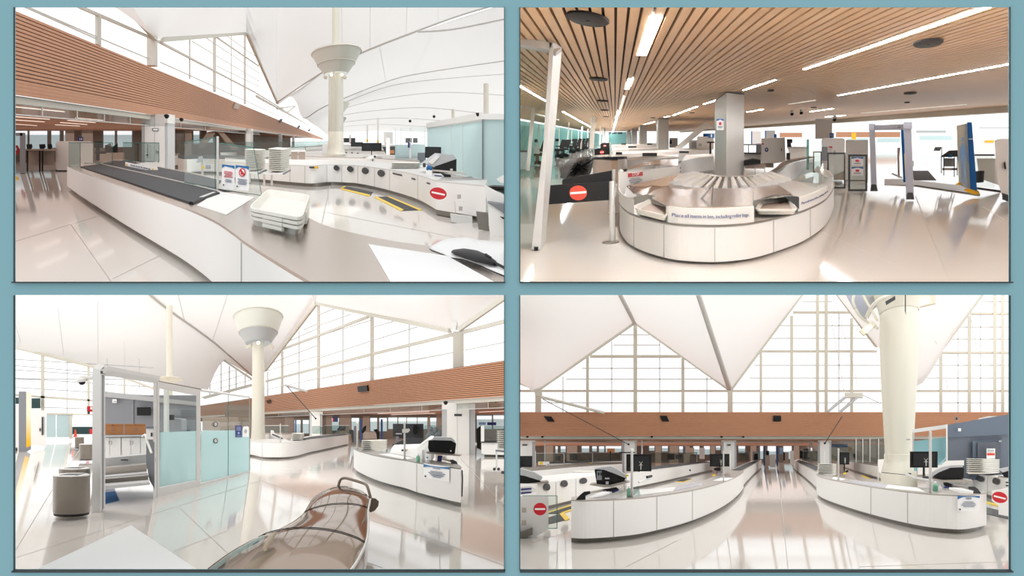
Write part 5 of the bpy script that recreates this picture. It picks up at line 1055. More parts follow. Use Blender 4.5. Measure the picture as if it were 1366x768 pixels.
tb2 = thing('search_table', 'folding black and steel table left of the body scanner', 'table', P(1268, 234, 28)); part('top', 'dkgrey', tb2, lambda m: ext(m, [(1256, 208), (1266, 201), (1278, 200.5), (1278, 209), (1257, 209.5)], 28, .6)); part('blue_tag', 'signblue', tb2, lambda m: ext(m, rect(1265, 206.8, 1270, 210), 27.9, .1)); part('shelf', 'steel', tb2, lambda m: ext(m, rect(1257, 224.5, 1277, 227), 28.1, .6))
for u, v in ((1255.8, 231), (1259, 234), (1273, 236), (1277, 234)): part('leg', 'dkgrey', tb2, lambda m: ext(m, rect(u - .6, 208, u + .6, v), 28.05, .1))
part('plate_arm', 'grey', tb2, lambda m: (ext(m, [(1245, 201), (1247.5, 196), (1256, 196), (1254, 201.5)], 28.2, .1), ext(m, rect(1255.5, 196, 1256.7, 210), 28.2, .1)))
part('panel', 'ltgrey', tb2, lambda m: ext(m, rect(1259, 211, 1274, 222), 28.4, .1))
wc = thing('white_cabinet', 'tall white cabinet cut by the right edge', 'cabinet', P(1340, 266, 20)); part('body', 'white', wc, lambda m: ext(m, [(1326.5, 187.5), (1331, 185.5), (1375, 185), (1375, 275), (1337, 262), (1330, 240)], 20, 3)); part('handle', 'black', wc, lambda m: ext(m, [(1339, 218), (1341, 215), (1342.3, 225.5), (1340, 225)], 19.9, .1)); part('foot', 'dkgrey', wc, lambda m: ext(m, [(1337, 258), (1375, 270), (1375, 280), (1337, 266)], 19.8, .5))
one('waste_bin', 'dark grey round bin right of the blue scanner', 'bin', 'dkgrey', lambda m: m.lathe(P(1306.5, 243, 24), [(.13, 0), (.15, .38), (.13, .38)], 16))
gr2 = thing('glass_rail', 'low glass rail with black top between scanner and white cabinet', 'rail', P(1315, 250, 24.5)); part('rail', 'black', gr2, lambda m: ext(m, rect(1300, 205.8, 1327, 207.8), 24.5, .1)); part('pane', 'glass', gr2, lambda m: ext(m, rect(1300, 208, 1327, 250), 24.5, .03)); part('counter_side', 'white2', gr2, lambda m: ext(m, [(1303, 212), (1328, 212), (1336, 248), (1306, 238)], 25.5, .6)); part('floor_track', 'black', gr2, lambda m: m.bar(H.g(1304, 250.5, .02), H.g(1337, 255, .02), .06, .04))
# bright terminal beyond the opening
for i, (q_, m_, y, tx) in enumerate(((rect(1115, 176, 1201, 183), 'wood', 120, 'far wood bulkhead seen over the detector'), (rect(1040, 177, 1070, 183), 'wood', 125, 'far wood bulkhead seen above the pale counter'), (rect(1222, 174, 1262, 177), 'ltgrey', 120, 'far grey bulkhead between detector and scanner'))): small('far_bulkhead', tx, 'bulkhead', m_, q_, y, 2)
for i, (a, b, v0, v1) in enumerate(((1170, 1201, 184, 190), (1226, 1270, 181, 187), (1130, 1158, 184, 192))): small('far_glass_front', 'far teal shop front %s' % ['inside the detector arch', 'left of the body scanner', 'left of the detector arch'][i], 'front', 'frost', rect(a, v0, b, v1), 118, 1)
small('yellow_board', 'small yellow panel far behind, left of the detector', 'panel', 'amber', rect(1136, 177, 1142, 186), 110, .5)
small('far_booth', 'far pale booth with yellow top right of the scanner', 'booth', ['white2', 'amber'], [rect(1300, 187, 1326, 205), rect(1314, 187, 1326, 190)], 80, 2)
small('far_beam', 'thin grey far beam at the right edge', 'beam', 'ltgrey', rect(1306, 169.5, 1350, 171), 90, .5)
# ================================================================== hall with the glass booth (lower left)
H = Hall(566, 99, 346); clip_to(True, False)
floor(H, -500, 681, 770)
floor_joints(H, [((20, 533 + 202), (71, 651)), ((71, 651), (117, 584)), ((20, 744), (237, 675)), ((237, 675), (345, 642)), ((237, 675), (303, 737)), ((137, 684), (139, 716)), ((345, 640), (420, 666)), ((490, 692), (585, 722)), ((585, 722), (672, 754)), ((585, 690), (587, 759)), ((615, 612), (672, 674)), ((232, 735), (303, 708)), ((483, 748), (510, 757))], 'dark_strip_1')
# ---- wood slat bulkhead on the right
A = P(672, 528.5, 40); pl3 = Plane(A, d=H.D); px3 = 40 / F; hh = 48 * px3
def along3(s, dz, dx=0.0): return A + H.D * s + V((dx, 0, dz))
part_hidden = None
mb = MB(); mb.prism([along3(-12, .02, .08), along3(-12, hh, .08), along3(300, hh, .08), along3(300, .02, .08)], V((.1, 0, 0)))
canopy3 = tag(mb.build('slatted_bulkhead', 'woodgap'), 'wood slat bulkhead across the right side behind the tall mast', 'bulkhead')
N = 17; mb = MB()
for k in range(N):
    z0 = hh * k / N; z1 = z0 + hh / N * .70
    mb.hull8([along3(-12, z0), along3(-12, z1), along3(-12, z1, .07), along3(-12, z0, .07)], [along3(300, z0), along3(300, z1), along3(300, z1, .07), along3(300, z0, .07)])
mb.build('slats', 'wood', canopy3)
part('edge_band', 'frame', canopy3, lambda m: m.hull8([along3(-12, -.26, .2), along3(-12, 0, .2), along3(-12, 0, .4), along3(-12, -.26, .4)], [along3(300, -.26, .2), along3(300, 0, .2), along3(300, 0, .4), along3(300, -.26, .4)]))
for q, m_, tx in (([(478.8, 515.5), (491.5, 513.3), (492.5, 521.3), (480.3, 522.8)], 'black', 'black square speaker on the right wood bulkhead'), ([(356.5, 534), (361, 532.8), (362.7, 536.5), (358.5, 537.8)], 'woodgap', 'brown square speaker near the mast on the wood bulkhead')):
    mb = MB(); pts = [pl3.at(u, v) for u, v in q]; mb.prism([p + V((-.03, -.02, 0)) for p in pts], V((-.1, -.1, 0))); tag(mb.build('loudspeaker', m_), tx, 'speaker')
# concourse
mb = MB(); mb.prism([along3(-12, -.26, .4), along3(300, -.26, .4), along3(300, -.26, 40), along3(-12, -.26, 40)], ZUP * .1); struct(mb.build('ceiling', 'woodceil'))
Y3 = 95
mb = MB(); ext(mb, rect(300, 540, 900, 592), Y3, .3); struct(mb.build('wall_back', 'dkwall'))
for u0, u1, v0, v1 in ((506, 516, 557, 575), (518, 530, 556.5, 572), (531.5, 542, 556.5, 572), (543, 556, 556.5, 572), (557, 571, 556.5, 572), (574, 582, 556.8, 572), (636, 656, 554, 572), (658, 690, 553.5, 572), (393, 401, 560, 578), (404, 412, 560, 578), (443, 452, 557, 574), (469, 479, 557, 574), (494, 503, 557, 575)):
    mb = MB(); ext(mb, rect(u0, v0, u1, v1), Y3 - .1, .1); wo = struct(mb.build('window_1', 'daywin')); part('pane', 'daywin_hi', wo, lambda m: ext(m, rect(u0, v0 + .7, u1, v0 + 5), Y3 - .15, .05))
for u0, u1, v0 in ((380, 392, 556), (435, 443, 554), (453, 468, 553), (570, 574, 555), (582, 589, 544), (484, 493, 555)): struct(one('column', 'taupe column', 'column', 'taupe', lambda m: ext(m, rect(u0, v0, u1, 592), Y3 - 6, 2)))
for i, (a, b) in enumerate((((505, 551.5), (572, 549)), ((520, 553), (580, 551)), ((640, 549.5), (690, 547)), ((372, 556), (395, 555)), ((440, 556.5), (480, 555)))):
    hcl = H.hgt(A) - .28; p, q = H.g(*a, hcl), H.g(*b, hcl); one('ceiling_light', ['nearest long strip light under the wood bulkhead', 'second strip light under the wood bulkhead', 'strip light right of the wide pier', 'strip light near the mast under the bulkhead', 'strip light right of the slim pier'][i], 'light', 'lamp_dim', lambda m: m.bar(p, q, .25, .03), 'strip lights under the right bulkhead')
def pier3(u0, u1, y, label, vt, vb):
    root = thing('pier', label, 'pier', P((u0 + u1) / 2, vb, y)); w = u1 - u0
    part('casing', 'white2', root, lambda m: ext(m, rect(u0 + w * .15, vt, u1 - w * .18, vb), y, 1.6)); part('side_channel', 'ltgrey', root, lambda m: ext(m, rect(u0, vt + w * .2, u0 + w * .15, vb), y + .1, 1.4)); part('side_channel', 'ltgrey', root, lambda m: ext(m, rect(u1 - w * .18, vt + w * .2, u1, vb), y + .1, 1.4)); part('head', 'white2', root, lambda m: ext(m, rect(u0, vt, u1, vt + w * .2), y + .05, 1.4))
    if w > 30: part('panel_joint', 'whitegap', root, lambda m: ext(m, rect((u0 + u1) / 2 - 2, vt, (u0 + u1) / 2 - 1.6, vb), y - .02, .02)); part('plate', 'dkgrey', root, lambda m: ext(m, rect(606, 552, 616, 554.8), y - .05, .04))
    return root
pier3(589.5, 634, 45.5, 'wide white pier at right behind the black printer', 537, 606); pier3(413, 430, 70, 'slim white pier behind the far counter belt', 549, 592)
for u, v in ((594.5, 537.5), (661, 535)):
    p = P(u, v, 42); c = thing('dome_camera', 'black dome camera %s' % ('at the top left of the wide pier' if u < 600 else 'under the bulkhead at the right edge'), 'camera', p); part('housing', 'black', c, lambda m: m.lathe(p, [(.08, .12), (.14, .08), (.14, 0)], 12)); part('dome', 'screen', c, lambda m: m.ball(p, .11, 8), smooth=True)
one('transom_glass', 'clear transom glass under the right wood bulkhead', 'glazing', ['glass', 'steel_lt'], lambda m: [m.prism([along3(-10, -.65, .3), along3(150, -.65, .3), along3(150, -.26, .3), along3(-10, -.26, .3)], V((.02, 0, 0))), m.mset(1)] + [m.bar(along3(s, -.65, .3), along3(s, -.26, .3), .04) for s in (2, 6, 10, 15, 20, 30, 45)] + [m.bar(along3(-10, -.65, .3), along3(150, -.65, .3), .04)])
# hanging cable with little black microphone/speaker
cbm = thing('stay_cable', 'thin dark stay cable with black end in front of the slim pier', 'cable', P(421.5, 559, 50)); part('cable', 'dkgrey', cbm, lambda m: m.tube([P(382, 514, 52), P(421, 558, 50)], .03, 5)); part('end_fitting', 'black', cbm, lambda m: m.ball(P(421, 558, 49.8), .07, 6)); part('strut', 'rib', cbm, lambda m: m.tube([P(380, 513.5, 52), P(410, 522, 52)], .09, 6))
# ---- clerestory
pc3 = Plane(A + V((1.2, 0, 0)), d=H.D)
def c3(u, v): return pc3.at(u, v)
win3 = struct(thing('window_1', 'x', 'x', c3(560, 480))); del win3['label']; del win3['category']
def cb3(m, a, b, w_, d_=.12): p, q = c3(*a), c3(*b); w_ = max(w_, 1.3); m.bar(p, q, w_ * min((p.y + q.y) / 2, 140) / F, d_)
mb = MB()
for a, b, w_ in (((611.5, 491), (611.5, 442), 14), ((425, 520), (425, 405), 2.8), ((496.5, 508), (496.5, 422), 4), ((376.5, 528), (376.5, 468), 2.4)): cb3(mb, a, b, w_, .4)
for a, b, w_ in (((355, 508.5), (495, 472.5), 2.2), ((495, 472.5), (604, 446), 2.4), ((377, 465.5), (492, 422), 2.2), ((617, 443), (690, 424), 3.2), ((270, 530), (335, 513), 1.8)): cb3(mb, a, b, w_, .25)
mb.build('frame', 'frame', win3); mb = MB()
for a, b, w_ in (((457.5, 513), (457.5, 412), 1.1), ((546, 499), (546, 433), 1.2), ((399, 524), (399, 442), 1), ((357, 530), (357, 496), 1), ((357, 494), (430, 473), .8), ((362, 484), (425, 460), .8), ((385, 455), (425, 437.5), .8), ((405, 440), (425, 431), .8), ((357, 519), (500, 489), .8), ((500, 489), (604, 470), .8), ((425, 478), (495, 454.5), .8), ((495, 454.5), (556, 436), .8), ((425, 448), (495, 427), .8), ((425, 420), (445, 412), .8), ((425, 434), (468, 419), .8), ((495, 437), (530, 427), .8), ((620, 467), (690, 453), .9), ((430, 505), (604, 470), .5), ((425, 492), (495, 471), .5), ((280, 505), (280, 530), 1), ((295, 483), (295, 524), 1.2), ((315, 494), (315, 520), 1), ((306, 488), (306, 524), .7), ((327, 500), (327, 516), .7), ((280, 513), (337, 496), 1), ((285, 502), (315, 493), 1), ((285, 520), (337, 506), .7)): cb3(mb, a, b, w_, .06)
mb.build('mullion', 'rib', win3)
part('pane', 'winglass', win3, lambda m: m.prism([c3(355, 530), c3(690, 478), c3(690, 390), c3(672, 398), c3(612, 440), c3(428, 404), c3(355, 496)], V((.03, 0, 0))))
tr3 = thing('roof_truss', 'white steel roof truss rising to a peak right of the tall mast', 'truss', c3(425, 404))
def t3(m, a, b, w_): p, q = c3(*a), c3(*b); m.bar(p + V((-.2, 0, 0)), q + V((-.2, 0, 0)), w_ * (p.y + q.y) / 2 / F, .3)
part('chord', 'frame', tr3, lambda m: t3(m, (425, 404.5), (604, 441), 4.4)); part('chord', 'frame', tr3, lambda m: t3(m, (425, 404.5), (356, 494), 3)); part('chord', 'frame', tr3, lambda m: t3(m, (617, 439), (690, 388), 4.6)); part('hanger', 'rib', tr3, lambda m: t3(m, (421, 390), (425, 404), 5)); None
tr4 = thing('roof_truss', 'small far roof truss above the glass booth', 'truss', c3(295, 478)); part('chord', 'frame', tr4, lambda m: t3(m, (295, 477), (278, 517), 1.8)); part('chord', 'frame', tr4, lambda m: t3(m, (295, 477), (337, 505), 1.4)); part('tie', 'frame', tr4, lambda m: t3(m, (274, 531), (337, 514), 1.5))
# ---- tent fabric
def R(px, y): return [P(u, v, yy) for (u, v), yy in zip(px, y)] if isinstance(y, list) else [P(u, v, y) for u, v in px]
def c3y(u): return c3(u, 450).y
TOP = 387.5
def sheet3(a, b, seams=(), rib=None, ribr=.08, sl=None):
    mb = MB(); loft_px(mb, a, b, 8, 0.0); o = struct(mb.build('ceiling', 'fabric', smooth=True))
    A5, B5 = smooth_px(a, 5), smooth_px(b, 5)
    for k in seams: part('seam', 'seamline', o, lambda m: m.tube([A5[k] * (1 - t) + B5[k] * t - V((0, .15, 0)) for t in (0, .25, .5, .75, 1)], .04, 5))
    if rib: part('rib', 'rib', o, lambda m: m.tube([p - V((0, .3, 0)) for p in (B5 if rib == 'b' else A5)], ribr, 6), smooth=True)
    return o
up3 = [(-60, 388), (0, 388), (60, 388), (120, 388), (170, 388), (196, 388), (215, 404), (235, 419), (262, 438), (277, 449), (290, 459), (315, 481), (340, 503)]
lo3 = [(-40, 452), (20, 463.5), (60, 473), (90, 480), (117, 487), (145, 493), (170, 499), (200, 505), (235, 513), (277, 521), (286, 499), (295, 477), (338, 503)]
A3, B3 = R(up3, [68, 68, 68, 68, 69, 70, 75, 82, 93, 100, 107, 122, 140]), R(lo3, [80, 82, 85, 87, 90, 93, 97, 101, 108, 122, 120, 118, 140])
mb = MB(); loft_px(mb, A3, B3, 8, sm=1); o3 = struct(mb.build('ceiling', 'fabric', smooth=True))
part('rib', 'rib', o3, lambda m: m.tube([p - V((0, .3, 0)) for p in A3[5:]], .14, 6), smooth=True)
for (u0, v0, u1, v1) in ((75, 394, 85, 474), (130, 390, 131, 487), (20, 430, 29, 463), (166, 455, 166, 496), (60, 388, 70, 400)): part('seam', 'seamline', o3, lambda m: m.tube([P(u0, v0, 69 + (v0 - 388) * .15), P((u0 + u1) / 2, (v0 + v1) / 2, 75.5 + ((v0 + v1) / 2 - 440) * .1), P(u1, v1, 84)], .03, 5))
peak = [(192, 386), (250, 386), (320, 386), (380, 386), (420, 386), (424, 395), (425, 404)]
sheet3(R(peak, [72, 72, 74, 76, 78, c3y(425) - 1, c3y(425) - .5]), R([(205, 396), (256, 434), (290, 459), (315, 481), (337, 501), (345, 502), (356, 494)], [73, 91, 108, 123, 139, 150, c3y(356) - .5]), seams=(4, 9))
sheet3(R([(420, 386), (470, 386), (540, 386), (590, 386), (610, 386), (640, 386), (690, 386)], 52), R([(425, 404), (480, 415.5), (540, 428), (580, 436), (611, 440), (640, 423), (690, 388)], [c3y(425), c3y(480), c3y(540), c3y(580), c3y(611) - .3, c3y(640), c3y(690)]))
vr = one('valley_rib', 'grey fabric valley fold above the clerestory column', 'rib', 'rib', lambda m: m.hull8([c3(607, 440) + V((-.3, -.3, 0)), c3(614, 440) + V((-.3, -.3, 0)), c3(614, 438) + V((-.3, -.1, 0)), c3(607, 438) + V((-.3, -.1, 0))], [P(611, 390, 53), P(619, 390, 53), P(619, 388, 54), P(611, 388, 54)]))
# ---- left curtain wall
YW = 84
w3 = struct(thing('window_1', 'x', 'x', P(90, 560, YW))); del w3['label']; del w3['category']
mb = MB()
for u0, u1, v0, v1 in ((54.5, 59.5, 472, 550), (116.5, 119.8, 488, 552), (164.5, 167.5, 495, 530)): ext(mb, rect(u0, v0, u1, v1), YW, .5)
ext(mb, [(10, 524.5), (126, 533), (126, 535.5), (10, 527.5)], YW, .3); ext(mb, [(20, 461.5), (126, 487.5), (212, 506), (212, 509), (126, 491), (20, 465)], YW - .2, .4); ext(mb, [(62, 550.5), (126, 552), (126, 554), (62, 552.8)], YW, .4); ext(mb, rect(92.5, 553, 97, 585), YW, .3)
ext(mb, [(168, 503), (206, 517), (206, 520), (168, 506)], YW, .3)
mb.build('frame', 'cream', w3); mb = MB()
for u in (89.7, 143, 186): ext(mb, rect(u - .4, 478, u + .4, 552), YW + .1, .1)
for v, dv in ((478, 7), (492, 7.5), (503, 7.5), (515.5, 7), (541, 4), (505, 0), (486, 10)): ext(mb, [(10, v), (205, v + dv * 1.7), (205, v + dv * 1.7 + .9), (10, v + .9)], YW + .1, .1)
mb.build('mullion', 'ltgrey', w3); part('pane', 'winglass', w3, lambda m: ext(m, [(0, 462), (212, 508), (212, 540), (126, 556), (0, 552)], YW + .3, .05))
part('lower_panel', 'frost', w3, lambda m: ext(m, rect(62, 553, 74.6, 583), YW, .1)); part('lower_panel', 'frost', w3, lambda m: ext(m, rect(75.5, 553, 92.5, 583), YW, .1))
small('shop_window', 'bright opening above dark green panel by the red cone', 'window', ['daywin_hi', 'dkgreen'], [rect(96.5, 558, 124, 569), rect(96.5, 569, 124, 579)], YW - .5, .2)
for i, q in enumerate((rect(10, 530, 25, 538.5), rect(42, 531, 54, 544.5))): small('green_hoarding', 'dark green panel %s the yellow kiosk' % ['left of', 'right of'][i], 'panel', 'dkgreen', q, YW - .8, .2)
ks = thing('kiosk', 'tall kiosk sign with grey side and white to yellow face', 'kiosk', P(33, 602, 50)); part('grey_side', 'grey', ks, lambda m: ext(m, rect(25, 522, 35, 602.5), 50, 1)); part('face', 'kioskyellow', ks, lambda m: ext(m, [(35, 522), (41.5, 525), (41.5, 594), (35, 597)], 50, 1)); part('foot', 'grey', ks, lambda m: ext(m, [(35, 597), (41.5, 594), (41.5, 599), (35, 602.5)], 50, .9))
wmx = thing('vending_cabinet', 'white cabinet with a door right of the yellow kiosk', 'cabinet', P(52, 598, 56)); part('body', 'white2', wmx, lambda m: ext(m, [(42, 545), (55, 547), (61.5, 548), (61.5, 596), (42, 593)], 56, 1.5)); part('slot', 'dkgrey', wmx, lambda m: ext(m, rect(55.5, 556, 57.5, 580), 55.9, .1)); part('handle', 'dkgrey', wmx, lambda m: ext(m, rect(52.5, 571, 54, 575), 55.9, .1))
small('service_hatch', 'white door with black handle cut by the left edge', 'door panel', ['white2', 'black'], [rect(8, 540, 25, 602), rect(20.5, 597, 22.5, 602)], 52, .5)
cctv = thing('security_camera', 'white arm camera with dark dome fixed to the booth post', 'camera', P(110, 511, 15.6)); part('arm', 'white2', cctv, lambda m: m.tube([P(124, 503.5, 15.6), P(108, 502.5, 15.6)], .035, 8)); part('housing', 'white2', cctv, lambda m: m.lathe(P(109.5, 508.5, 15.6), [(.11, 0), (.12, .05), (.05, .12)], 16)); part('dome', 'black', cctv, lambda m: m.ball(P(109.5, 509.3, 15.6), .07, 8), smooth=True)
small('fire_sign', 'red sign on the cream curtain wall post', 'sign', ['red', 'paper', 'dkgrey'], [rect(116, 541.5, 125, 549), rect(120.5, 542.5, 123, 546), rect(116.5, 549, 120, 552)], YW - 1, .2)
cn = thing('traffic_cone', 'orange traffic cone before the bright opening', 'cone', P(100.5, 582.5, 70)); part('cone', 'redorange', cn, lambda m: m.lathe(P(100.5, 582, 70), [(.16, 0), (.03, .75)], 14)); part('base', 'redorange', cn, lambda m: m.lathe(P(100.5, 582.5, 70), [(.24, 0), (.24, .05)], 4))
small('fire_extinguisher', 'red extinguisher beside the booth post', 'extinguisher', 'red', rrect(119.5, 572, 124, 578.5, 1), 60, .2)
def can(name, label, u0, u1, vt, vb, y, ey, slot=True):
    c = (u0 + u1) / 2; r = (u1 - u0) / 2 * y / F; b = P(c, vb, y); hgt_ = (vb - vt) * y / F
    root = thing(name, label, 'bin', b)
    part('body', 'canmetal', root, lambda m: m.lathe(b, [(r * .97, .05), (r, hgt_ * .1), (r, hgt_)], 32, H.E * ey), smooth=True); part('foot', 'black', root, lambda m: m.lathe(b, [(r * .95, 0), (r * .97, .05)], 32, H.E * ey))
    part('lid', 'steel_lt', root, lambda m: m.lathe(b + ZUP * hgt_, [(r, 0), (r * 1.01, .015), (r * .9, .03)], 32, H.E * ey), smooth=True)
    if slot: part('slot', 'black', root, lambda m: m.prism([b + ZUP * (hgt_ + .03) + V((x * r, 0, 0)) + H.E * (ey * r * yy) for x, yy in ((-.45, -.75), (.55, -.75), (.7, .2), (-.2, .2))], ZUP * .008))
    return root
can('waste_can', 'large brushed steel oval waste can nearest the booth post', 71.5, 119.5, 634, 686, 14.6, .42); can('waste_can', 'second steel waste can standing right behind the nearest', 79, 119.5, 625, 668, 17.3, .4)
can('waste_can', 'small steel waste can farther back by the booth post', 106, 125, 592.5, 613.5, 36.5, .5, False); can('waste_can', 'farthest steel waste can near the orange cone', 100, 112, 583, 597.5, 56, .5, False)
small('white_box', 'white papers heaped on the small steel can', 'papers', 'paper', [(112, 592), (114, 582), (124, 581), (125, 592)], 38, .5)
# ---- glass booth: post, lintel, sliding door, frosted panels
yb0 = H.y(683.5); F0, F1, F2 = H.g(122.5, 683.5), H.g(205, 664.5), H.g(333, 629.5)
bo = thing('booth_portal', 'white metal booth frame with tall post and lintel at left', 'frame', H.g(129, 683.5))
part('post', 'alu', bo, lambda m: m.prism([P(122.5, 684, yb0), P(134, 684, yb0), P(134, 493, yb0), P(123.5, 491.5, yb0)], V((-.1, .35, .07)))); part('post_reveal', 'grey', bo, lambda m: m.prism([P(134, 684, yb0 + .01), P(135.2, 683, yb0 + .1), P(135.2, 494, yb0 + .1), P(134, 493, yb0 + .01)], V((-.05, .2, .04))))
YD = F1.y
part('lintel', 'alu', bo, lambda m: m.prism([P(134, 493.5, yb0), P(206, 506.5, YD), P(206, 511, YD), P(134, 499.5, yb0)], V((0, .3, .06)))); part('lintel_track', 'dkgrey', bo, lambda m: m.prism([P(134, 494.5, yb0 - .02), P(204, 507.3, YD - .02), P(204, 509.4, YD - .02), P(134, 498, yb0 - .02)], V((0, .02, 0)))); part('jamb', 'alu', bo, lambda m: m.prism([P(205, 664, YD + .2), P(210, 663, YD + .2), P(210, 507, YD + .2), P(205, 507, YD + .2)], V((-.1, .3, .06))))
YE = F2.y
def dl(u): t = (u - 205) / (333 - 205); return YD / (1 + t * (YD / YE - 1))     # depth along the booth front
def D3(u, v): return P(u, v, dl(u))
def dpoly(m, px, t=.06, off=0.0): m.prism([P(u, v, dl(u) - off) for u, v in px], V((-.5 * t, t, t * .2)))
dr = thing('sliding_door', 'sliding glass door in a wide pale metal frame', 'door', H.g(236, 656))
part('stile', 'alu', dr, lambda m: dpoly(m, [(204.5, 508), (212.5, 509.5), (212.5, 662.5), (204.5, 665)], .1, .03)); part('stile', 'alu', dr, lambda m: dpoly(m, [(262, 519), (267.5, 520), (267.5, 649.5), (262, 651)], .1, .03)); part('top_rail', 'alu', dr, lambda m: dpoly(m, [(212, 509.5), (262, 519), (262, 527.5), (212, 518)], .1, .03)); part('bottom_rail', 'alu', dr, lambda m: dpoly(m, [(212, 650.5), (262, 640.5), (262, 651), (212, 662.7)], .1, .03))
part('clear_pane', 'glass', dr, lambda m: dpoly(m, [(212, 518), (262, 527.5), (262, 575), (212, 577)], .03)); part('frosted_pane', 'frost2', dr, lambda m: dpoly(m, [(212, 577), (262, 575), (262, 641), (212, 651)], .03)); part('handle', 'steel', dr, lambda m: m.bar(D3(208.5, 615) + V((0, -.1, 0)), D3(208.5, 609) + V((0, -.1, 0)), .05))
part('roof_ledge', 'kick', dr, lambda m: m.prism([D3(206, 507) + V((0, -.02, 0)), D3(268, 518.5) + V((0, -.02, 0)), D3(268, 520) + V((0, -.02, 0)), D3(206, 508.4) + V((0, -.02, 0))], V((0, .05, 0))))
gp3 = thing('glass_partition', 'frosted glass booth wall with clear upper band and round locks', 'partition', H.g(300, 639))
part('clear_pane', 'glass', gp3, lambda m: dpoly(m, [(268, 521.5), (333, 531), (333, 573.5), (268, 575)], .03)); part('frosted_pane', 'frost2', gp3, lambda m: dpoly(m, [(268, 575), (333, 573.5), (333, 628), (268, 645)], .03)); part('head_rail', 'alu', gp3, lambda m: dpoly(m, [(267, 519.5), (333.5, 529.2), (333.5, 530.8), (267, 522)], .1, .02)); part('foot_rail', 'alu', gp3, lambda m: dpoly(m, [(267, 644.5), (333.5, 628.2), (333.5, 631), (267, 648)], .1, .04))
part('mullion', 'glass_edge', gp3, lambda m: dpoly(m, [(304, 527), (304.7, 527), (304.7, 636), (304, 636)], .05, .01)); part('end_edge', 'steel', gp3, lambda m: dpoly(m, [(332.6, 530), (333.6, 530), (333.6, 629), (332.6, 629)], .06, .01)); part('inner_stile', 'white2', gp3, lambda m: m.bar(P(222, 519, YD + 4), P(222, 645, YD + 4), .12))
for v in (566, 588): part('round_lock', ['dkgrey', 'steel_lt'], gp3, lambda m: (dpoly(m, ell(287.7, v, 3.1, 3.4), .03, .08), m.mset(1), dpoly(m, ell(287.7, v, 2, 2.2), .03, .14)))
sg = thing('wall_notice', 'blue notice on the end of the frosted glass', 'sign', D3(318, 583)); part('sheet', 'navy', sg, lambda m: dpoly(m, [(313.8, 567.5), (322.8, 567.5), (322.8, 583), (314.2, 583)], .02, .06)); part('lettering', 'lightblue', sg, lambda m: [dpoly(m, rect(315.5, v, 321.3, v + .6), .01, .12) for v in (569.5, 571.3, 573.2, 581)]); part('emblem', 'lightblue', sg, lambda m: dpoly(m, ell(318.3, 577.5, 1.3, 1.5), .01, .12))
sg2 = thing('wall_notice', 'white notice beside the blue one on the frosted glass', 'sign', D3(328, 582)); part('sheet', 'paper', sg2, lambda m: dpoly(m, [(323.8, 571.5), (325, 569), (330.5, 568.5), (332, 570), (332, 582.5), (324, 582.5)], .02, .06)); part('emblem', 'ltgrey', sg2, lambda m: dpoly(m, ell(328, 575, 1.7, 2.6), .01, .12))
# booth interior
YI = 27.0
struct(one('wall_inner', 'grey room wall', 'wall', ['bluegrey3', 'ltgrey', 'whitegap'], lambda m: (ext(m, rect(128, 527, 262, 612), YI, .2), m.mset(1), ext(m, [(128, 520.5), (262, 536), (262, 541), (128, 528)], YI - .15, .3), m.mset(2), ext(m, rect(177, 531, 177.6, 580), YI - .05, .05))))
struct(one('wall_inner', 'grey side wall', 'wall', 'bluegrey3', lambda m: m.prism([P(224, 557, YI - .2), P(246, 560, YI - 1), P(246, 640, YI - 1), P(224, 612, YI - .2)], V((0, .2, 0)))))
small('thermostat', 'small white thermostat high on the grey booth wall', 'thermostat', ['paper', 'ltgrey'], [rrect(149.8, 532.3, 155.8, 537.2, .6), rect(151.5, 534.5, 154.5, 536)], YI - .2, .1)
small('television', 'black wall television inside the grey booth', 'television', ['black', 'screen'], [rect(182.5, 543, 201.3, 554), rect(183.2, 543.8, 200.7, 553)], YI - .3, .15)
for i, (a, b) in enumerate(((134.5, 165), (166.2, 194.3))):
    bx = thing('cardboard_box', '%s brown cardboard box on the white cabinets' % ['left', 'right'][i], 'box', P((a + b) / 2, 579.5, 23)); part('carton', 'boxbrown', bx, lambda m: ext(m, rect(a, 565.3, b, 579.5), 23, .8)); part('lid', 'boxbrown', bx, lambda m: ext(m, rect(a - .2, 565, b + .2, 566.4), 22.95, .9)); part('handhole', 'dkwall', bx, lambda m: ext(m, rrect((a + b) / 2 - 2, 571.8, (a + b) / 2 + 2.2, 573.4, .6), 22.97, .03)); part('label_strip', 'woodgap', bx, lambda m: ext(m, rect((a + b) / 2 - .5, 566.5, (a + b) / 2 + 1.8, 567.2), 22.94, .02))
cbn = thing('base_cabinet', 'row of white base cabinets with grey worktop in the booth', 'cabinet', P(165, 612, 22.6)); part('worktop', 'ltgrey', cbn, lambda m: ext(m, [(128, 580.5), (195, 580), (196, 581.5), (128, 583.5)], 22.4, 1.2)); part('carcass', 'white2', cbn, lambda m: ext(m, [(128, 583), (196, 581.5), (196, 608), (128, 611)], 22.7, 1)); part('plinth', 'grey', cbn, lambda m: ext(m, [(128, 611), (196, 608), (196, 609.3), (128, 612.6)], 22.9, .6))
for a, b in ((129, 146.3), (146.7, 161.2), (162.3, 174.5), (174.9, 187), (187.6, 195)): last_door = part('door', 'white', cbn, lambda m: ext(m, [(a, 584), (b, 583.6), (b, 609 - (b - 130) * .03), (a, 610 - (a - 130) * .03)], 22.6, .06))
doors = [c for c in cbn.children if c.name.startswith('door')]
for u, k in ((145, 0), (148.3, 1), (173.5, 2), (176.5, 3)): part('handle', 'steel', doors[k], lambda m: m.tube([P(u, 588, 22.5), P(u + .8, 590.5, 22.4), P(u, 593, 22.5)], .012, 5))
stp = thing('booth_step', 'grey floor platform with steel edged steps inside the booth', 'step', P(165, 650, 17.5))
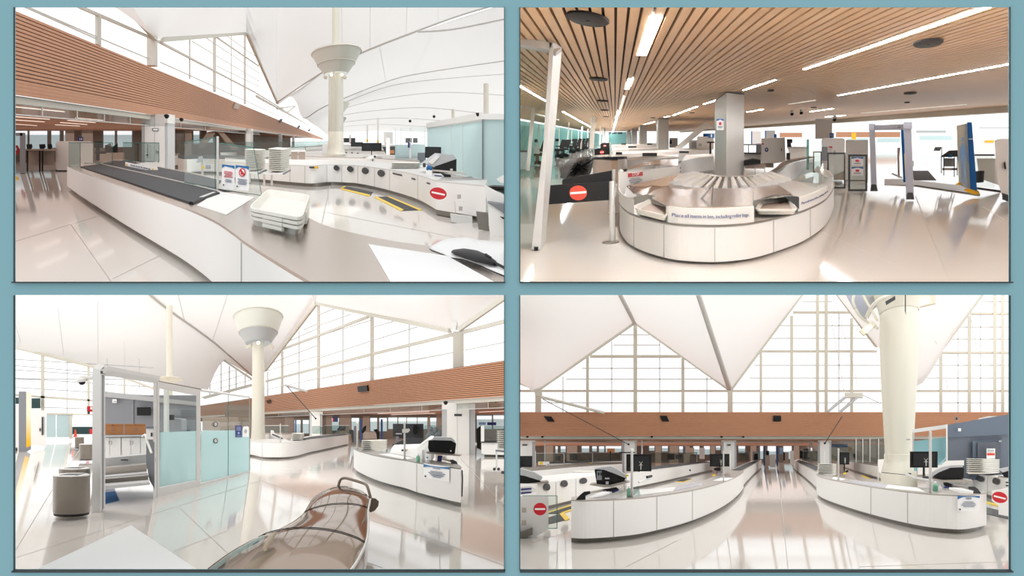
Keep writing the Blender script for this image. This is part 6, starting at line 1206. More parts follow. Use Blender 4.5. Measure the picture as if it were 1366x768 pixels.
for (v0, v1, u1, m_, y) in ((609, 626, 195, 'concrete', 20.5), (622, 638, 196, 'steel', 19.4), (634, 640, 197, 'concrete', 18.6), (637, 647, 198, 'kick', 18.0), (646, 651, 200, 'concrete', 17.2)): part('tread' if m_ == 'concrete' else 'riser', m_, stp, lambda m: ext(m, [(128, v0 + 3), (u1, v0 - 3), (u1, v1 - 4.5), (128, v1 + 2.5)], y, .9))
part('vent', 'dkgrey', stp, lambda m: ext(m, rect(161, 612.6, 171, 614), 20.4, .05)); part('side_cheek', 'grey', stp, lambda m: ext(m, [(195, 580), (206, 590), (206, 652), (199, 640), (195, 618)], 18.4, .2))
dsp = thing('card_reader', 'white wall dispenser with black slot behind the door stile', 'dispenser', P(200, 585, 18)); part('housing', 'white2', dsp, lambda m: ext(m, rect(195, 569, 205, 586), 18, .15)); part('slot', 'black', dsp, lambda m: ext(m, rect(201, 577, 203, 582), 17.9, .1)); part('grey_top', 'bluegrey', dsp, lambda m: ext(m, rect(195, 568.5, 205, 571.5), 17.95, .2))
hr = one('handrail', 'white looped handrail beside the booth steps', 'handrail', 'white2', lambda m: m.tube(smooth_px([P(190, 582, 18.5), P(194, 580, 18.3), P(197, 590, 18), P(202, 604, 17.8)], 5), .03, 8), smooth=True)
one('floor_mat', 'blue mat on the floor at the booth entrance', 'mat', ['mat_blue', 'bluegrey2'], lambda m: (slab(m, H, [(128, 657.5), (154, 655), (159, 666.5), (128, 674.5)], .012, .012), m.mset(1), slab(m, H, [(128, 653), (152, 649), (154, 655), (128, 658)], .012, .012)))
for i, (q_, m_, y, tx) in enumerate(((rect(222, 553, 232.5, 560), 'screen', 26, 'black screen hanging inside behind the sliding door'), (rect(252, 563, 268, 575), 'kick', 30, 'dull green machine seen through the door glass'), (rect(270, 556, 318, 574), 'dkwall', 60, 'dark concourse front seen through the partition'),)): small('far_screen' if i == 0 else 'far_machine', tx, 'equipment', m_, q_, y, .3)
# ---- mast in this hall
def mast3(name, label, u, y, wb, vsh0, vsh1, rim, cone0, cone1, vbase):
    root = thing(name, label, 'column', H.g(u, vbase)); s = y / F; b = H.g(u, H.vh + 2 * F / y); zz = lambda v: (CY - v) * s - b.z; dep = H.E
    part('shaft', 'cream', root, lambda m: m.lathe(b, [(wb * 1.3 * s, 0), (wb * 1.3 * s, zz(592)), (wb * 1.12 * s, zz(585)), (wb * 1.05 * s, zz(578)), (wb * s, zz(568)), (wb * .94 * s, zz(520)), (wb * .9 * s, zz(vsh0 + 1))], 28, dep * .6), smooth=True)
    part('base_band', 'cream2', root, lambda m: m.lathe(b, [(wb * 1.2 * s, zz(587)), (wb * 1.22 * s, zz(585.5)), (wb * 1.1 * s, zz(584.5))], 28, dep * .6, cap=False))
    r0, r1, r2 = rim
    part('capital', ['funnel', 'frame', 'ltgrey'], root, lambda m: (m.mset(2), m.lathe(b, [(r0 * s, zz(cone0)), (r1 * s, zz((cone0 + cone1) / 2 + 3))], 36, dep, cap=False), m.mset(0), m.lathe(b, [(r1 * s, zz((cone0 + cone1) / 2 + 3)), (r2 * s, zz(cone1)), (r2 * .96 * s, zz(cone1) + .1), (r1 * s, zz(cone1) - .3)], 36, dep, cap=False), m.mset(1), m.lathe(b, [(r1 * s, zz((cone0 + cone1) / 2 + 3) - .05), (r1 * 1.02 * s, zz((cone0 + cone1) / 2 + 3)), (r1 * s, zz((cone0 + cone1) / 2 + 3) + .05)], 36, dep, cap=False), m.lathe(b, [(r2 * s, zz(cone1) - .07), (r2 * 1.02 * s, zz(cone1)), (r2 * s, zz(cone1) + .07)], 36, dep, cap=False)), smooth=True)
    for uu, vv in ((u - 16, vsh0 + 8), (u + 20, vsh0 + 8)): fl = part('floodlight', 'cream2', root, lambda m: m.bar(P(uu, vv, y - 1), P(uu + (6 if uu < u else -6), vv - 4, y - 1), .2))
    part('floodlight_lens', 'lamp_warm', fl, lambda m: m.ball(P(u, vsh0 + 1, y - 2.2), .12, 6))
    return root
mast3('roof_mast', 'tall cream roof mast with funnel capital right of the glass booth', 344.5, 50, 8.8, 456, 455, (17, 26, 33), 458, 424, 602)
fm = thing('roof_mast', 'pale far mast with saucer shaped collar over the booth', 'column', P(226, 592, 66)); part('shaft', 'cream', fm, lambda m: m.lathe(P(226, 593, 66), [(3.8 * 66 / F, 0), (3.8 * 66 / F, 186 * 66 / F)], 18), smooth=True); part('saucer', 'cream2', fm, lambda m: m.lathe(P(227, 507, 60), [(.5, -.15), (1.1, .05), (1.12, .12), (.9, .2)], 28, H.E), smooth=True)
# ---- far counter with conveyor
cJ, To, Ti = counter(H, 'conveyor_counter', 'long white far counter with belt running back to the right', 'counter', [(300, 588), (333, 588.3), (350, 590), (372, 590.3), (388, 589.8), (401, 588.4), (412, 586.6), (430, 584.5), (465, 580.3)], [(300, 585.2), (333, 585), (372, 585.3), (388, 585), (402, 583), (414, 581.3), (430, 579.8), (450, 578.3), (463, 577.6)], .95, .11, seams=(352,), top='steel_lt', n=5)
part('belt', 'belt', cJ, lambda m: slab(m, H, [(404, 586.8), (412, 585.3), (430, 583.5), (464, 579.6), (460, 578), (440, 579.4), (415, 582), (405, 584)], .975, .02))
counter(H, 'white_counter', 'white counter beyond the belt of the far counter', 'counter', [(352, 580), (360, 578.8), (376, 579.2), (402, 577.6)], [(352, 577.5), (376, 576.8), (402, 575.6)], .95, .1, n=3)
def stack3(u0, um, u1, vt, vb, y, n, where, group, rise=1.5, dyl=6.0):
    s = y / F; step = (vb - vt) * s / n; fl, fr = P(u0, vb, y), P(um, vb + rise * .3, y); br = P(u1, vb - rise, y * (1 + .02 * dyl)); bl = br + (fl - fr)
    return bin_stack(H, 'security_bin', [p + ZUP * step * .95 for p in (fl, bl, br, fr)], n, step, step * .92, where, group)
stack3(388.5, 402, 406.5, 577.8, 587, 44, 5, 'the stack on the far counter', 'white bins on the far counter')
post(H, 'support_post', 'steel post on the far counter by its bins', 374, 565, 589.5, .95, 1.3)
sh3 = thing('sloped_sign', 'white sloping divider with dark line on the far counter', 'divider', P(368, 588, 43)); part('board', 'white2', sh3, lambda m: ext(m, [(361, 573.5), (365, 574), (366, 577), (377, 583), (377, 587), (370, 586), (361, 580)], 43, .1)); part('dark_line', 'black', sh3, lambda m: m.bar(P(363, 579, 42.9), P(377, 584.7, 42.9), .05)); part('tray', 'steel', sh3, lambda m: ext(m, [(381, 585), (388, 583.5), (388, 587.5), (384, 587)], 42.9, .2))
for q_, y, tx, cat_ in ((rect(416, 568, 431, 578.5), 55, 'clear glass box before the slim white pier', 'glass screen'), (rect(433, 567, 466, 579), 58, 'clear glass run behind the far belt', 'glass screen'), (rect(352, 567, 385, 577), 62, 'tinted glass run right of the mast base', 'glass screen')):
    root = thing('glass_screen', tx, cat_, P(q_[0][0], q_[2][1], y)); part('pane', 'glass_dk', root, lambda m: ext(m, q_, y, .05)); part('cap', 'steel_lt', root, lambda m: ext(m, [(q_[0][0], q_[0][1]), (q_[1][0], q_[1][1]), (q_[1][0], q_[1][1] + .7), (q_[0][0], q_[0][1] + .7)], y - .03, .1))
for i, (q_, m_, y, tx) in enumerate((([(450, 572), (455, 568), (461, 567), (461, 574), (456, 574.5), (450, 574)], 'black', 64, 'black chair behind the far belt'), ([(466, 578), (466, 573), (471, 573), (472, 590), (470, 590), (469, 580)], 'dkgrey', 55, 'dark metal frame at the end of the far belt'), (rect(472, 568, 476, 592), 'grey', 56, 'grey post at the end of the far belt'), (rect(485, 576, 504, 585), 'taupe', 60, 'taupe desk behind the bin stack'), ([(485, 569), (489, 567), (488, 574), (484, 578), (482, 576)], 'black2', 58, 'black folded screen over the taupe desk'), ([(498, 573), (503, 572), (506, 576), (506, 586), (503, 586), (502, 578)], 'black', 58, 'black chair right of the taupe desk'))): small(['office_chair', 'metal_stand', 'grey_post', 'desk', 'folding_screen', 'office_chair'][i], tx, ['chair', 'frame', 'post', 'desk', 'screen', 'chair'][i], m_, q_, y, .5)
for i, (u0, u1, v0, v1) in enumerate(((480.5, 483, 559, 590), (507.8, 510.6, 559, 588), (393.5, 395.5, 560, 577))): small('blue_post', '%s tall blue machine edge under the bulkhead' % ['first', 'second', 'third and farthest'][i], 'post', 'inkblue2', rect(u0, v0, u1, v1), 62, .4)
small('wall_sign', 'blue and pink sign glowing under the bulkhead', 'sign', ['inkblue2', 'inkred'], [rect(443.5, 556, 451, 562.5), rect(444, 557.5, 446, 561.5)], 80, .2)
xr = thing('xray_unit', 'dark grey x-ray unit standing behind the right counter', 'machine', P(548, 597, 50)); part('hood', 'dkgrey', xr, lambda m: ext(m, [(524, 565), (565, 565), (565, 585), (545, 586), (524, 582)], 52, 2)); part('label', 'paper', xr, lambda m: ext(m, rect(528, 577.8, 536, 578.8), 51.8, .05)); part('seat', 'black', xr, lambda m: ext(m, rrect(551, 567, 557, 579, 2), 51.5, .4)); part('foot', 'grey', xr, lambda m: ext(m, rect(528, 582, 532, 593), 51.5, .3))
part('belt', 'belt', xr, lambda m: ext(m, [(523, 593), (545, 584), (566, 585), (560, 596.5), (530, 597)], 48, 1))
rk = thing('plastic_crate', 'clear crate of tangled equipment behind the black printer', 'crate', P(578, 584, 47)); part('shell', 'glass_dk', rk, lambda m: ext(m, rect(566, 567, 590, 588), 47, .6)); part('contents', 'grey', rk, lambda m: [m.ball(P(568 + 19 * random.random(), 571 + 12 * random.random(), 47.4), .12 + .12 * random.random(), 5) for _ in range(14)]); rk.children[1]['kind'] = 'stuff'
# ---- right counter
cK, To, Ti = counter(H, 'curved_counter', 'white curved counter with printer and bins at right', 'counter', [(472, 597.8), (476, 600.3), (483, 602.6), (496, 606), (510, 608.8), (526, 611.3), (540, 613.2), (560, 617), (588, 621), (614.5, 624.3)], [(476.5, 595.8), (482, 597), (500, 600.5), (520, 603.8), (540, 607.3), (556, 610.8), (580, 614), (600, 617.2), (611, 619.2), (615.5, 622.5)], .95, .12, seams=(554.5,), top='kick', inset=.25)
part('work_plate', 'white2', cK, lambda m: slab(m, H, [(505, 605.5), (520, 604.5), (553, 611), (540, 612.4)], .957, .01)); part('back_panel', 'white', cK, lambda m: m.prism([P(520, 604, 25.6), P(556, 611, 22), P(575.5, 616, 20), P(575.5, 587, 20), P(571, 586.5, 20.5), P(557, 597, 22.5), P(522.5, 597.5, 26)], V((.05, .3, .06))))
part('cable_strip', 'dkgrey', cK, lambda m: m.tube([P(616.3, 627, 17.2), P(616.8, 640, 17.2), P(616, 662, 17.2)], .02, 5)); part('badge', ['amber', 'dkgrey'], cK, lambda m: (ext(m, rect(542.5, 599, 547, 601.8), 23.5, .05), m.mset(1), ext(m, rect(535.5, 599.2, 542, 601.6), 23.5, .05)))
stack3(480.5, 495, 518, 587, 602, 27.5, 6, 'the stack on the right counter', 'white bins on the right counter', 2.2)
post(H, 'support_post', 'steel post at the left tip of the right counter', 476.6, 564, 598.5, .95, 2, cap=True); post(H, 'support_post', 'steel post in the middle of the right counter', 539.7, 563, 612.5, .95, 2.6, cap=True)
part('clamp', 'steel_lt', bpy.data.objects['support_post.003'], lambda m: ext(m, [(536.5, 572), (546, 571.5), (547, 574), (544, 577), (536.5, 577)], H.y(612.5, .95) - .1, .1))
for (u0, u1, v0, v1, m_, tx) in ((555, 560.3, 605, 616, 'green', 'pale green bottle on the right counter'), (567.5, 572.5, 609.5, 617, 'paper', 'white and blue bottle on the right counter')):
    y = H.y(v1, .95); b = P((u0 + u1) / 2, v1, y); r = (u1 - u0) / 2 * y / F; hh_ = (v1 - v0) * y / F
    root = thing('bottle', tx, 'bottle', b); part('body', m_, root, lambda m: m.lathe(b, [(r, 0), (r, hh_ * .65), (r * .5, hh_ * .8)], 14), smooth=True); part('cap', 'paper' if m_ == 'green' else 'blue', root, lambda m: m.lathe(b + ZUP * hh_ * .8, [(r * .45, 0), (r * .45, hh_ * .2)], 10))
pr = thing('liquid_scanner', 'black boxy scanner with grey lid on the right counter', 'scanner', P(590, 608, 19.5)); part('base_housing', 'black', pr, lambda m: ext(m, [(571.5, 588), (577.5, 585.5), (606, 587.5), (608.5, 592), (607, 604), (603, 606), (578, 602.5), (573, 603), (571, 597)], 19.5, .9)); part('lid', 'ltgrey', pr, lambda m: ext(m, [(574, 587.5), (577, 585), (580, 582.8), (602, 583.5), (607, 588), (607, 590.5), (602, 587.5), (578, 586.8)], 19.4, 1)); part('tray', 'steel', pr, lambda m: ext(m, [(567, 602.5), (578, 603.2), (606, 605.6), (616, 607), (613, 608.3), (570, 604.8)], 19.3, .9)); part('indicator', 'paper', pr, lambda m: ext(m, rect(600.5, 600.5, 602.3, 602.3), 19.45, .05)); part('stand', 'navy', pr, lambda m: ext(m, [(584, 607.5), (590.5, 608), (589, 616), (583, 615.5)], 19.6, .15)); part('side_block', 'white2', pr, lambda m: ext(m, rect(563, 600, 566.5, 615), 19.5, .1))
ah = thing('tool_holder', 'black jointed handle lying at the tip of the right counter', 'arm', P(605, 620, 18.3)); part('tube', 'steel', ah, lambda m: m.bar(P(590, 611, 18.6), P(602, 615, 18.4), .05)); part('handle', 'dkgrey', ah, lambda m: ext(m, [(600, 613.5), (604, 613), (609, 615.5), (611.5, 621), (603, 620)], 18.3, .15)); part('joint', 'black', ah, lambda m: ext(m, [(589, 609.5), (594, 609.5), (593, 613), (589, 613)], 18.6, .1))
nt3 = thing('counter_notice', 'white notice with blue curved header on the right counter', 'sign', P(582, 641, 18.2))
KF = on_curve(To)
def K3(u, v): return P(u, v, KF(u) - .06)
def kq(m, px, off=0): m.prism([K3(u, v) + V((0, -off, 0)) for u, v in px], V((0, .015, 0)))
part('sheet', 'paper', nt3, lambda m: kq(m, [(565, 618), (599.5, 622.5), (599.5, 643), (565, 637)])); part('blue_header', 'blue', nt3, lambda m: kq(m, [(565, 618.5), (575, 621.2), (587, 622.6), (599.2, 622.6), (599.2, 625.7), (590, 624.2), (577, 622.5), (570, 622), (565, 622.7)], .02)); part('lettering', 'ink', nt3, lambda m: [kq(m, [(u0, v), (u1, v + (u1 - u0) * .13), (u1, v + (u1 - u0) * .13 + .7), (u0, v + .7)], .02) for u0, u1, v in ((577, 587, 623.5), (574, 590, 627.5), (571.5, 594, 629.2), (573, 592, 631.2), (575, 591, 633), (577, 588, 635))]); part('stamp', 'dkgrey', nt3, lambda m: kq(m, ell(567.5, 634.8, 1.3, 1), .02))
# right edge: island counter, bin trolley
ic = thing('island_counter', 'white island counter with glass at the right edge', 'counter', P(660, 612, 42)); part('body', 'white', ic, lambda m: ext(m, [(642, 589), (690, 591), (690, 607), (646, 606), (642, 604)], 42, 2)); part('kick_plate', 'kick', ic, lambda m: ext(m, rect(646, 606, 690, 611.5), 42.4, 1.5)); part('glass', 'glass_dk', ic, lambda m: ext(m, rect(642, 568, 690, 589.5), 42, .1)); part('end_trim', 'white2', ic, lambda m: ext(m, rect(641.5, 568, 646, 589.5), 41.9, .2)); part('worktop', 'dkgrey', ic, lambda m: ext(m, rect(642, 588.5, 690, 590.5), 41.9, 2.2))
small('black_equipment', 'black equipment between pier and island counter', 'equipment', 'black', [(635.5, 572), (642, 567), (642, 600), (636, 597)], 46, .8)
small('wall_sign', 'small navy screen over the island counter', 'sign', ['navy', 'lightblue'], [rect(650, 563, 662, 567), rect(639, 563, 648, 566.5)], 60, .2)
stack3(661.5, 680, 692, 574, 599.5, 26.5, 9, 'the stack on the trolley', 'white bins on the trolley', 1)
tly = thing('bin_trolley', 'white bin trolley on castors cut by the right edge', 'trolley', P(662, 628, 26)); part('deck', 'grey', tly, lambda m: ext(m, [(661, 600), (690, 602.5), (690, 605), (661, 602)], 26, .5)); part('leg', 'white2', tly, lambda m: ext(m, rect(661.2, 600, 663.4, 624), 26.1, .15)); part('castor', 'dkgrey', tly.children[1], lambda m: m.ball(P(659.5, 625.5, 26), .06, 6)); part('castor', 'dkgrey', tly.children[1], lambda m: m.ball(P(665, 625.5, 26), .06, 6)); part('castor', 'dkgrey', tly.children[1], lambda m: m.ball(P(670.5, 630, 25), .06, 6))
# ---- foreground: white table top and the bronze console
tbw = thing('white_table', 'white table top in the lower left foreground', 'table', H.g(160, 770, 0.2)); part('top', 'paper', tbw, lambda m: slab(m, H, [(10, 778), (50, 758), (174.5, 700), (264, 760), (290, 778)], .9, .05))
Lx = smooth_px([(450.5, 648.6, 0), (440, 651, 0), (428, 656.5, 0), (417, 665, 0), (410.5, 675, 0), (404, 685, 0), (390, 696, 0), (366, 708, 0), (338, 719, 0), (312, 733, 0), (290, 748, 0), (270, 764, 0), (255, 778, 0)], 4)
Rx = smooth_px([(455, 648.6, 0), (467, 649.5, 0), (478, 652.5, 0), (489, 659, 0), (493.5, 667, 0), (491, 681, 0), (491.3, 697, 0), (490.5, 713, 0), (487, 727, 0), (479, 744, 0), (470, 758, 0), (460, 770, 0), (455, 779, 0)], 4)
hb_ = .82; GL = [H.g(p.x, p.y, hb_) for p in Lx]; GR = [H.g(p.x, p.y, hb_) for p in Rx]
bz = thing('bronze_console', 'glossy bronze curved console with grab rail in the foreground', 'console', H.g(450, 680))
def surf(m, i0, i1):
    rows = []
    for i in range(i0, i1 + 1):
        a, b = GL[i], GR[i]; w_ = (b - a).length
        rows.append([a.lerp(b, t) + ZUP * (.10 * min(w_, 1.3) * (1 - (2 * t - 1) ** 2) ** .8 - .005) for t in [k / 14 for k in range(15)]])
    m.loft(rows, closed=False, cap=False)
part('hood', 'bronze', bz, lambda m: surf(m, 0, 19), smooth=True); part('hood', 'bronze', bz, lambda m: surf(m, 19, 31), smooth=True); part('hood', 'bronze', bz, lambda m: surf(m, 31, 48), smooth=True)
for i in (19, 31): part('seam', 'black', bz, lambda m: m.tube([GL[i].lerp(GR[i], t) + ZUP * (.10 * min((GR[i] - GL[i]).length, 1.3) * (1 - (2 * t - 1) ** 2) ** .8 + .002) for t in [k / 14 for k in range(15)]], .005, 5))
part('skirt', 'bronze', bz, lambda m: m.loft([GL, [p - ZUP * .25 for p in GL]], closed=False, cap=False), smooth=True); part('skirt', 'bronze', bz, lambda m: m.loft([GR, [p - ZUP * .25 for p in GR]], closed=False, cap=False), smooth=True); part('edge_trim', 'steel_lt', bz, lambda m: m.tube(GR[16:], .014, 6), smooth=True)
part('pedestal', 'bronze', bz, lambda m: m.loft([[p - ZUP * .25 for p in GL[4:40:6]] + [p - ZUP * .25 for p in GR[4:40:6]][::-1], [p - ZUP * .8 for p in scaled(GL[4:40:6] + GR[4:40:6][::-1], .8)]]))
yh = GR[8].y
part('grab_rail', 'railbronze', bz, lambda m: m.tube(smooth_px([P(451, 649.5, yh + .3), P(453.5, 641, yh + .3), P(457, 637.8, yh + .25), P(464, 638, yh + .2), P(484, 644, yh), P(489, 647, yh - .1), P(491.5, 653, yh - .2), P(494.5, 664, yh - .3)], 5), .026, 10), smooth=True)
part('side_curl', 'railbronze', bz, lambda m: m.loft([[P(u, v, yy) for u, v in ((491, 683), (492.5, 671), (496, 664), (501, 664.5), (505.5, 668.5), (504.5, 675), (500, 681), (495, 683))] for yy in (yh - .6, yh - .3)]), smooth=False)
# ================================================================== hall with the two curved counters (lower right)
H = Hall(602, 1034, 1020); clip_to(False, False)
floor(H, 685, 2100, 770)
floor_joints(H, [((1041, 655), (1052, 768)), ((1041, 655), (1038, 612)), ((694, 728), (760, 709)), ((742, 759), (744, 722)), ((835, 756), (905, 720)), ((1146, 756), (1346, 749)), ((1317, 688), (1346, 694)), ((1042, 662), (1090, 662))], 'dark_strip_1', .4)
Y4 = 62.0; D4 = V((0, 1, 0))
def fr(m, px, y=Y4, dy=.3): ext(m, px, y, dy)
# ---- frontal wood slat bulkhead
cp4 = tag(one('slatted_bulkhead', 'x', 'x', 'woodgap', lambda m: ext(m, rect(600, 549.8, 1480, 581.5), Y4 + .12, .1, D4)), 'straight wood slat bulkhead across the back of the aisle hall', 'bulkhead')
mb = MB(); n = 15
for k in range(n):
    v0 = 549.6 + 32 * k / n; ext(mb, rect(600, v0, 1480, v0 + 32 / n * .84), Y4, .1, D4)
mb.build('slats', 'wood', cp4); part('edge_band', 'frame', cp4, lambda m: ext(m, rect(600, 581.5, 1480, 586.3), Y4 + .5, .3, D4)); part('soffit', 'wood', cp4, lambda m: m.prism([P(600, 581.4, Y4 + .1), P(1480, 581.4, Y4 + .1), P(1480, 581.4, Y4 + .1) + V((0, .6, .1)), P(600, 581.4, Y4 + .1) + V((0, .6, .1))], ZUP * .05))
for i, (q, tx) in enumerate((([(725.5, 555), (735.5, 555.3), (740, 562.2), (731, 562.2)], 'black slanted speaker at the left of the wood bulkhead'), ([(880, 554.3), (889.5, 554.3), (892.5, 561.8), (883.5, 561.8)], 'black speaker in the middle left of the wood bulkhead'), (rect(1031.5, 554.3, 1042, 561.8), 'black square speaker above the aisle on the bulkhead'))): small('loudspeaker', tx, 'speaker', 'black', q, Y4 - .12, .1)
for i, u in enumerate((703.5, 723.5, 869.5, 962.5, 991.5, 1207)): small('dome_camera', '%s small black camera under the wood bulkhead' % ['first', 'second', 'third', 'fourth', 'fifth', 'sixth'][i], 'camera', 'black', ell(u, 582.3, 1.8, 1.4), Y4 + .1, .15, 'cameras under the frontal bulkhead')
# concourse
hb4 = 2 + 20 * Y4 / F
mb = MB(); a, b = P(560, 587, Y4 + .5), P(1500, 587, Y4 + .5); mb.prism([a, b, b + H.R * 90, a + H.R * 90], ZUP * .1); struct(mb.build('ceiling', 'woodceil'))
YB = 130
mb = MB(); ext(mb, rect(560, 585, 1500, 622), YB, .4, D4); struct(mb.build('wall_back', 'dkwall'))
for u0, u1, v0, v1 in ((741, 744, 595, 604), (748, 754.5, 595, 603), (776, 786, 594, 603), (790, 796, 595, 602), (799, 806, 595, 603), (808, 829, 594.5, 603), (866, 873, 594, 601), (883, 891, 594, 602), (906, 911, 595, 604), (925, 933, 594, 606), (939, 947, 594, 606), (955, 961, 594, 600), (985, 994, 594, 604), (1014, 1018, 594, 612), (1024, 1035, 594.5, 612), (1045, 1056, 594.5, 612), (1078, 1085, 597, 602)):
    mb = MB(); ext(mb, rect(u0, v0, u1, v1), YB - .1, .1); wo = struct(mb.build('window_1', 'daywin')); part('pane', 'daywin_hi', wo, lambda m: ext(m, rect(u0, v0 + .4, u1, v0 + (v1 - v0) * .4), YB - .2, .05))
for u0, u1 in ((728, 738), (756, 770), (874, 882), (893, 905), (912, 920), (948, 954), (1001, 1009), (1059, 1066)): struct(one('column', 'taupe column', 'column', 'taupe', lambda m: ext(m, rect(u0, 590, u1, 619), 112, 2)))
for i, (a, b, v) in enumerate(((742, 756, 588), (780, 830, 587.8), (890, 940, 588), (1000, 1030, 588.4), (1035, 1065, 588.2), (1110, 1130, 588))): 
    p, q = H.g(a, v, hb4 - .04), H.g(b, v, hb4 - .04); one('ceiling_light', 'strip light under the frontal bulkhead, %s from the left' % ['first', 'second', 'third', 'fourth', 'fifth', 'sixth'][i], 'light', 'lamp_dim', lambda m: m.bar(p, q, .4, .03), 'strip lights under the frontal bulkhead')
for i, (u0, u1, vb) in enumerate(((686, 714, 640), (830, 849.5, 636), (962.5, 982.5, 630), (1091, 1109, 630))):
    root = thing('pier', ['white pier at the left edge of the aisle hall', 'white pier behind the left monitor', 'white pier left of the aisle with small plate', 'white pier right of the aisle by the bins'][i], 'pier', P((u0 + u1) / 2, vb, Y4 + 1)); w = u1 - u0
    part('casing', 'white2', root, lambda m: ext(m, rect(u0 + w * .14, 583, u1 - w * .14, vb), Y4 + 1, 1.6)); part('side_channel', 'ltgrey', root, lambda m: ext(m, rect(u0, 589, u0 + w * .14, vb), Y4 + 1.1, 1.4)); part('side_channel', 'ltgrey', root, lambda m: ext(m, rect(u1 - w * .14, 589, u1, vb), Y4 + 1.1, 1.4)); part('head', 'white2', root, lambda m: ext(m, rect(u0, 583, u1, 589), Y4 + 1.05, 1.4))
    if i in (0, 2): part('plate', 'dkgrey', root, lambda m: ext(m, rect(u0 + w * .38, 592.5, u0 + w * .62, 594.2), Y4 + .9, .05))
one('transom_glass', 'clear transom glass under the frontal bulkhead', 'glazing', ['glass', 'steel_lt'], lambda m: (ext(m, rect(686, 586, 1346, 590), Y4 + 1.5, .05), m.mset(1), ext(m, rect(686, 589.6, 1346, 590), Y4 + 1.4, .05)))
for u0, u1, v0, v1, y, m_, nm, tx in ((726, 727.5, 586, 616, 64, 'paper', 'light_pole', 'thin glowing white pole at left behind the glass'), (855.5, 857.5, 585, 606, 64, 'paper', 'light_pole', 'thin pale pole right of the second pier'), (810, 820, 598, 604, 90, 'boxbrown', 'info_board', 'small orange brown board behind the glass left of the pier'), (918, 926, 597, 606, 95, 'taupe', 'info_board', 'brown board among the windows in the middle'), (912.3, 914, 595, 605, 88, 'inkblue2', 'blue_post', 'blue upright left of the middle brown board'), (933, 940, 597, 612, 90, 'ltgrey', 'info_board', 'grey and blue board left of the aisle pier'), (1018.5, 1020.5, 595, 621, 84, 'inkblue2', 'blue_post', 'blue upright at the end of the aisle, left one'), (1035.8, 1038.2, 595, 621, 84, 'inkblue2', 'blue_post', 'blue upright at the end of the aisle, right one'), (1109, 1131, 592, 596.5, 84, 'inkblue2', 'blue_banner', 'blue banner row right of the right pier'), (1040, 1044, 597, 606, 86, 'lightblue', 'pictogram_panel', 'pale blue standing panel at the end of the aisle'), (1132, 1136, 595, 602, 86, 'boxbrown', 'info_board', 'small brown board right of the blue banner')): small(nm, tx, nm.replace('_', ' '), m_, rect(u0, v0, u1, v1), y, .3)
for i, (u0, u1, v0, v1, m_, y) in enumerate(((1020.5, 1027, 607, 621, 'taupe', 84), (1027, 1034.5, 606, 623, 'ltgrey', 82), (1045, 1052, 603, 618, 'taupe', 86), (1054, 1059, 601, 620, 'white2', 78), (1004, 1014, 602, 614, 'grey', 76), (1006, 1011, 605, 613, 'black', 74), (1067, 1071, 601, 611, 'black', 74), (1072, 1080, 598, 612, 'dkgrey', 80), (890, 900, 605, 613, 'black2', 80), (901, 909, 606, 612, 'dkgrey', 80), (760, 770, 605, 614, 'dkgrey', 80), (741, 748, 608, 614, 'black2', 80), (1022, 1026, 601, 612, 'black', 85), (1045, 1047, 603, 614, 'black', 85), (1138, 1143, 605, 611, 'black', 85))):
    small('equipment_unit', 'dim equipment unit far under the frontal bulkhead, %s from the left' % ['eighth', 'ninth', 'eleventh', 'twelfth', 'sixth', 'seventh', 'thirteenth', 'fourteenth', 'third', 'fourth', 'second', 'first', 'eighth', 'tenth', 'last'][i], 'equipment', m_, rect(u0, v0, u1, v1), y, .8, 'dim equipment far under the frontal bulkhead')
vstr = thing('angled_strut', 'grey inverted V strut left of the right pier', 'strut', P(1084, 612, 74)); part('leg', 'taupe', vstr, lambda m: ext(m, [(1077, 610), (1079, 592), (1081.5, 587), (1083, 588), (1080, 610)], 74, .4)); part('leg', 'taupe', vstr, lambda m: ext(m, [(1081.5, 587), (1086, 596), (1088, 610), (1085.5, 610), (1082, 592)], 74, .4))
# ---- clerestory with gable trusses
YC = 66.0
w4 = struct(thing('window_1', 'x', 'x', P(1034, 549, YC))); del w4['label']; del w4['category']
mb = MB()
for u, v0, w_ in ((718, 522, 8), (847.5, 430, 5), (783.7, 476, 4), (911, 474, 4), (974, 520, 7), (1015, 469, 3.4), (1056, 421, 4), (1090.5, 380, 4.5), (1102, 380, 4.5), (1136, 424, 4), (1255, 471, 4.5), (1293, 421, 5), (1327, 380, 4.5), (1337.5, 380, 4.5)): ext(mb, rect(u - w_ / 2, v0, u + w_ / 2, 551), YC, .4)
for u0, u1, v, w_ in ((680, 1360, 521, 2.8), (787, 908, 475, 3.5), (1016, 1170, 468, 2.6), (1058, 1136, 416, 2.8), (1256, 1360, 470, 2.8), (1294, 1360, 418, 2.8)): ext(mb, rect(u0, v - w_ / 2, u1, v + w_ / 2), YC + .05, .3)
mb.build('frame', 'cream', w4); mb = MB()
for u, v0 in ((816, 455), (880, 455), (751, 502), (943, 502), (1119, 418), (1308, 410), (1195, 400), (1278, 440)): ext(mb, rect(u - .6, v0, u + .6, 550), YC + .2, .08)
for u0, u1, v in ((826, 866, 446.5), (818, 880, 460), (776, 930, 491), (755, 950, 505.5), (686, 1340, 537), (1000, 1180, 504), (1005, 1180, 487), (1024, 1180, 451), (1040, 1160, 434), (1070, 1110, 402), (1236, 1350, 504), (1246, 1350, 487), (1268, 1350, 452), (1280, 1350, 436), (1308, 1350, 402)): ext(mb, rect(u0, v - .55, u1, v + .55), YC + .2, .06)
for a, b in (((1108, 420), (1126, 522)), ((1112, 395), (1146, 520)), ((1295, 425), (1303, 466)), ((1262, 505), (1264, 519))): mb.bar(P(*a, YC - .3), P(*b, YC - .3), .03)
mb.build('mullion', 'rib', w4); part('pane', 'winglass', w4, lambda m: ext(m, rect(686, 386, 1346, 551), YC + .4, .05))
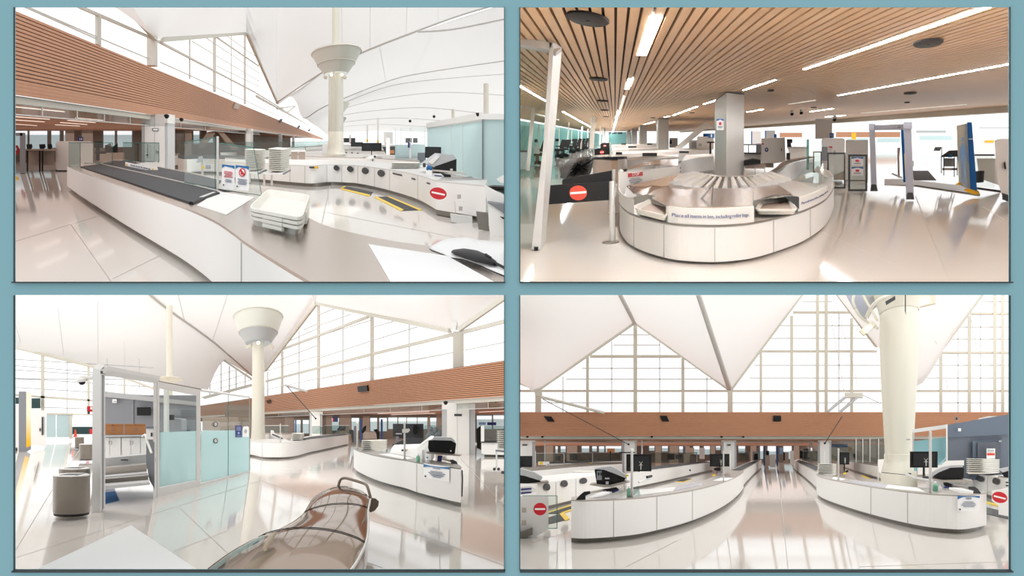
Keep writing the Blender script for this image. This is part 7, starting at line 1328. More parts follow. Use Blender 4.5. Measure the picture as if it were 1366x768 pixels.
T4 = YC - 1.0
def tr(label, segs):
    root = thing('gable_truss', label, 'truss', P(segs[0][0][0], segs[0][0][1], T4))
    for a, b, w_ in segs: part('chord', 'frame', root, lambda m: (lambda p, q, n_: m.prism([p - n_, q - n_, q + n_, p + n_], V((0, .5, 0))))(P(*a, T4), P(*b, T4), (lambda d: V((-d.z, 0, d.x)).normalized() * w_ * T4 / F / 2)(P(*b, T4) - P(*a, T4))))
    part('node', 'rib', root, lambda m: m.ball(P(segs[0][1][0], segs[0][1][1], T4 - .2), .3, 8)); return root
tr('white gable truss with peak over the left counter', [((716, 520), (846, 429.5), 6.5), ((846, 429.5), (973, 519.5), 3.4)])
tr('white gable truss rising right of the left gable behind the aisle', [((975, 520), (1085, 372), 4), ((1085, 345), (1172, 462), 4)])
tr('broad white gable truss edge right of the tall mast', [((1219, 517), (1322, 376), 5), ((1322, 376), (1330, 365), 5)])
tr('short white truss end at the left edge', [((680, 506), (716, 520), 3)])
stt = thing('brace_strut', 'long white brace running down from the left gable foot', 'brace', P(762, 540, 61)); part('tube', 'frame', stt, lambda m: m.tube([P(721, 529, 61.5), P(806, 550.5, 61)], .13, 8)); part('gusset', 'frame', stt, lambda m: ext(m, [(712, 519), (722, 518), (724, 529), (714, 528)], 61.6, .2))
for a, b, tx in (((724, 532), (838.5, 592.5), 'thin dark stay cable crossing the bulkhead at left'), ((1123.5, 555), (1100.3, 591), 'thin dark stay cable crossing the bulkhead right of the aisle')):
    cbx = thing('stay_cable', tx, 'cable', P(*b, 59)); part('cable', 'dkgrey', cbx, lambda m: m.tube([P(*a, 60), P(*b, 59)], .035, 5)); part('end_fitting', 'black', cbx, lambda m: m.ball(P(*b, 58.9), .09, 6))
ft = thing('truss_bracket', 'small boxy white truss hanging left of the tall mast', 'bracket', P(1138, 548, 60)); part('box', 'frame', ft, lambda m: ext(m, rect(1126.5, 523.5, 1151, 530), 60, .8)); part('strut', 'ltgrey', ft, lambda m: m.tube([P(1127, 530, 60), P(1104, 549, 60)], .12, 6)); part('strut', 'ltgrey', ft, lambda m: m.tube([P(1143, 530, 60), P(1121, 549, 60)], .12, 6)); part('tie', 'ltgrey', ft, lambda m: m.tube([P(1151, 527, 60), P(1175, 538, 60)], .04, 5))
# ---- tent fabric
def sheet4(a, b, n=6):
    mb = MB(); loft_px(mb, a, b, n, 0.0); return struct(mb.build('ceiling', 'fabric', smooth=True))
def Q(px, y): return [P(u, v, yy) for (u, v), yy in zip(px, y if isinstance(y, list) else [y] * len(px))]
TF = T4 - .15
sheet4(Q([(640, 387), (700, 387), (760, 387), (805, 387), (826, 387)], [40, 42, 44, 46, 46]), Q([(640, 480), (700, 514), (717, 519), (780, 475), (846, 429)], TF))
sheet4(Q([(826, 387), (860, 387), (890, 387), (929, 387)], 46), Q([(846, 429), (890, 460), (930, 489), (973, 519)], TF)); sheet4(Q([(929, 387), (970, 387), (1020, 387), (1078, 387)], 46), Q([(974, 519), (1010, 471), (1045, 424), (1074, 387)], TF))
sheet4(Q([(1150, 387), (1200, 387), (1260, 387), (1320, 387)], [50, 49, 48, 48]), Q([(1168, 458), (1221, 516), (1270, 447), (1316, 384)], TF))
o = struct(sheet4(Q([(1108, 387), (1120, 387), (1140, 387), (1150, 387)], 52), Q([(1112, 387), (1125, 404), (1145, 430), (1168, 458)], TF)))
for a, b, r_, tx in (((826, 391), (846, 429), .2, 'ridge rib rising from the left gable peak'), ((931, 391), (973, 518), .24, 'grey valley rib between the two left gables'), ((1307, 388), (1219, 512), .14, 'grey fabric edge rib right of the tall mast')):
    rb_ = one('tent_rib', tx, 'rib', 'rib', lambda m: m.tube([P(*a, 46 if a[0] < 1200 else T4 - .9), P(*b, TF - .2 if a[0] < 1200 else T4 - .9)], [r_ * .75, r_], 8), smooth=True)
one('tent_seam', 'faint fabric seam at the upper left', 'seam', 'ltgrey', lambda m: m.tube([P(690, 430, 50), P(735, 398, 46)], .015, 5)); one('tent_seam', 'faint fabric seam right of the tall mast', 'seam', 'ltgrey', lambda m: m.tube([P(1222, 430, 55), P(1250, 458, 60)], .02, 5))
# ---- the big mast
ym = 38.0; sm = ym / F; bm_ = H.g(1199, 650); zz = lambda v: (CY - v) * sm - bm_.z; bm_ = P(1199, 650, ym); zz = lambda v: (650 - v) * sm
mt = thing('roof_mast', 'huge cream tapering mast standing behind the right counter', 'column', bm_)
part('shaft', 'cream', mt, lambda m: m.lathe(bm_, [(17.5 * sm, zz(612)), (18.2 * sm, zz(590)), (20.5 * sm, zz(548)), (23 * sm, zz(500)), (24.3 * sm, zz(455)), (24 * sm, zz(420)), (23.2 * sm, zz(396)), (23.2 * sm, zz(388))], 36, H.E * .8), smooth=True)
part('plinth', 'cream', mt, lambda m: m.lathe(bm_, [(23 * sm, zz(655)), (22.5 * sm, zz(634)), (22 * sm, zz(628)), (19.5 * sm, zz(618)), (18.5 * sm, zz(613)), (18.7 * sm, zz(606)), (17.8 * sm, zz(605))], 36, H.E * .8, cap=False), smooth=True)
part('conduit', 'cream2', mt, lambda m: m.tube([P(1174.5, 420, ym - 1), P(1175, 470, ym - 1), P(1178, 545, ym - 1), P(1184, 618, ym - 1)], .05, 6)); part('plate', 'grey', mt, lambda m: ext(m, rect(1209, 585.4, 1214, 586.6), ym - 1.8, .05))
part('collar', ['cream', 'cream2'], mt, lambda m: (m.lathe(bm_, [(24.5 * sm, zz(418)), (27 * sm, zz(408)), (30 * sm, zz(398)), (33 * sm, zz(388))], 36, H.E * .8, cap=False)), smooth=False)
part('collar_box', 'dkgrey', mt, lambda m: (ext(m, [(1181, 402), (1194, 394.5), (1194.5, 399), (1182, 406.5)], ym - 3.2, .1), ext(m, [(1207, 393), (1208.5, 392.5), (1208.5, 420), (1207, 414)], ym - 3.1, .1)))
part('capital_panel', 'bluegrey2', mt, lambda m: ext(m, [(1126, 388), (1162, 388), (1157, 408), (1156, 426), (1150, 424), (1138, 410)], ym + 3, .3)); part('capital_panel', 'ltgrey', mt, lambda m: ext(m, [(1150, 388), (1192, 388), (1180, 397), (1164, 412), (1158, 424), (1156, 408)], ym + 1, .3)); part('capital_rib', 'cream', mt, lambda m: m.tube(smooth_px([P(1141, 390, ym + .5), P(1138, 402, ym + .5), P(1146, 420, ym + .5), P(1158, 430, ym + .5), P(1171, 438, ym)], 5), .08, 6)); part('capital_rib', 'cream', mt, lambda m: m.tube([P(1148, 388, ym), P(1171, 428, ym - .5)], .07, 6)); part('capital_rib', 'cream', mt, lambda m: m.tube(smooth_px([P(1200, 391, ym - 3), P(1180, 396, ym - 3), P(1164, 408, ym - 2), P(1156, 422, ym - 1)], 5), .1, 6))
for (q_, lens, tx) in (([(1146, 441), (1164, 428), (1169, 433), (1152, 447)], [(1153, 439), (1162, 433), (1164, 437), (1156, 444)], 'l'), ([(1218, 399), (1248, 390), (1248, 404), (1219, 410)], [(1226, 400), (1240, 396), (1241, 403), (1227, 408)], 'r')):
    fl = part('floodlight', 'cream2', mt, lambda m: ext(m, q_, ym - 1.2, .4)); part('floodlight_lens', 'lamp_warm', fl, lambda m: ext(m, lens, ym - 1.3, .05))
# ---- the two aisle counters
cL, ToL, TiL = counter(H, 'curved_counter', 'white curved counter left of the aisle', 'counter', [(762, 666.3), (782, 666.8), (818.5, 665.6), (850, 663.6), (876, 660.6), (900, 657.3), (923.5, 653.3), (945, 648.5), (961, 644), (974, 639.3), (985, 634), (991.3, 629.5), (991.8, 627.6)], [(762.5, 662.5), (786, 660), (812, 656.5), (838, 652.5), (870, 651.2), (898, 648.5), (920, 645), (936, 641.3), (952, 635.5), (966, 629.7), (972, 628), (980, 626.6), (988, 626.6)], .95, .12, seams=(818.5, 876, 923.5), top='steel', n=5, inset=.22)
part('work_plate', 'white2', cL, lambda m: slab(m, H, [(846, 660.5), (852, 653.2), (902, 649), (898, 654.5)], .956, .008)); part('work_plate', 'white2', cL, lambda m: slab(m, H, [(951, 641), (962, 637), (978, 637.2), (970, 640.5)], .956, .008)); part('blue_reflection', 'reflection_tint', cL, lambda m: slab(m, H, [(899, 654), (903, 649), (937, 642.8), (938, 646.5)], .9565, .008))  # pale blue plate drawn in place of a reflection on the steel
cLc, _, _ = counter(H, 'conveyor_counter', 'straight white conveyor running back left of the aisle', 'counter', [(991.5, 627), (1000, 621.8), (1008, 617.4), (1014, 614.6), (1016, 613.6)], [(974, 626.4), (990, 619.2), (1000, 615.4), (1008, 612.8), (1011, 612)], .95, .12, top='steel', n=4); part('belt', 'belt', cLc, lambda m: slab(m, H, [(977, 626.5), (988.5, 626.8), (1012, 614.7), (1009, 612.9)], .975, .02))
cR, ToR, TiR = counter(H, 'curved_counter', 'white curved counter right of the aisle', 'counter', [(1089, 631.5), (1090, 633.3), (1094, 635.5), (1101, 637.6), (1112, 640), (1126, 642.6), (1143, 645.6), (1162, 648.7), (1186, 652.2), (1211, 655.4), (1240, 658.3), (1277, 660), (1298, 659), (1316, 656.8)], [(1091, 630.3), (1095, 631.4), (1100, 632.8), (1108, 634.5), (1120, 636.5), (1134, 639), (1146, 640.8), (1165, 643), (1186, 645.2), (1210, 648), (1233, 650.3), (1262, 653.2), (1285, 654.5), (1313, 654)], .95, .12, seams=(1162, 1211), top='steel', n=5, inset=.22)
part('work_plate', 'white2', cR, lambda m: slab(m, H, [(1181, 650.4), (1183, 646), (1224, 650.4), (1235, 656)], .956, .008)); part('blue_reflection', 'reflection_tint', cR, lambda m: slab(m, H, [(1134, 643), (1137, 640.4), (1184, 646), (1180, 650.4)], .9565, .008)); part('work_plate', 'white2', cR, lambda m: slab(m, H, [(1110, 638.4), (1112, 636), (1128, 638.6), (1122, 640.6)], .956, .008))  # the blue plate here is a painted reflection too
cRc, _, _ = counter(H, 'conveyor_counter', 'straight white conveyor running back right of the aisle', 'counter', [(1058.5, 614), (1060, 615), (1070, 619.4), (1080, 624), (1088.5, 628.5)], [(1064, 612.3), (1070, 613.2), (1080, 616.4), (1090, 620), (1102, 624.5)], .95, .12, top='steel', n=4); part('belt', 'belt', cRc, lambda m: slab(m, H, [(1062, 614.8), (1088, 626.5), (1097, 623.5), (1066, 612.9)], .975, .02))
# ---- left background counters
cM, ToM, _ = counter(H, 'porthole_counter', 'white counter with dark portholes at the left', 'counter', [(660, 650.5), (694, 647.3), (732, 642.8), (768, 637.8), (790, 634.5), (815, 631)], [(660, 640), (700, 637), (740, 633), (780, 629), (812, 627)], .95, .14, seams=(741, 764.5), top='white2', n=4)
for u, v, rx, ry in ((730, 649.8, 4.2, 4.4), (753, 645.3, 4.6, 4.2), (778.5, 641.5, 5, 3.6)):
    j = min(range(len(ToM)), key=lambda k: abs(ToM[k].x * F / ToM[k].y + CX - u)); part('porthole', 'dkgrey', cM, lambda m: cpoly(m, ToM, ell(u, v, rx, ry, rot=-.2), .15, .1))
cM2, _, _ = counter(H, 'conveyor_counter', 'long white conveyor receding behind the left monitor', 'counter', [(836, 630.5), (846, 628.8), (872, 625.7), (900, 622.2), (925, 618.8), (946, 616.2), (952, 615.6)], [(836, 627), (860, 623.4), (885, 620.2), (910, 617.8), (940, 614.9), (950, 614.3)], .95, .14, top='steel', n=3); part('belt', 'belt', cM2, lambda m: slab(m, H, [(846, 627.8), (900, 621.6), (946, 615.9), (941, 614.9), (885, 620), (853, 624.6)], .975, .02)); part('knob', 'black', cM2, lambda m: m.ball(P(920.5, 627, 52), .07, 6))
counter(H, 'white_counter', 'low white counter at the far left with yellow marked sign', 'counter', [(660, 631), (694, 628.5), (724, 626), (760, 622.8), (800, 620), (830, 618)], [(660, 627), (724, 621.5), (780, 617.5), (830, 615.6)], .95, .1, top='kick', n=3); counter(H, 'white_counter', 'farthest white counter behind the glass at left', 'counter', [(728, 618), (770, 616.6), (810, 615), (830, 614.3)], [(728, 616), (770, 614.8), (830, 612.8)], .95, .1, top='belt', n=2)
for u0, u1, v0, v1, y, tx in ((715, 753, 604, 617, 60, 'glass screen at the far left behind the sign'), (753, 791, 603.5, 616, 64, 'glass screen left of centre with white edge posts'), (791, 829, 603.5, 615, 66, 'glass screen just left of the second pier'), (868, 930, 603, 617, 72, 'glass run right of the left monitor'), (985, 1000, 602, 614, 70, 'glass screen by the aisle pier'), (1070, 1099, 601, 615, 66, 'tinted glass screen before the right pier')):
    root = thing('glass_screen', tx, 'glass screen', P((u0 + u1) / 2, v1, y)); part('pane', 'glass_dk', root, lambda m: ext(m, rect(u0, v0, u1, v1), y, .05)); part('edge_post', 'steel_lt', root, lambda m: ext(m, rect(u1 - 1, v0, u1, v1), y - .05, .1)); part('cap', 'steel_lt', root, lambda m: ext(m, rect(u0, v0, u1, v0 + .5), y - .05, .1))
wsn = thing('warning_stand', 'white sign with yellow mark on two legs at the left', 'sign stand', P(725, 629, 50)); part('board', 'paper', wsn, lambda m: ext(m, rect(718, 615.5, 733, 620), 50, .06)); part('yellow_mark', 'yellow', wsn, lambda m: ext(m, rect(719.5, 616, 724, 619.5), 49.9, .05)); 
for u in (714.3, 731): part('leg', 'steel_lt', wsn, lambda m: ext(m, rect(u - .6, 601 if u < 720 else 619, u + .6, 628), 50, .1))
small('yellow_tag', 'tiny yellow tag on the far counter edge', 'tag', 'yellow', rect(786, 617.6, 790, 619.6), 58, .05)
def stack4(u0, um, u1, vt, vb, y, n, where, group, rise=1.5, dyl=6.0):
    s = y / F; step = (vb - vt) * s / n; fl, fr = P(u0, vb, y), P(um, vb + rise * .3, y); br = P(u1, vb - rise, y * (1 + .02 * dyl)); bl = br + (fl - fr)
    return bin_stack(H, 'security_bin', [p + ZUP * step * .95 for p in (fl, bl, br, fr)], n, step, step * .92, where, group)
stack4(761, 792, 797, 628.5, 636, 34, 3, 'the stack on the porthole counter', 'white bins on the porthole counter'); stack4(1089.5, 1113, 1117, 618, 633.8, 31.5, 8, 'the stack at the right aisle counter', 'white bins at the right aisle counter', 1)
stack4(1287, 1313, 1337, 611, 632, 27, 8, 'the right edge stack', 'white bins at the right edge', 1.5, 8)
def scan4(label, y, low, lid, tray, extra=()):
    root = thing('liquid_scanner', label, 'scanner', P(tray[0][0], max(v for u, v in tray), y)); part('base_housing', 'black', root, lambda m: ext(m, low, y, .9)); part('lid', 'ltgrey', root, lambda m: ext(m, lid, y - .03, 1)); part('tray', 'steel', root, lambda m: ext(m, tray, y - .1, 1.1))
    for nm, m_, q in extra: part(nm, m_, root, lambda m: ext(m, q, y - .06, .05))
    return root
scan4('black scanner with grey sloping lid on the left curved counter', 19.5, [(793, 626.5), (806, 626), (820, 630), (835, 637.5), (832, 641.5), (812, 646.5), (796, 645)], [(793, 625.5), (800, 623.5), (815, 622), (824, 626), (836.5, 634.5), (835.5, 638), (820, 631.5), (806, 626.5)], [(786, 646.5), (793, 645), (812, 647), (835, 641.5), (841, 642.5), (815, 650), (806, 650)], (('vent', 'grey', rect(796, 628, 803, 640)), ('plate', 'ltgrey', rect(807, 637, 813, 639)), ('plate', 'ltgrey', rect(808, 642, 812, 646)), ('port', 'black', rect(797.5, 630, 799.5, 634)), ('port', 'black', rect(801, 630, 802.8, 634))))
scan4('black scanner with grey lid cut by the left edge', 22.5, [(680, 631), (700, 634), (721, 640.5), (720, 644), (694, 646.5), (680, 647)], [(680, 623), (697, 625.5), (713, 630), (724, 636.5), (721, 641), (700, 634.5), (680, 631.5)], [(680, 647), (694, 645.5), (732, 641.8), (732, 644), (694, 648.8), (680, 650)])
scan4('black scanner on the right curved counter beside the tall bin stack', 21, [(1243, 635), (1252, 628), (1268, 622.5), (1283, 621.5), (1286, 625), (1285.5, 637.5), (1276, 640.5), (1258, 640), (1247, 637)], [(1243, 630), (1256, 623), (1268, 620.5), (1284, 620), (1284.5, 623), (1268, 623.5), (1252, 630), (1243, 636)], [(1243, 637.5), (1258, 640), (1285, 639.5), (1297, 641), (1297, 643.5), (1258, 642.5), (1244, 639.5)])
scan4('black scanner cut by the right edge', 25, [(1336, 631), (1346, 626), (1370, 626), (1370, 636), (1340, 636)], [(1332, 626), (1346, 623), (1370, 622), (1370, 627), (1344, 628), (1338, 630)], [(1331, 635.5), (1345, 637), (1370, 638), (1370, 640), (1331, 637)])
mono(H, 'monitor', 'black monitor seen from behind on the left curved counter', 26, 835.5, 605.5, 869, 628.5, stand_v=629, depth=.12); mono(H, 'monitor', 'black monitor beside the aisle on the left counter', 33, 946.8, 605.2, 973, 622, stand_v=628, depth=.15); mono(H, 'monitor', 'black monitor cut by the left edge', 30, 680, 608, 710, 623, stand_v=640, back=False, depth=.2); mono(H, 'monitor', 'black monitor near the bins on the right counter', 34, 1119.5, 603.2, 1133, 619.4, stand_v=628, depth=.4); mono(H, 'monitor', 'black monitor seen from behind before the huge mast', 24, 1213.8, 602, 1250.8, 623.5, stand_v=640, depth=.12)
post(H, 'support_post', 'steel post in front of the left monitor', 843, 600, 662.5, .95, 3.4, cap=True); post(H, 'support_post', 'steel post before the aisle monitor on the left', 965.2, 602, 642, .95, 1.8); post(H, 'support_post', 'steel post beside the bins on the right counter', 1118.6, 598, 640, .95, 2); post(H, 'support_post', 'tall steel post before the monitor at the huge mast', 1241, 575, 656.5, .95, 3.2)
for u, m_, tx in ((974.5, 'white2', 'slim white gate post left of the aisle'), (1100, 'white2', 'slim white gate post on the right conveyor')): post(H, 'gate_post', tx, u, 602, 626, .95, 1, matn=m_, base=False)
la = thing('crossbar', 'thin black crossbar with microphone at the second pier', 'bar', P(838, 604, 58)); part('bar', 'black', la, lambda m: m.tube([P(826, 603.3, 58), P(847, 603.5, 58)], .05, 6)); part('mast', 'black', la, lambda m: m.tube([P(814.3, 603, 58), P(814.5, 614, 58)], .04, 6)); part('head', 'black', la, lambda m: m.ball(P(814.2, 602.8, 58), .08, 6))
# left counter clutter
hnd = thing('tool_holder', 'black handle of a jointed arm at the left counter tip', 'arm', P(780, 665, 14.6)); part('handle', 'black', hnd, lambda m: ext(m, [(768, 666.5), (774, 660), (779, 656), (787, 655), (787.5, 658.5), (781, 661), (781, 666.5), (773, 666.8)], 14.6, .12)); part('tube', 'steel', hnd, lambda m: m.bar(P(786, 657, 14.7), P(808, 652.5, 15.5), .05)); part('joint', 'black', hnd, lambda m: ext(m, [(808, 652), (822, 649.5), (825, 652), (818, 655), (809, 655.5)], 15.4, .12))
one('paper_roll', 'white rolled sheet lying on the left counter', 'roll', 'paper', lambda m: m.tube([P(780, 663.2, 14.7), P(800, 660, 15), P(815, 656.6, 15.5)], [.03, .055, .03], 10), smooth=True)
small('navy_pouch', 'dark navy pouch at the end of the white roll', 'pouch', 'navy', [(815, 655.5), (825, 651.5), (826, 654), (817, 657.5)], 15.6, .1)
for (u0, u1, v0, v1, m_, capm, tx) in ((836, 841, 648, 662.3, 'green', 'paper', 'green labelled bottle by the left counter post'), (825.5, 831, 650, 659.5, 'glass', 'paper', 'clear bottle on the left counter'), (1244.5, 1251, 642.5, 654.5, 'green', 'paper', 'pale green bottle by the right counter post'), (1252.5, 1256, 647, 655, 'paper', 'paper', 'small white bottle on the right counter')):
    y = H.y(v1, .95); b = P((u0 + u1) / 2, v1, y); r = (u1 - u0) / 2 * y / F; hh_ = (v1 - v0) * y / F; root = thing('bottle', tx, 'bottle', b); part('body', m_, root, lambda m: m.lathe(b, [(r, 0), (r, hh_ * .65), (r * .5, hh_ * .8)], 14), smooth=True); part('cap', capm, root, lambda m: m.lathe(b + ZUP * hh_ * .8, [(r * .45, 0), (r * .45, hh_ * .2)], 10))
small('clear_box', 'clear plastic box behind the left counter post', 'box', 'glass_dk', [(844, 650), (852, 648.5), (854, 659), (845, 661)], 16.5, .2)
one('hand_scanner', 'small white and black wand resting behind the left post', 'wand', ['white2', 'black'], lambda m: (m.tube([P(852, 643, 18), P(868, 637.5, 19)], .03, 6), m.mset(1), m.tube([P(863, 636.2, 18.5), P(869, 634.8, 18.8)], .035, 6)))
small('yellow_tag', 'small yellow tag beside the left scanner', 'tag', 'yellow', ell(836.5, 634, 2, 1.2), 19.4, .05)
for u0, v0, q_, tx in ((0, 0, [(952, 624.5), (958, 623), (962, 626), (958, 628), (953, 627)], 'black phone cradle under the aisle monitor'), (0, 0, [(1126, 629), (1131, 626.5), (1132, 629), (1127, 631)], 'small black cradle under the right bins monitor')): small('phone_cradle', tx, 'cradle', 'black', q_, 31, .2)
small('yellow_tag', 'yellow tag behind the aisle post on the left counter', 'tag', 'yellow', [(950, 633), (953, 632), (955, 635), (952, 636)], 30, .05); small('yellow_tag', 'yellow tag behind the bins on the right counter', 'tag', 'yellow', [(1124, 631.5), (1128, 629.5), (1129.5, 631), (1126, 633)], 29, .05)
# left glass gate with the no entry disc
gg = thing('glass_gate', 'glass gate leaf with white panel at the left edge', 'gate', P(716, 706, 15.6)); part('panel', 'white', gg, lambda m: ext(m, [(680, 661.5), (731.5, 661.5), (731.5, 706.5), (710, 718), (680, 729)], 15.9, .3)); part('pane', 'glass', gg, lambda m: ext(m, rect(731.5, 661, 743, 704.5), 15.4, .03)); part('pane_edge', 'glass_edge', gg, lambda m: (ext(m, rect(742.6, 661, 743.6, 704.8), 15.38, .05), ext(m, rect(697, 660.7, 743, 661.5), 15.38, .05), ext(m, rect(731, 704.3, 743, 705), 15.38, .05)))
for v in (677, 694): part('hinge', 'steel', gg, lambda m: ext(m, rect(696, v, 702, v + 6.5), 15.3, .08))
part('foot_block', 'kick', gg, lambda m: ext(m, [(680, 721), (710, 705), (710, 711), (694, 718.5), (680, 724)], 15.85, .05)); part('kick_plate', 'kick', gg, lambda m: ext(m, [(680, 716), (710.5, 704.5), (710.5, 712.5), (680, 726)], 15.7, .2))
no_entry('no_entry_sign', 'red no entry disc on the glass gate at the left', 15.3, 720.4, 678.8, 8.8, 8.4, 0)
small('drawer_front', 'white drawer front with black slots left of the gate', 'drawer', ['white2', 'navy', 'navy'], [[(680, 650), (708, 648), (716, 652), (716, 655), (694, 660), (680, 661)], [(695, 651.5), (709, 650.5), (709, 652.5), (695, 654)], [(695, 656.5), (709, 655.5), (709, 657.5), (695, 659)]], 19, .3)
fmat4 = thing('floor_mat', 'dark anti fatigue mat with yellow edges behind the glass gate', 'mat', H.g(745, 684)); part('rubber', 'mat_grey', fmat4, lambda m: slab(m, H, [(729, 684), (762, 674.5), (762, 680), (745, 684.5), (731, 684.5)], .015, .015)); part('rubber', 'mat_grey', fmat4, lambda m: slab(m, H, [(710, 704), (731, 690), (748, 684.5), (756, 692.5), (735, 697.5)], .015, .015)); part('yellow_edge', 'yellow', fmat4, lambda m: slab(m, H, [(729, 683), (762, 672.5), (762, 674), (730, 684.2)], .02, .015)); part('yellow_edge', 'yellow', fmat4, lambda m: slab(m, H, [(746, 684.5), (752, 683), (760, 691.5), (754, 694)], .02, .015)); part('yellow_edge', 'yellow', fmat4, lambda m: slab(m, H, [(748, 683.4), (762, 678.6), (762, 680.6), (752, 683.4)], .02, .015))
one('floor_mat', 'small dark mat with yellow edge beyond the left counter', 'mat', ['mat_grey', 'yellow'], lambda m: (slab(m, H, [(902, 641.5), (912, 638), (922, 638.3), (912, 641.8)], .012, .012), m.mset(1), slab(m, H, [(901, 641.8), (912, 642), (922, 638.5), (923, 638.7), (913, 642.6), (901, 642.4)], .014, .012)))
# ---- right side: notice, grey room, teal glass, counters
nt4 = thing('counter_notice', 'white notice with blue header on the right curved counter', 'sign', P(1292, 681, 15.8)); y = min(p.y for p in ToR if abs(p.x * F / p.y + CX - 1290) < 16) - .08
part('sheet', 'paper', nt4, lambda m: ext(m, rect(1277.3, 661.2, 1307, 681.5), y, .015)); part('blue_header', 'blue', nt4, lambda m: ext(m, [(1277.3, 661.2), (1307, 661.2), (1307, 664), (1300, 662.6), (1292, 662.2), (1284, 662.9), (1277.3, 666)], y - .02, .01)); part('lettering', 'ink', nt4, lambda m: [ext(m, rect(u0, v, u1, v + .7), y - .02, .01) for u0, u1, v in ((1289, 1296, 663.5), (1288.5, 1296, 665), (1286, 1299, 669), (1284, 1301, 671), (1282.5, 1302, 673.2), (1285, 1300, 675.3))]); part('stamp', 'dkgrey', nt4, lambda m: ext(m, ell(1280.7, 679.3, 1.2, 1.1), y - .02, .01))
grm = thing('grey_room', 'dark blue grey room block with a door at the right', 'room', P(1305, 640, 30)); part('wall', 'slate', grm, lambda m: ext(m, [(1263, 567), (1380, 547), (1380, 640), (1263, 640)], 31, .5)); part('upper_band', 'slate2', grm, lambda m: ext(m, [(1263, 566.5), (1380, 546.5), (1380, 577.5), (1263, 583.5)], 30.9, .3)); part('door_frame', 'slate2', grm, lambda m: ext(m, [(1297.5, 588), (1338, 585.5), (1338, 640), (1297.5, 640)], 30.8, .2)); part('door', 'slate3', grm, lambda m: ext(m, [(1304, 590), (1335, 588), (1335, 640), (1304, 640)], 30.7, .15)); part('closer', 'ltgrey', grm, lambda m: ext(m, rect(1332.5, 587.5, 1336, 589), 30.6, .1)); part('thermostat', 'paper', grm, lambda m: ext(m, rect(1278, 571, 1282, 575), 30.7, .1)); part('head_trim', 'white2', grm, lambda m: ext(m, [(1262, 566), (1264, 565.5), (1264.3, 615), (1262.5, 615)], 30.6, .3))
small('roof_lamp', 'white curved roof piece above the grey room', 'roof piece', 'white2', [(1305, 558), (1318, 555), (1331, 555), (1331, 557), (1306, 559.5)], 33, .5); dcm = thing('dome_camera', 'dark camera on a stalk above the grey room', 'camera', P(1276, 563, 30)); part('stalk', 'dkwall', dcm, lambda m: ext(m, rect(1275, 557, 1277, 564), 30, .1)); part('head', 'dkwall', dcm, lambda m: ext(m, [(1271.5, 556), (1280, 556), (1278, 559.5), (1273.5, 559.5)], 30, .3))
small('door_notice', 'white and red notice on the grey door', 'notice', ['paper', 'redorange', 'ltgrey'], [rect(1316, 598, 1327.5, 611.5), rect(1317, 604.3, 1327, 607), rect(1317.5, 599.5, 1326, 602.5)], 30.4, .02)
tgl = thing('teal_partition', 'teal glass partition with white head beam beside the grey room', 'partition', P(1240, 618, 34)); part('pane', 'frostteal', tgl, lambda m: ext(m, [(1219, 588), (1263, 583), (1263, 628), (1219, 628)], 34, .06)); part('head_beam', 'white2', tgl, lambda m: ext(m, [(1217, 572.5), (1263.5, 566), (1263.5, 571), (1217, 577)], 33.8, .3)); part('mullion', 'steel_lt', tgl, lambda m: ext(m, rect(1262, 570, 1264, 622), 33.7, .2)); part('brace', 'frost', tgl, lambda m: ext(m, [(1250, 622), (1262, 609), (1263.5, 610), (1253, 622)], 33.6, .1)); part('post', 'steel_lt', tgl, lambda m: ext(m, rect(1217, 577, 1219, 606), 33.7, .2))
gw4 = thing('glass_storefront', 'dark framed glass front behind the right conveyor', 'glazing', P(1150, 620, 56)); part('pane', 'glass_dk', gw4, lambda m: ext(m, [(1109, 590), (1183, 583.5), (1183, 619), (1109, 614)], 56, .06))
for u in (1142, 1151, 1160.5, 1172): part('mullion', 'steel_lt', gw4, lambda m: ext(m, rect(u - .6, 585, u + .6, 617), 55.9, .12))
cb4, _, _ = counter(H, 'white_counter', 'white counter before the dark glass front at right', 'counter', [(1125, 613.2), (1140, 616), (1160, 619.3), (1184, 623.5)], [(1130, 612.6), (1150, 614), (1184, 618)], .95, .12, top='kick', seams=(1143,), n=3)
small('white_cabinet', 'small white cabinet beside the mast plinth', 'cabinet', 'white2', [(1171, 613), (1183, 612), (1183, 634), (1171, 629)], 44, .8); small('stand_post', 'thin white post in front of the white cabinet', 'post', 'white2', rect(1170.7, 622, 1172.3, 642), 40, .1)
one('floor_mat', 'dark mat with yellow edge between conveyor and mast', 'mat', ['mat_grey', 'yellow'], lambda m: (slab(m, H, [(1151, 634), (1165, 634.5), (1177, 638), (1160, 637.5)], .012, .012), m.mset(1), slab(m, H, [(1148, 634.5), (1152, 634), (1162, 637.8), (1158, 638)], .014, .012)))
small('tray_arm', 'thin dark arm with oval head over the mast plinth', 'arm', ['dkgrey', 'black'], [[(1176, 629.5), (1208, 632.8), (1208, 633.5), (1176, 630.3)], ell(1212, 631.8, 4, 1)], 24, .05)
one('tool_holder', 'grey jointed arm pieces left of the right monitor post', 'arm', ['steel_lt', 'dkgrey'], lambda m: (m.tube([P(1209, 632, 22), P(1220, 637, 21), P(1243, 641, 20)], .04, 6), m.mset(1), m.tube([P(1232, 637, 20.5), P(1238, 637.5, 20.4)], .06, 6)), smooth=True)
cP, ToP, _ = counter(H, 'porthole_counter', 'white counter with dark portholes at the right edge', 'counter', [(1235, 632.5), (1262, 632), (1290, 632), (1312, 633.8), (1330, 636), (1370, 641)], [(1235, 626), (1262, 626), (1300, 627), (1330, 629), (1370, 632)], .95, .14, seams=(1316,), top='white2', n=3)
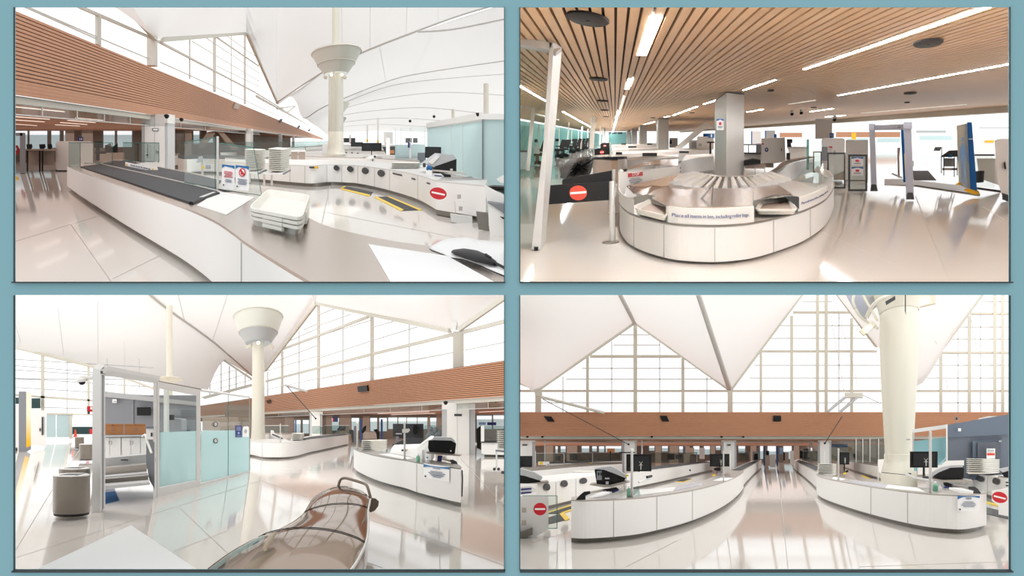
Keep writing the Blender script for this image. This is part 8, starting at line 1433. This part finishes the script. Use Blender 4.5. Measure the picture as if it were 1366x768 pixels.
for u, v, rx, ry in ((1286.5, 635.5, 3.2, 3.2), (1308.3, 638.7, 4.2, 3.7), (1329.5, 642, 3.6, 4.2)):
    j = min(range(len(ToP)), key=lambda k: abs(ToP[k].x * F / ToP[k].y + CX - u)); part('porthole', 'dkgrey', cP, lambda m: cpoly(m, ToP, ell(u, v, rx, ry, rot=.25), .15, .1))
for v in (642.5, 646.8): part('slot', 'black', cP, lambda m: ext(m, [(1341.5, v), (1380, v + 1), (1380, v + 2.5), (1341.5, v + 1.5)], 25.6, .1))
small('lid_tray', 'white slanted lid standing behind the right scanner', 'lid', 'white2', [(1256, 619), (1262, 614.5), (1286, 614), (1286, 620.5), (1258, 621.5)], 25.5, .4)
small('paper_stand', 'white curved display tray left of the right scanner', 'tray', 'white2', [(1224, 624), (1262, 619.5), (1262, 623), (1247, 632), (1224, 633)], 26.5, .3)
hn4 = thing('tool_holder', 'black jointed handle lying on the right curved counter', 'arm', P(1285, 658, 15.6)); part('joint', 'black', hn4, lambda m: ext(m, [(1258, 643.5), (1263, 643), (1272, 646), (1271, 650), (1264, 650), (1259, 647)], 16.5, .12)); part('tube', 'steel', hn4, lambda m: m.bar(P(1271, 647.8, 16.4), P(1293, 650.3, 15.8), .05)); part('handle', 'dkgrey', hn4, lambda m: ext(m, [(1292, 649), (1300, 648.7), (1305, 652.5), (1308.5, 657), (1308, 658.5), (1298, 658), (1299, 654), (1293, 652.5)], 15.7, .12))
one('paper_roll', 'white rolled sheet under the black handle on the right counter', 'roll', 'paper', lambda m: m.tube([P(1267, 651.5, 16), P(1282, 654, 15.7), P(1297, 656.2, 15.5)], [.03, .06, .03], 10), smooth=True)
small('navy_pouch', 'dark navy pouch beside the right scanner arm', 'pouch', 'navy', [(1258, 648.7), (1264, 649), (1268, 651), (1260, 651)], 16.4, .1)
no_entry('no_entry_sign', 'red no entry disc on the glass gate at the right edge', 17.0, 1333.6, 663.2, 10.4, 7.4, math.radians(14))
rg = thing('glass_gate', 'white gate leaf behind the right no entry disc', 'gate', P(1335, 690, 17.6)); part('panel', 'white', rg, lambda m: ext(m, [(1323, 655), (1345, 651), (1370, 652), (1370, 693), (1332, 686), (1332, 674), (1323, 668)], 17.6, .2)); part('pane', 'glass', rg, lambda m: ext(m, [(1316, 656), (1323, 655.5), (1323, 685), (1316, 684)], 17.3, .03))
fm5 = thing('floor_mat', 'dark ribbed mat with yellow edge at the right counter end', 'mat', H.g(1325, 688)); part('rubber', 'mat_grey', fm5, lambda m: slab(m, H, [(1316, 676), (1332, 680), (1380, 694), (1380, 700), (1316, 685)], .015, .015)); part('rubber', 'kick', fm5, lambda m: slab(m, H, [(1316, 662), (1323, 664), (1332, 674), (1316, 670)], .012, .012)); part('yellow_edge', 'yellow', fm5, lambda m: slab(m, H, [(1316, 668), (1332, 672.5), (1332, 674.5), (1316, 671)], .02, .015))
# ------------------------------------------------------------------ unseen area lights added as daylight over lower tents, front and concourse fill
def area(name, loc, sx, sy, radiance, tilt=0.0, col=(1, 1, 1)):
    L = bpy.data.lights.new(name, 'AREA'); L.shape = 'RECTANGLE'; L.size = sx; L.size_y = sy; L.energy = radiance * PI * sx * sy; L.color = col
    o = bpy.data.objects.new(name, L); COL.objects.link(o); o.location = loc; o.rotation_euler = (math.atan(tilt), 0, 0); return o
for x in (-32, 32):
    area('daylight_over_tent', (x, 72, 6.5), 60, 94, 1.1, .10, (.95, .98, 1))
    area('front_fill', (x * .45, 22, 2.2), 27, 20, .65, .20, (.96, .98, 1))  # second panel is unseen fill added to brighten the front floors
area('concourse_fill', (-27, 42, -2 + .2165 * 42 + 2.6), 34, 44, .42, .2165, (1, .95, .9))  # wide unseen panels added to brighten the concourses beyond their dim strips
area('concourse_fill', (-24, 80, -2 - .2 * 80 + 2.9), 34, 46, .5, -.2, (1, .96, .92))
area('concourse_fill', (24, 98, -2 - .2396 * 98 + 3.0), 64, 56, .55, -.2396, (1, .96, .92))
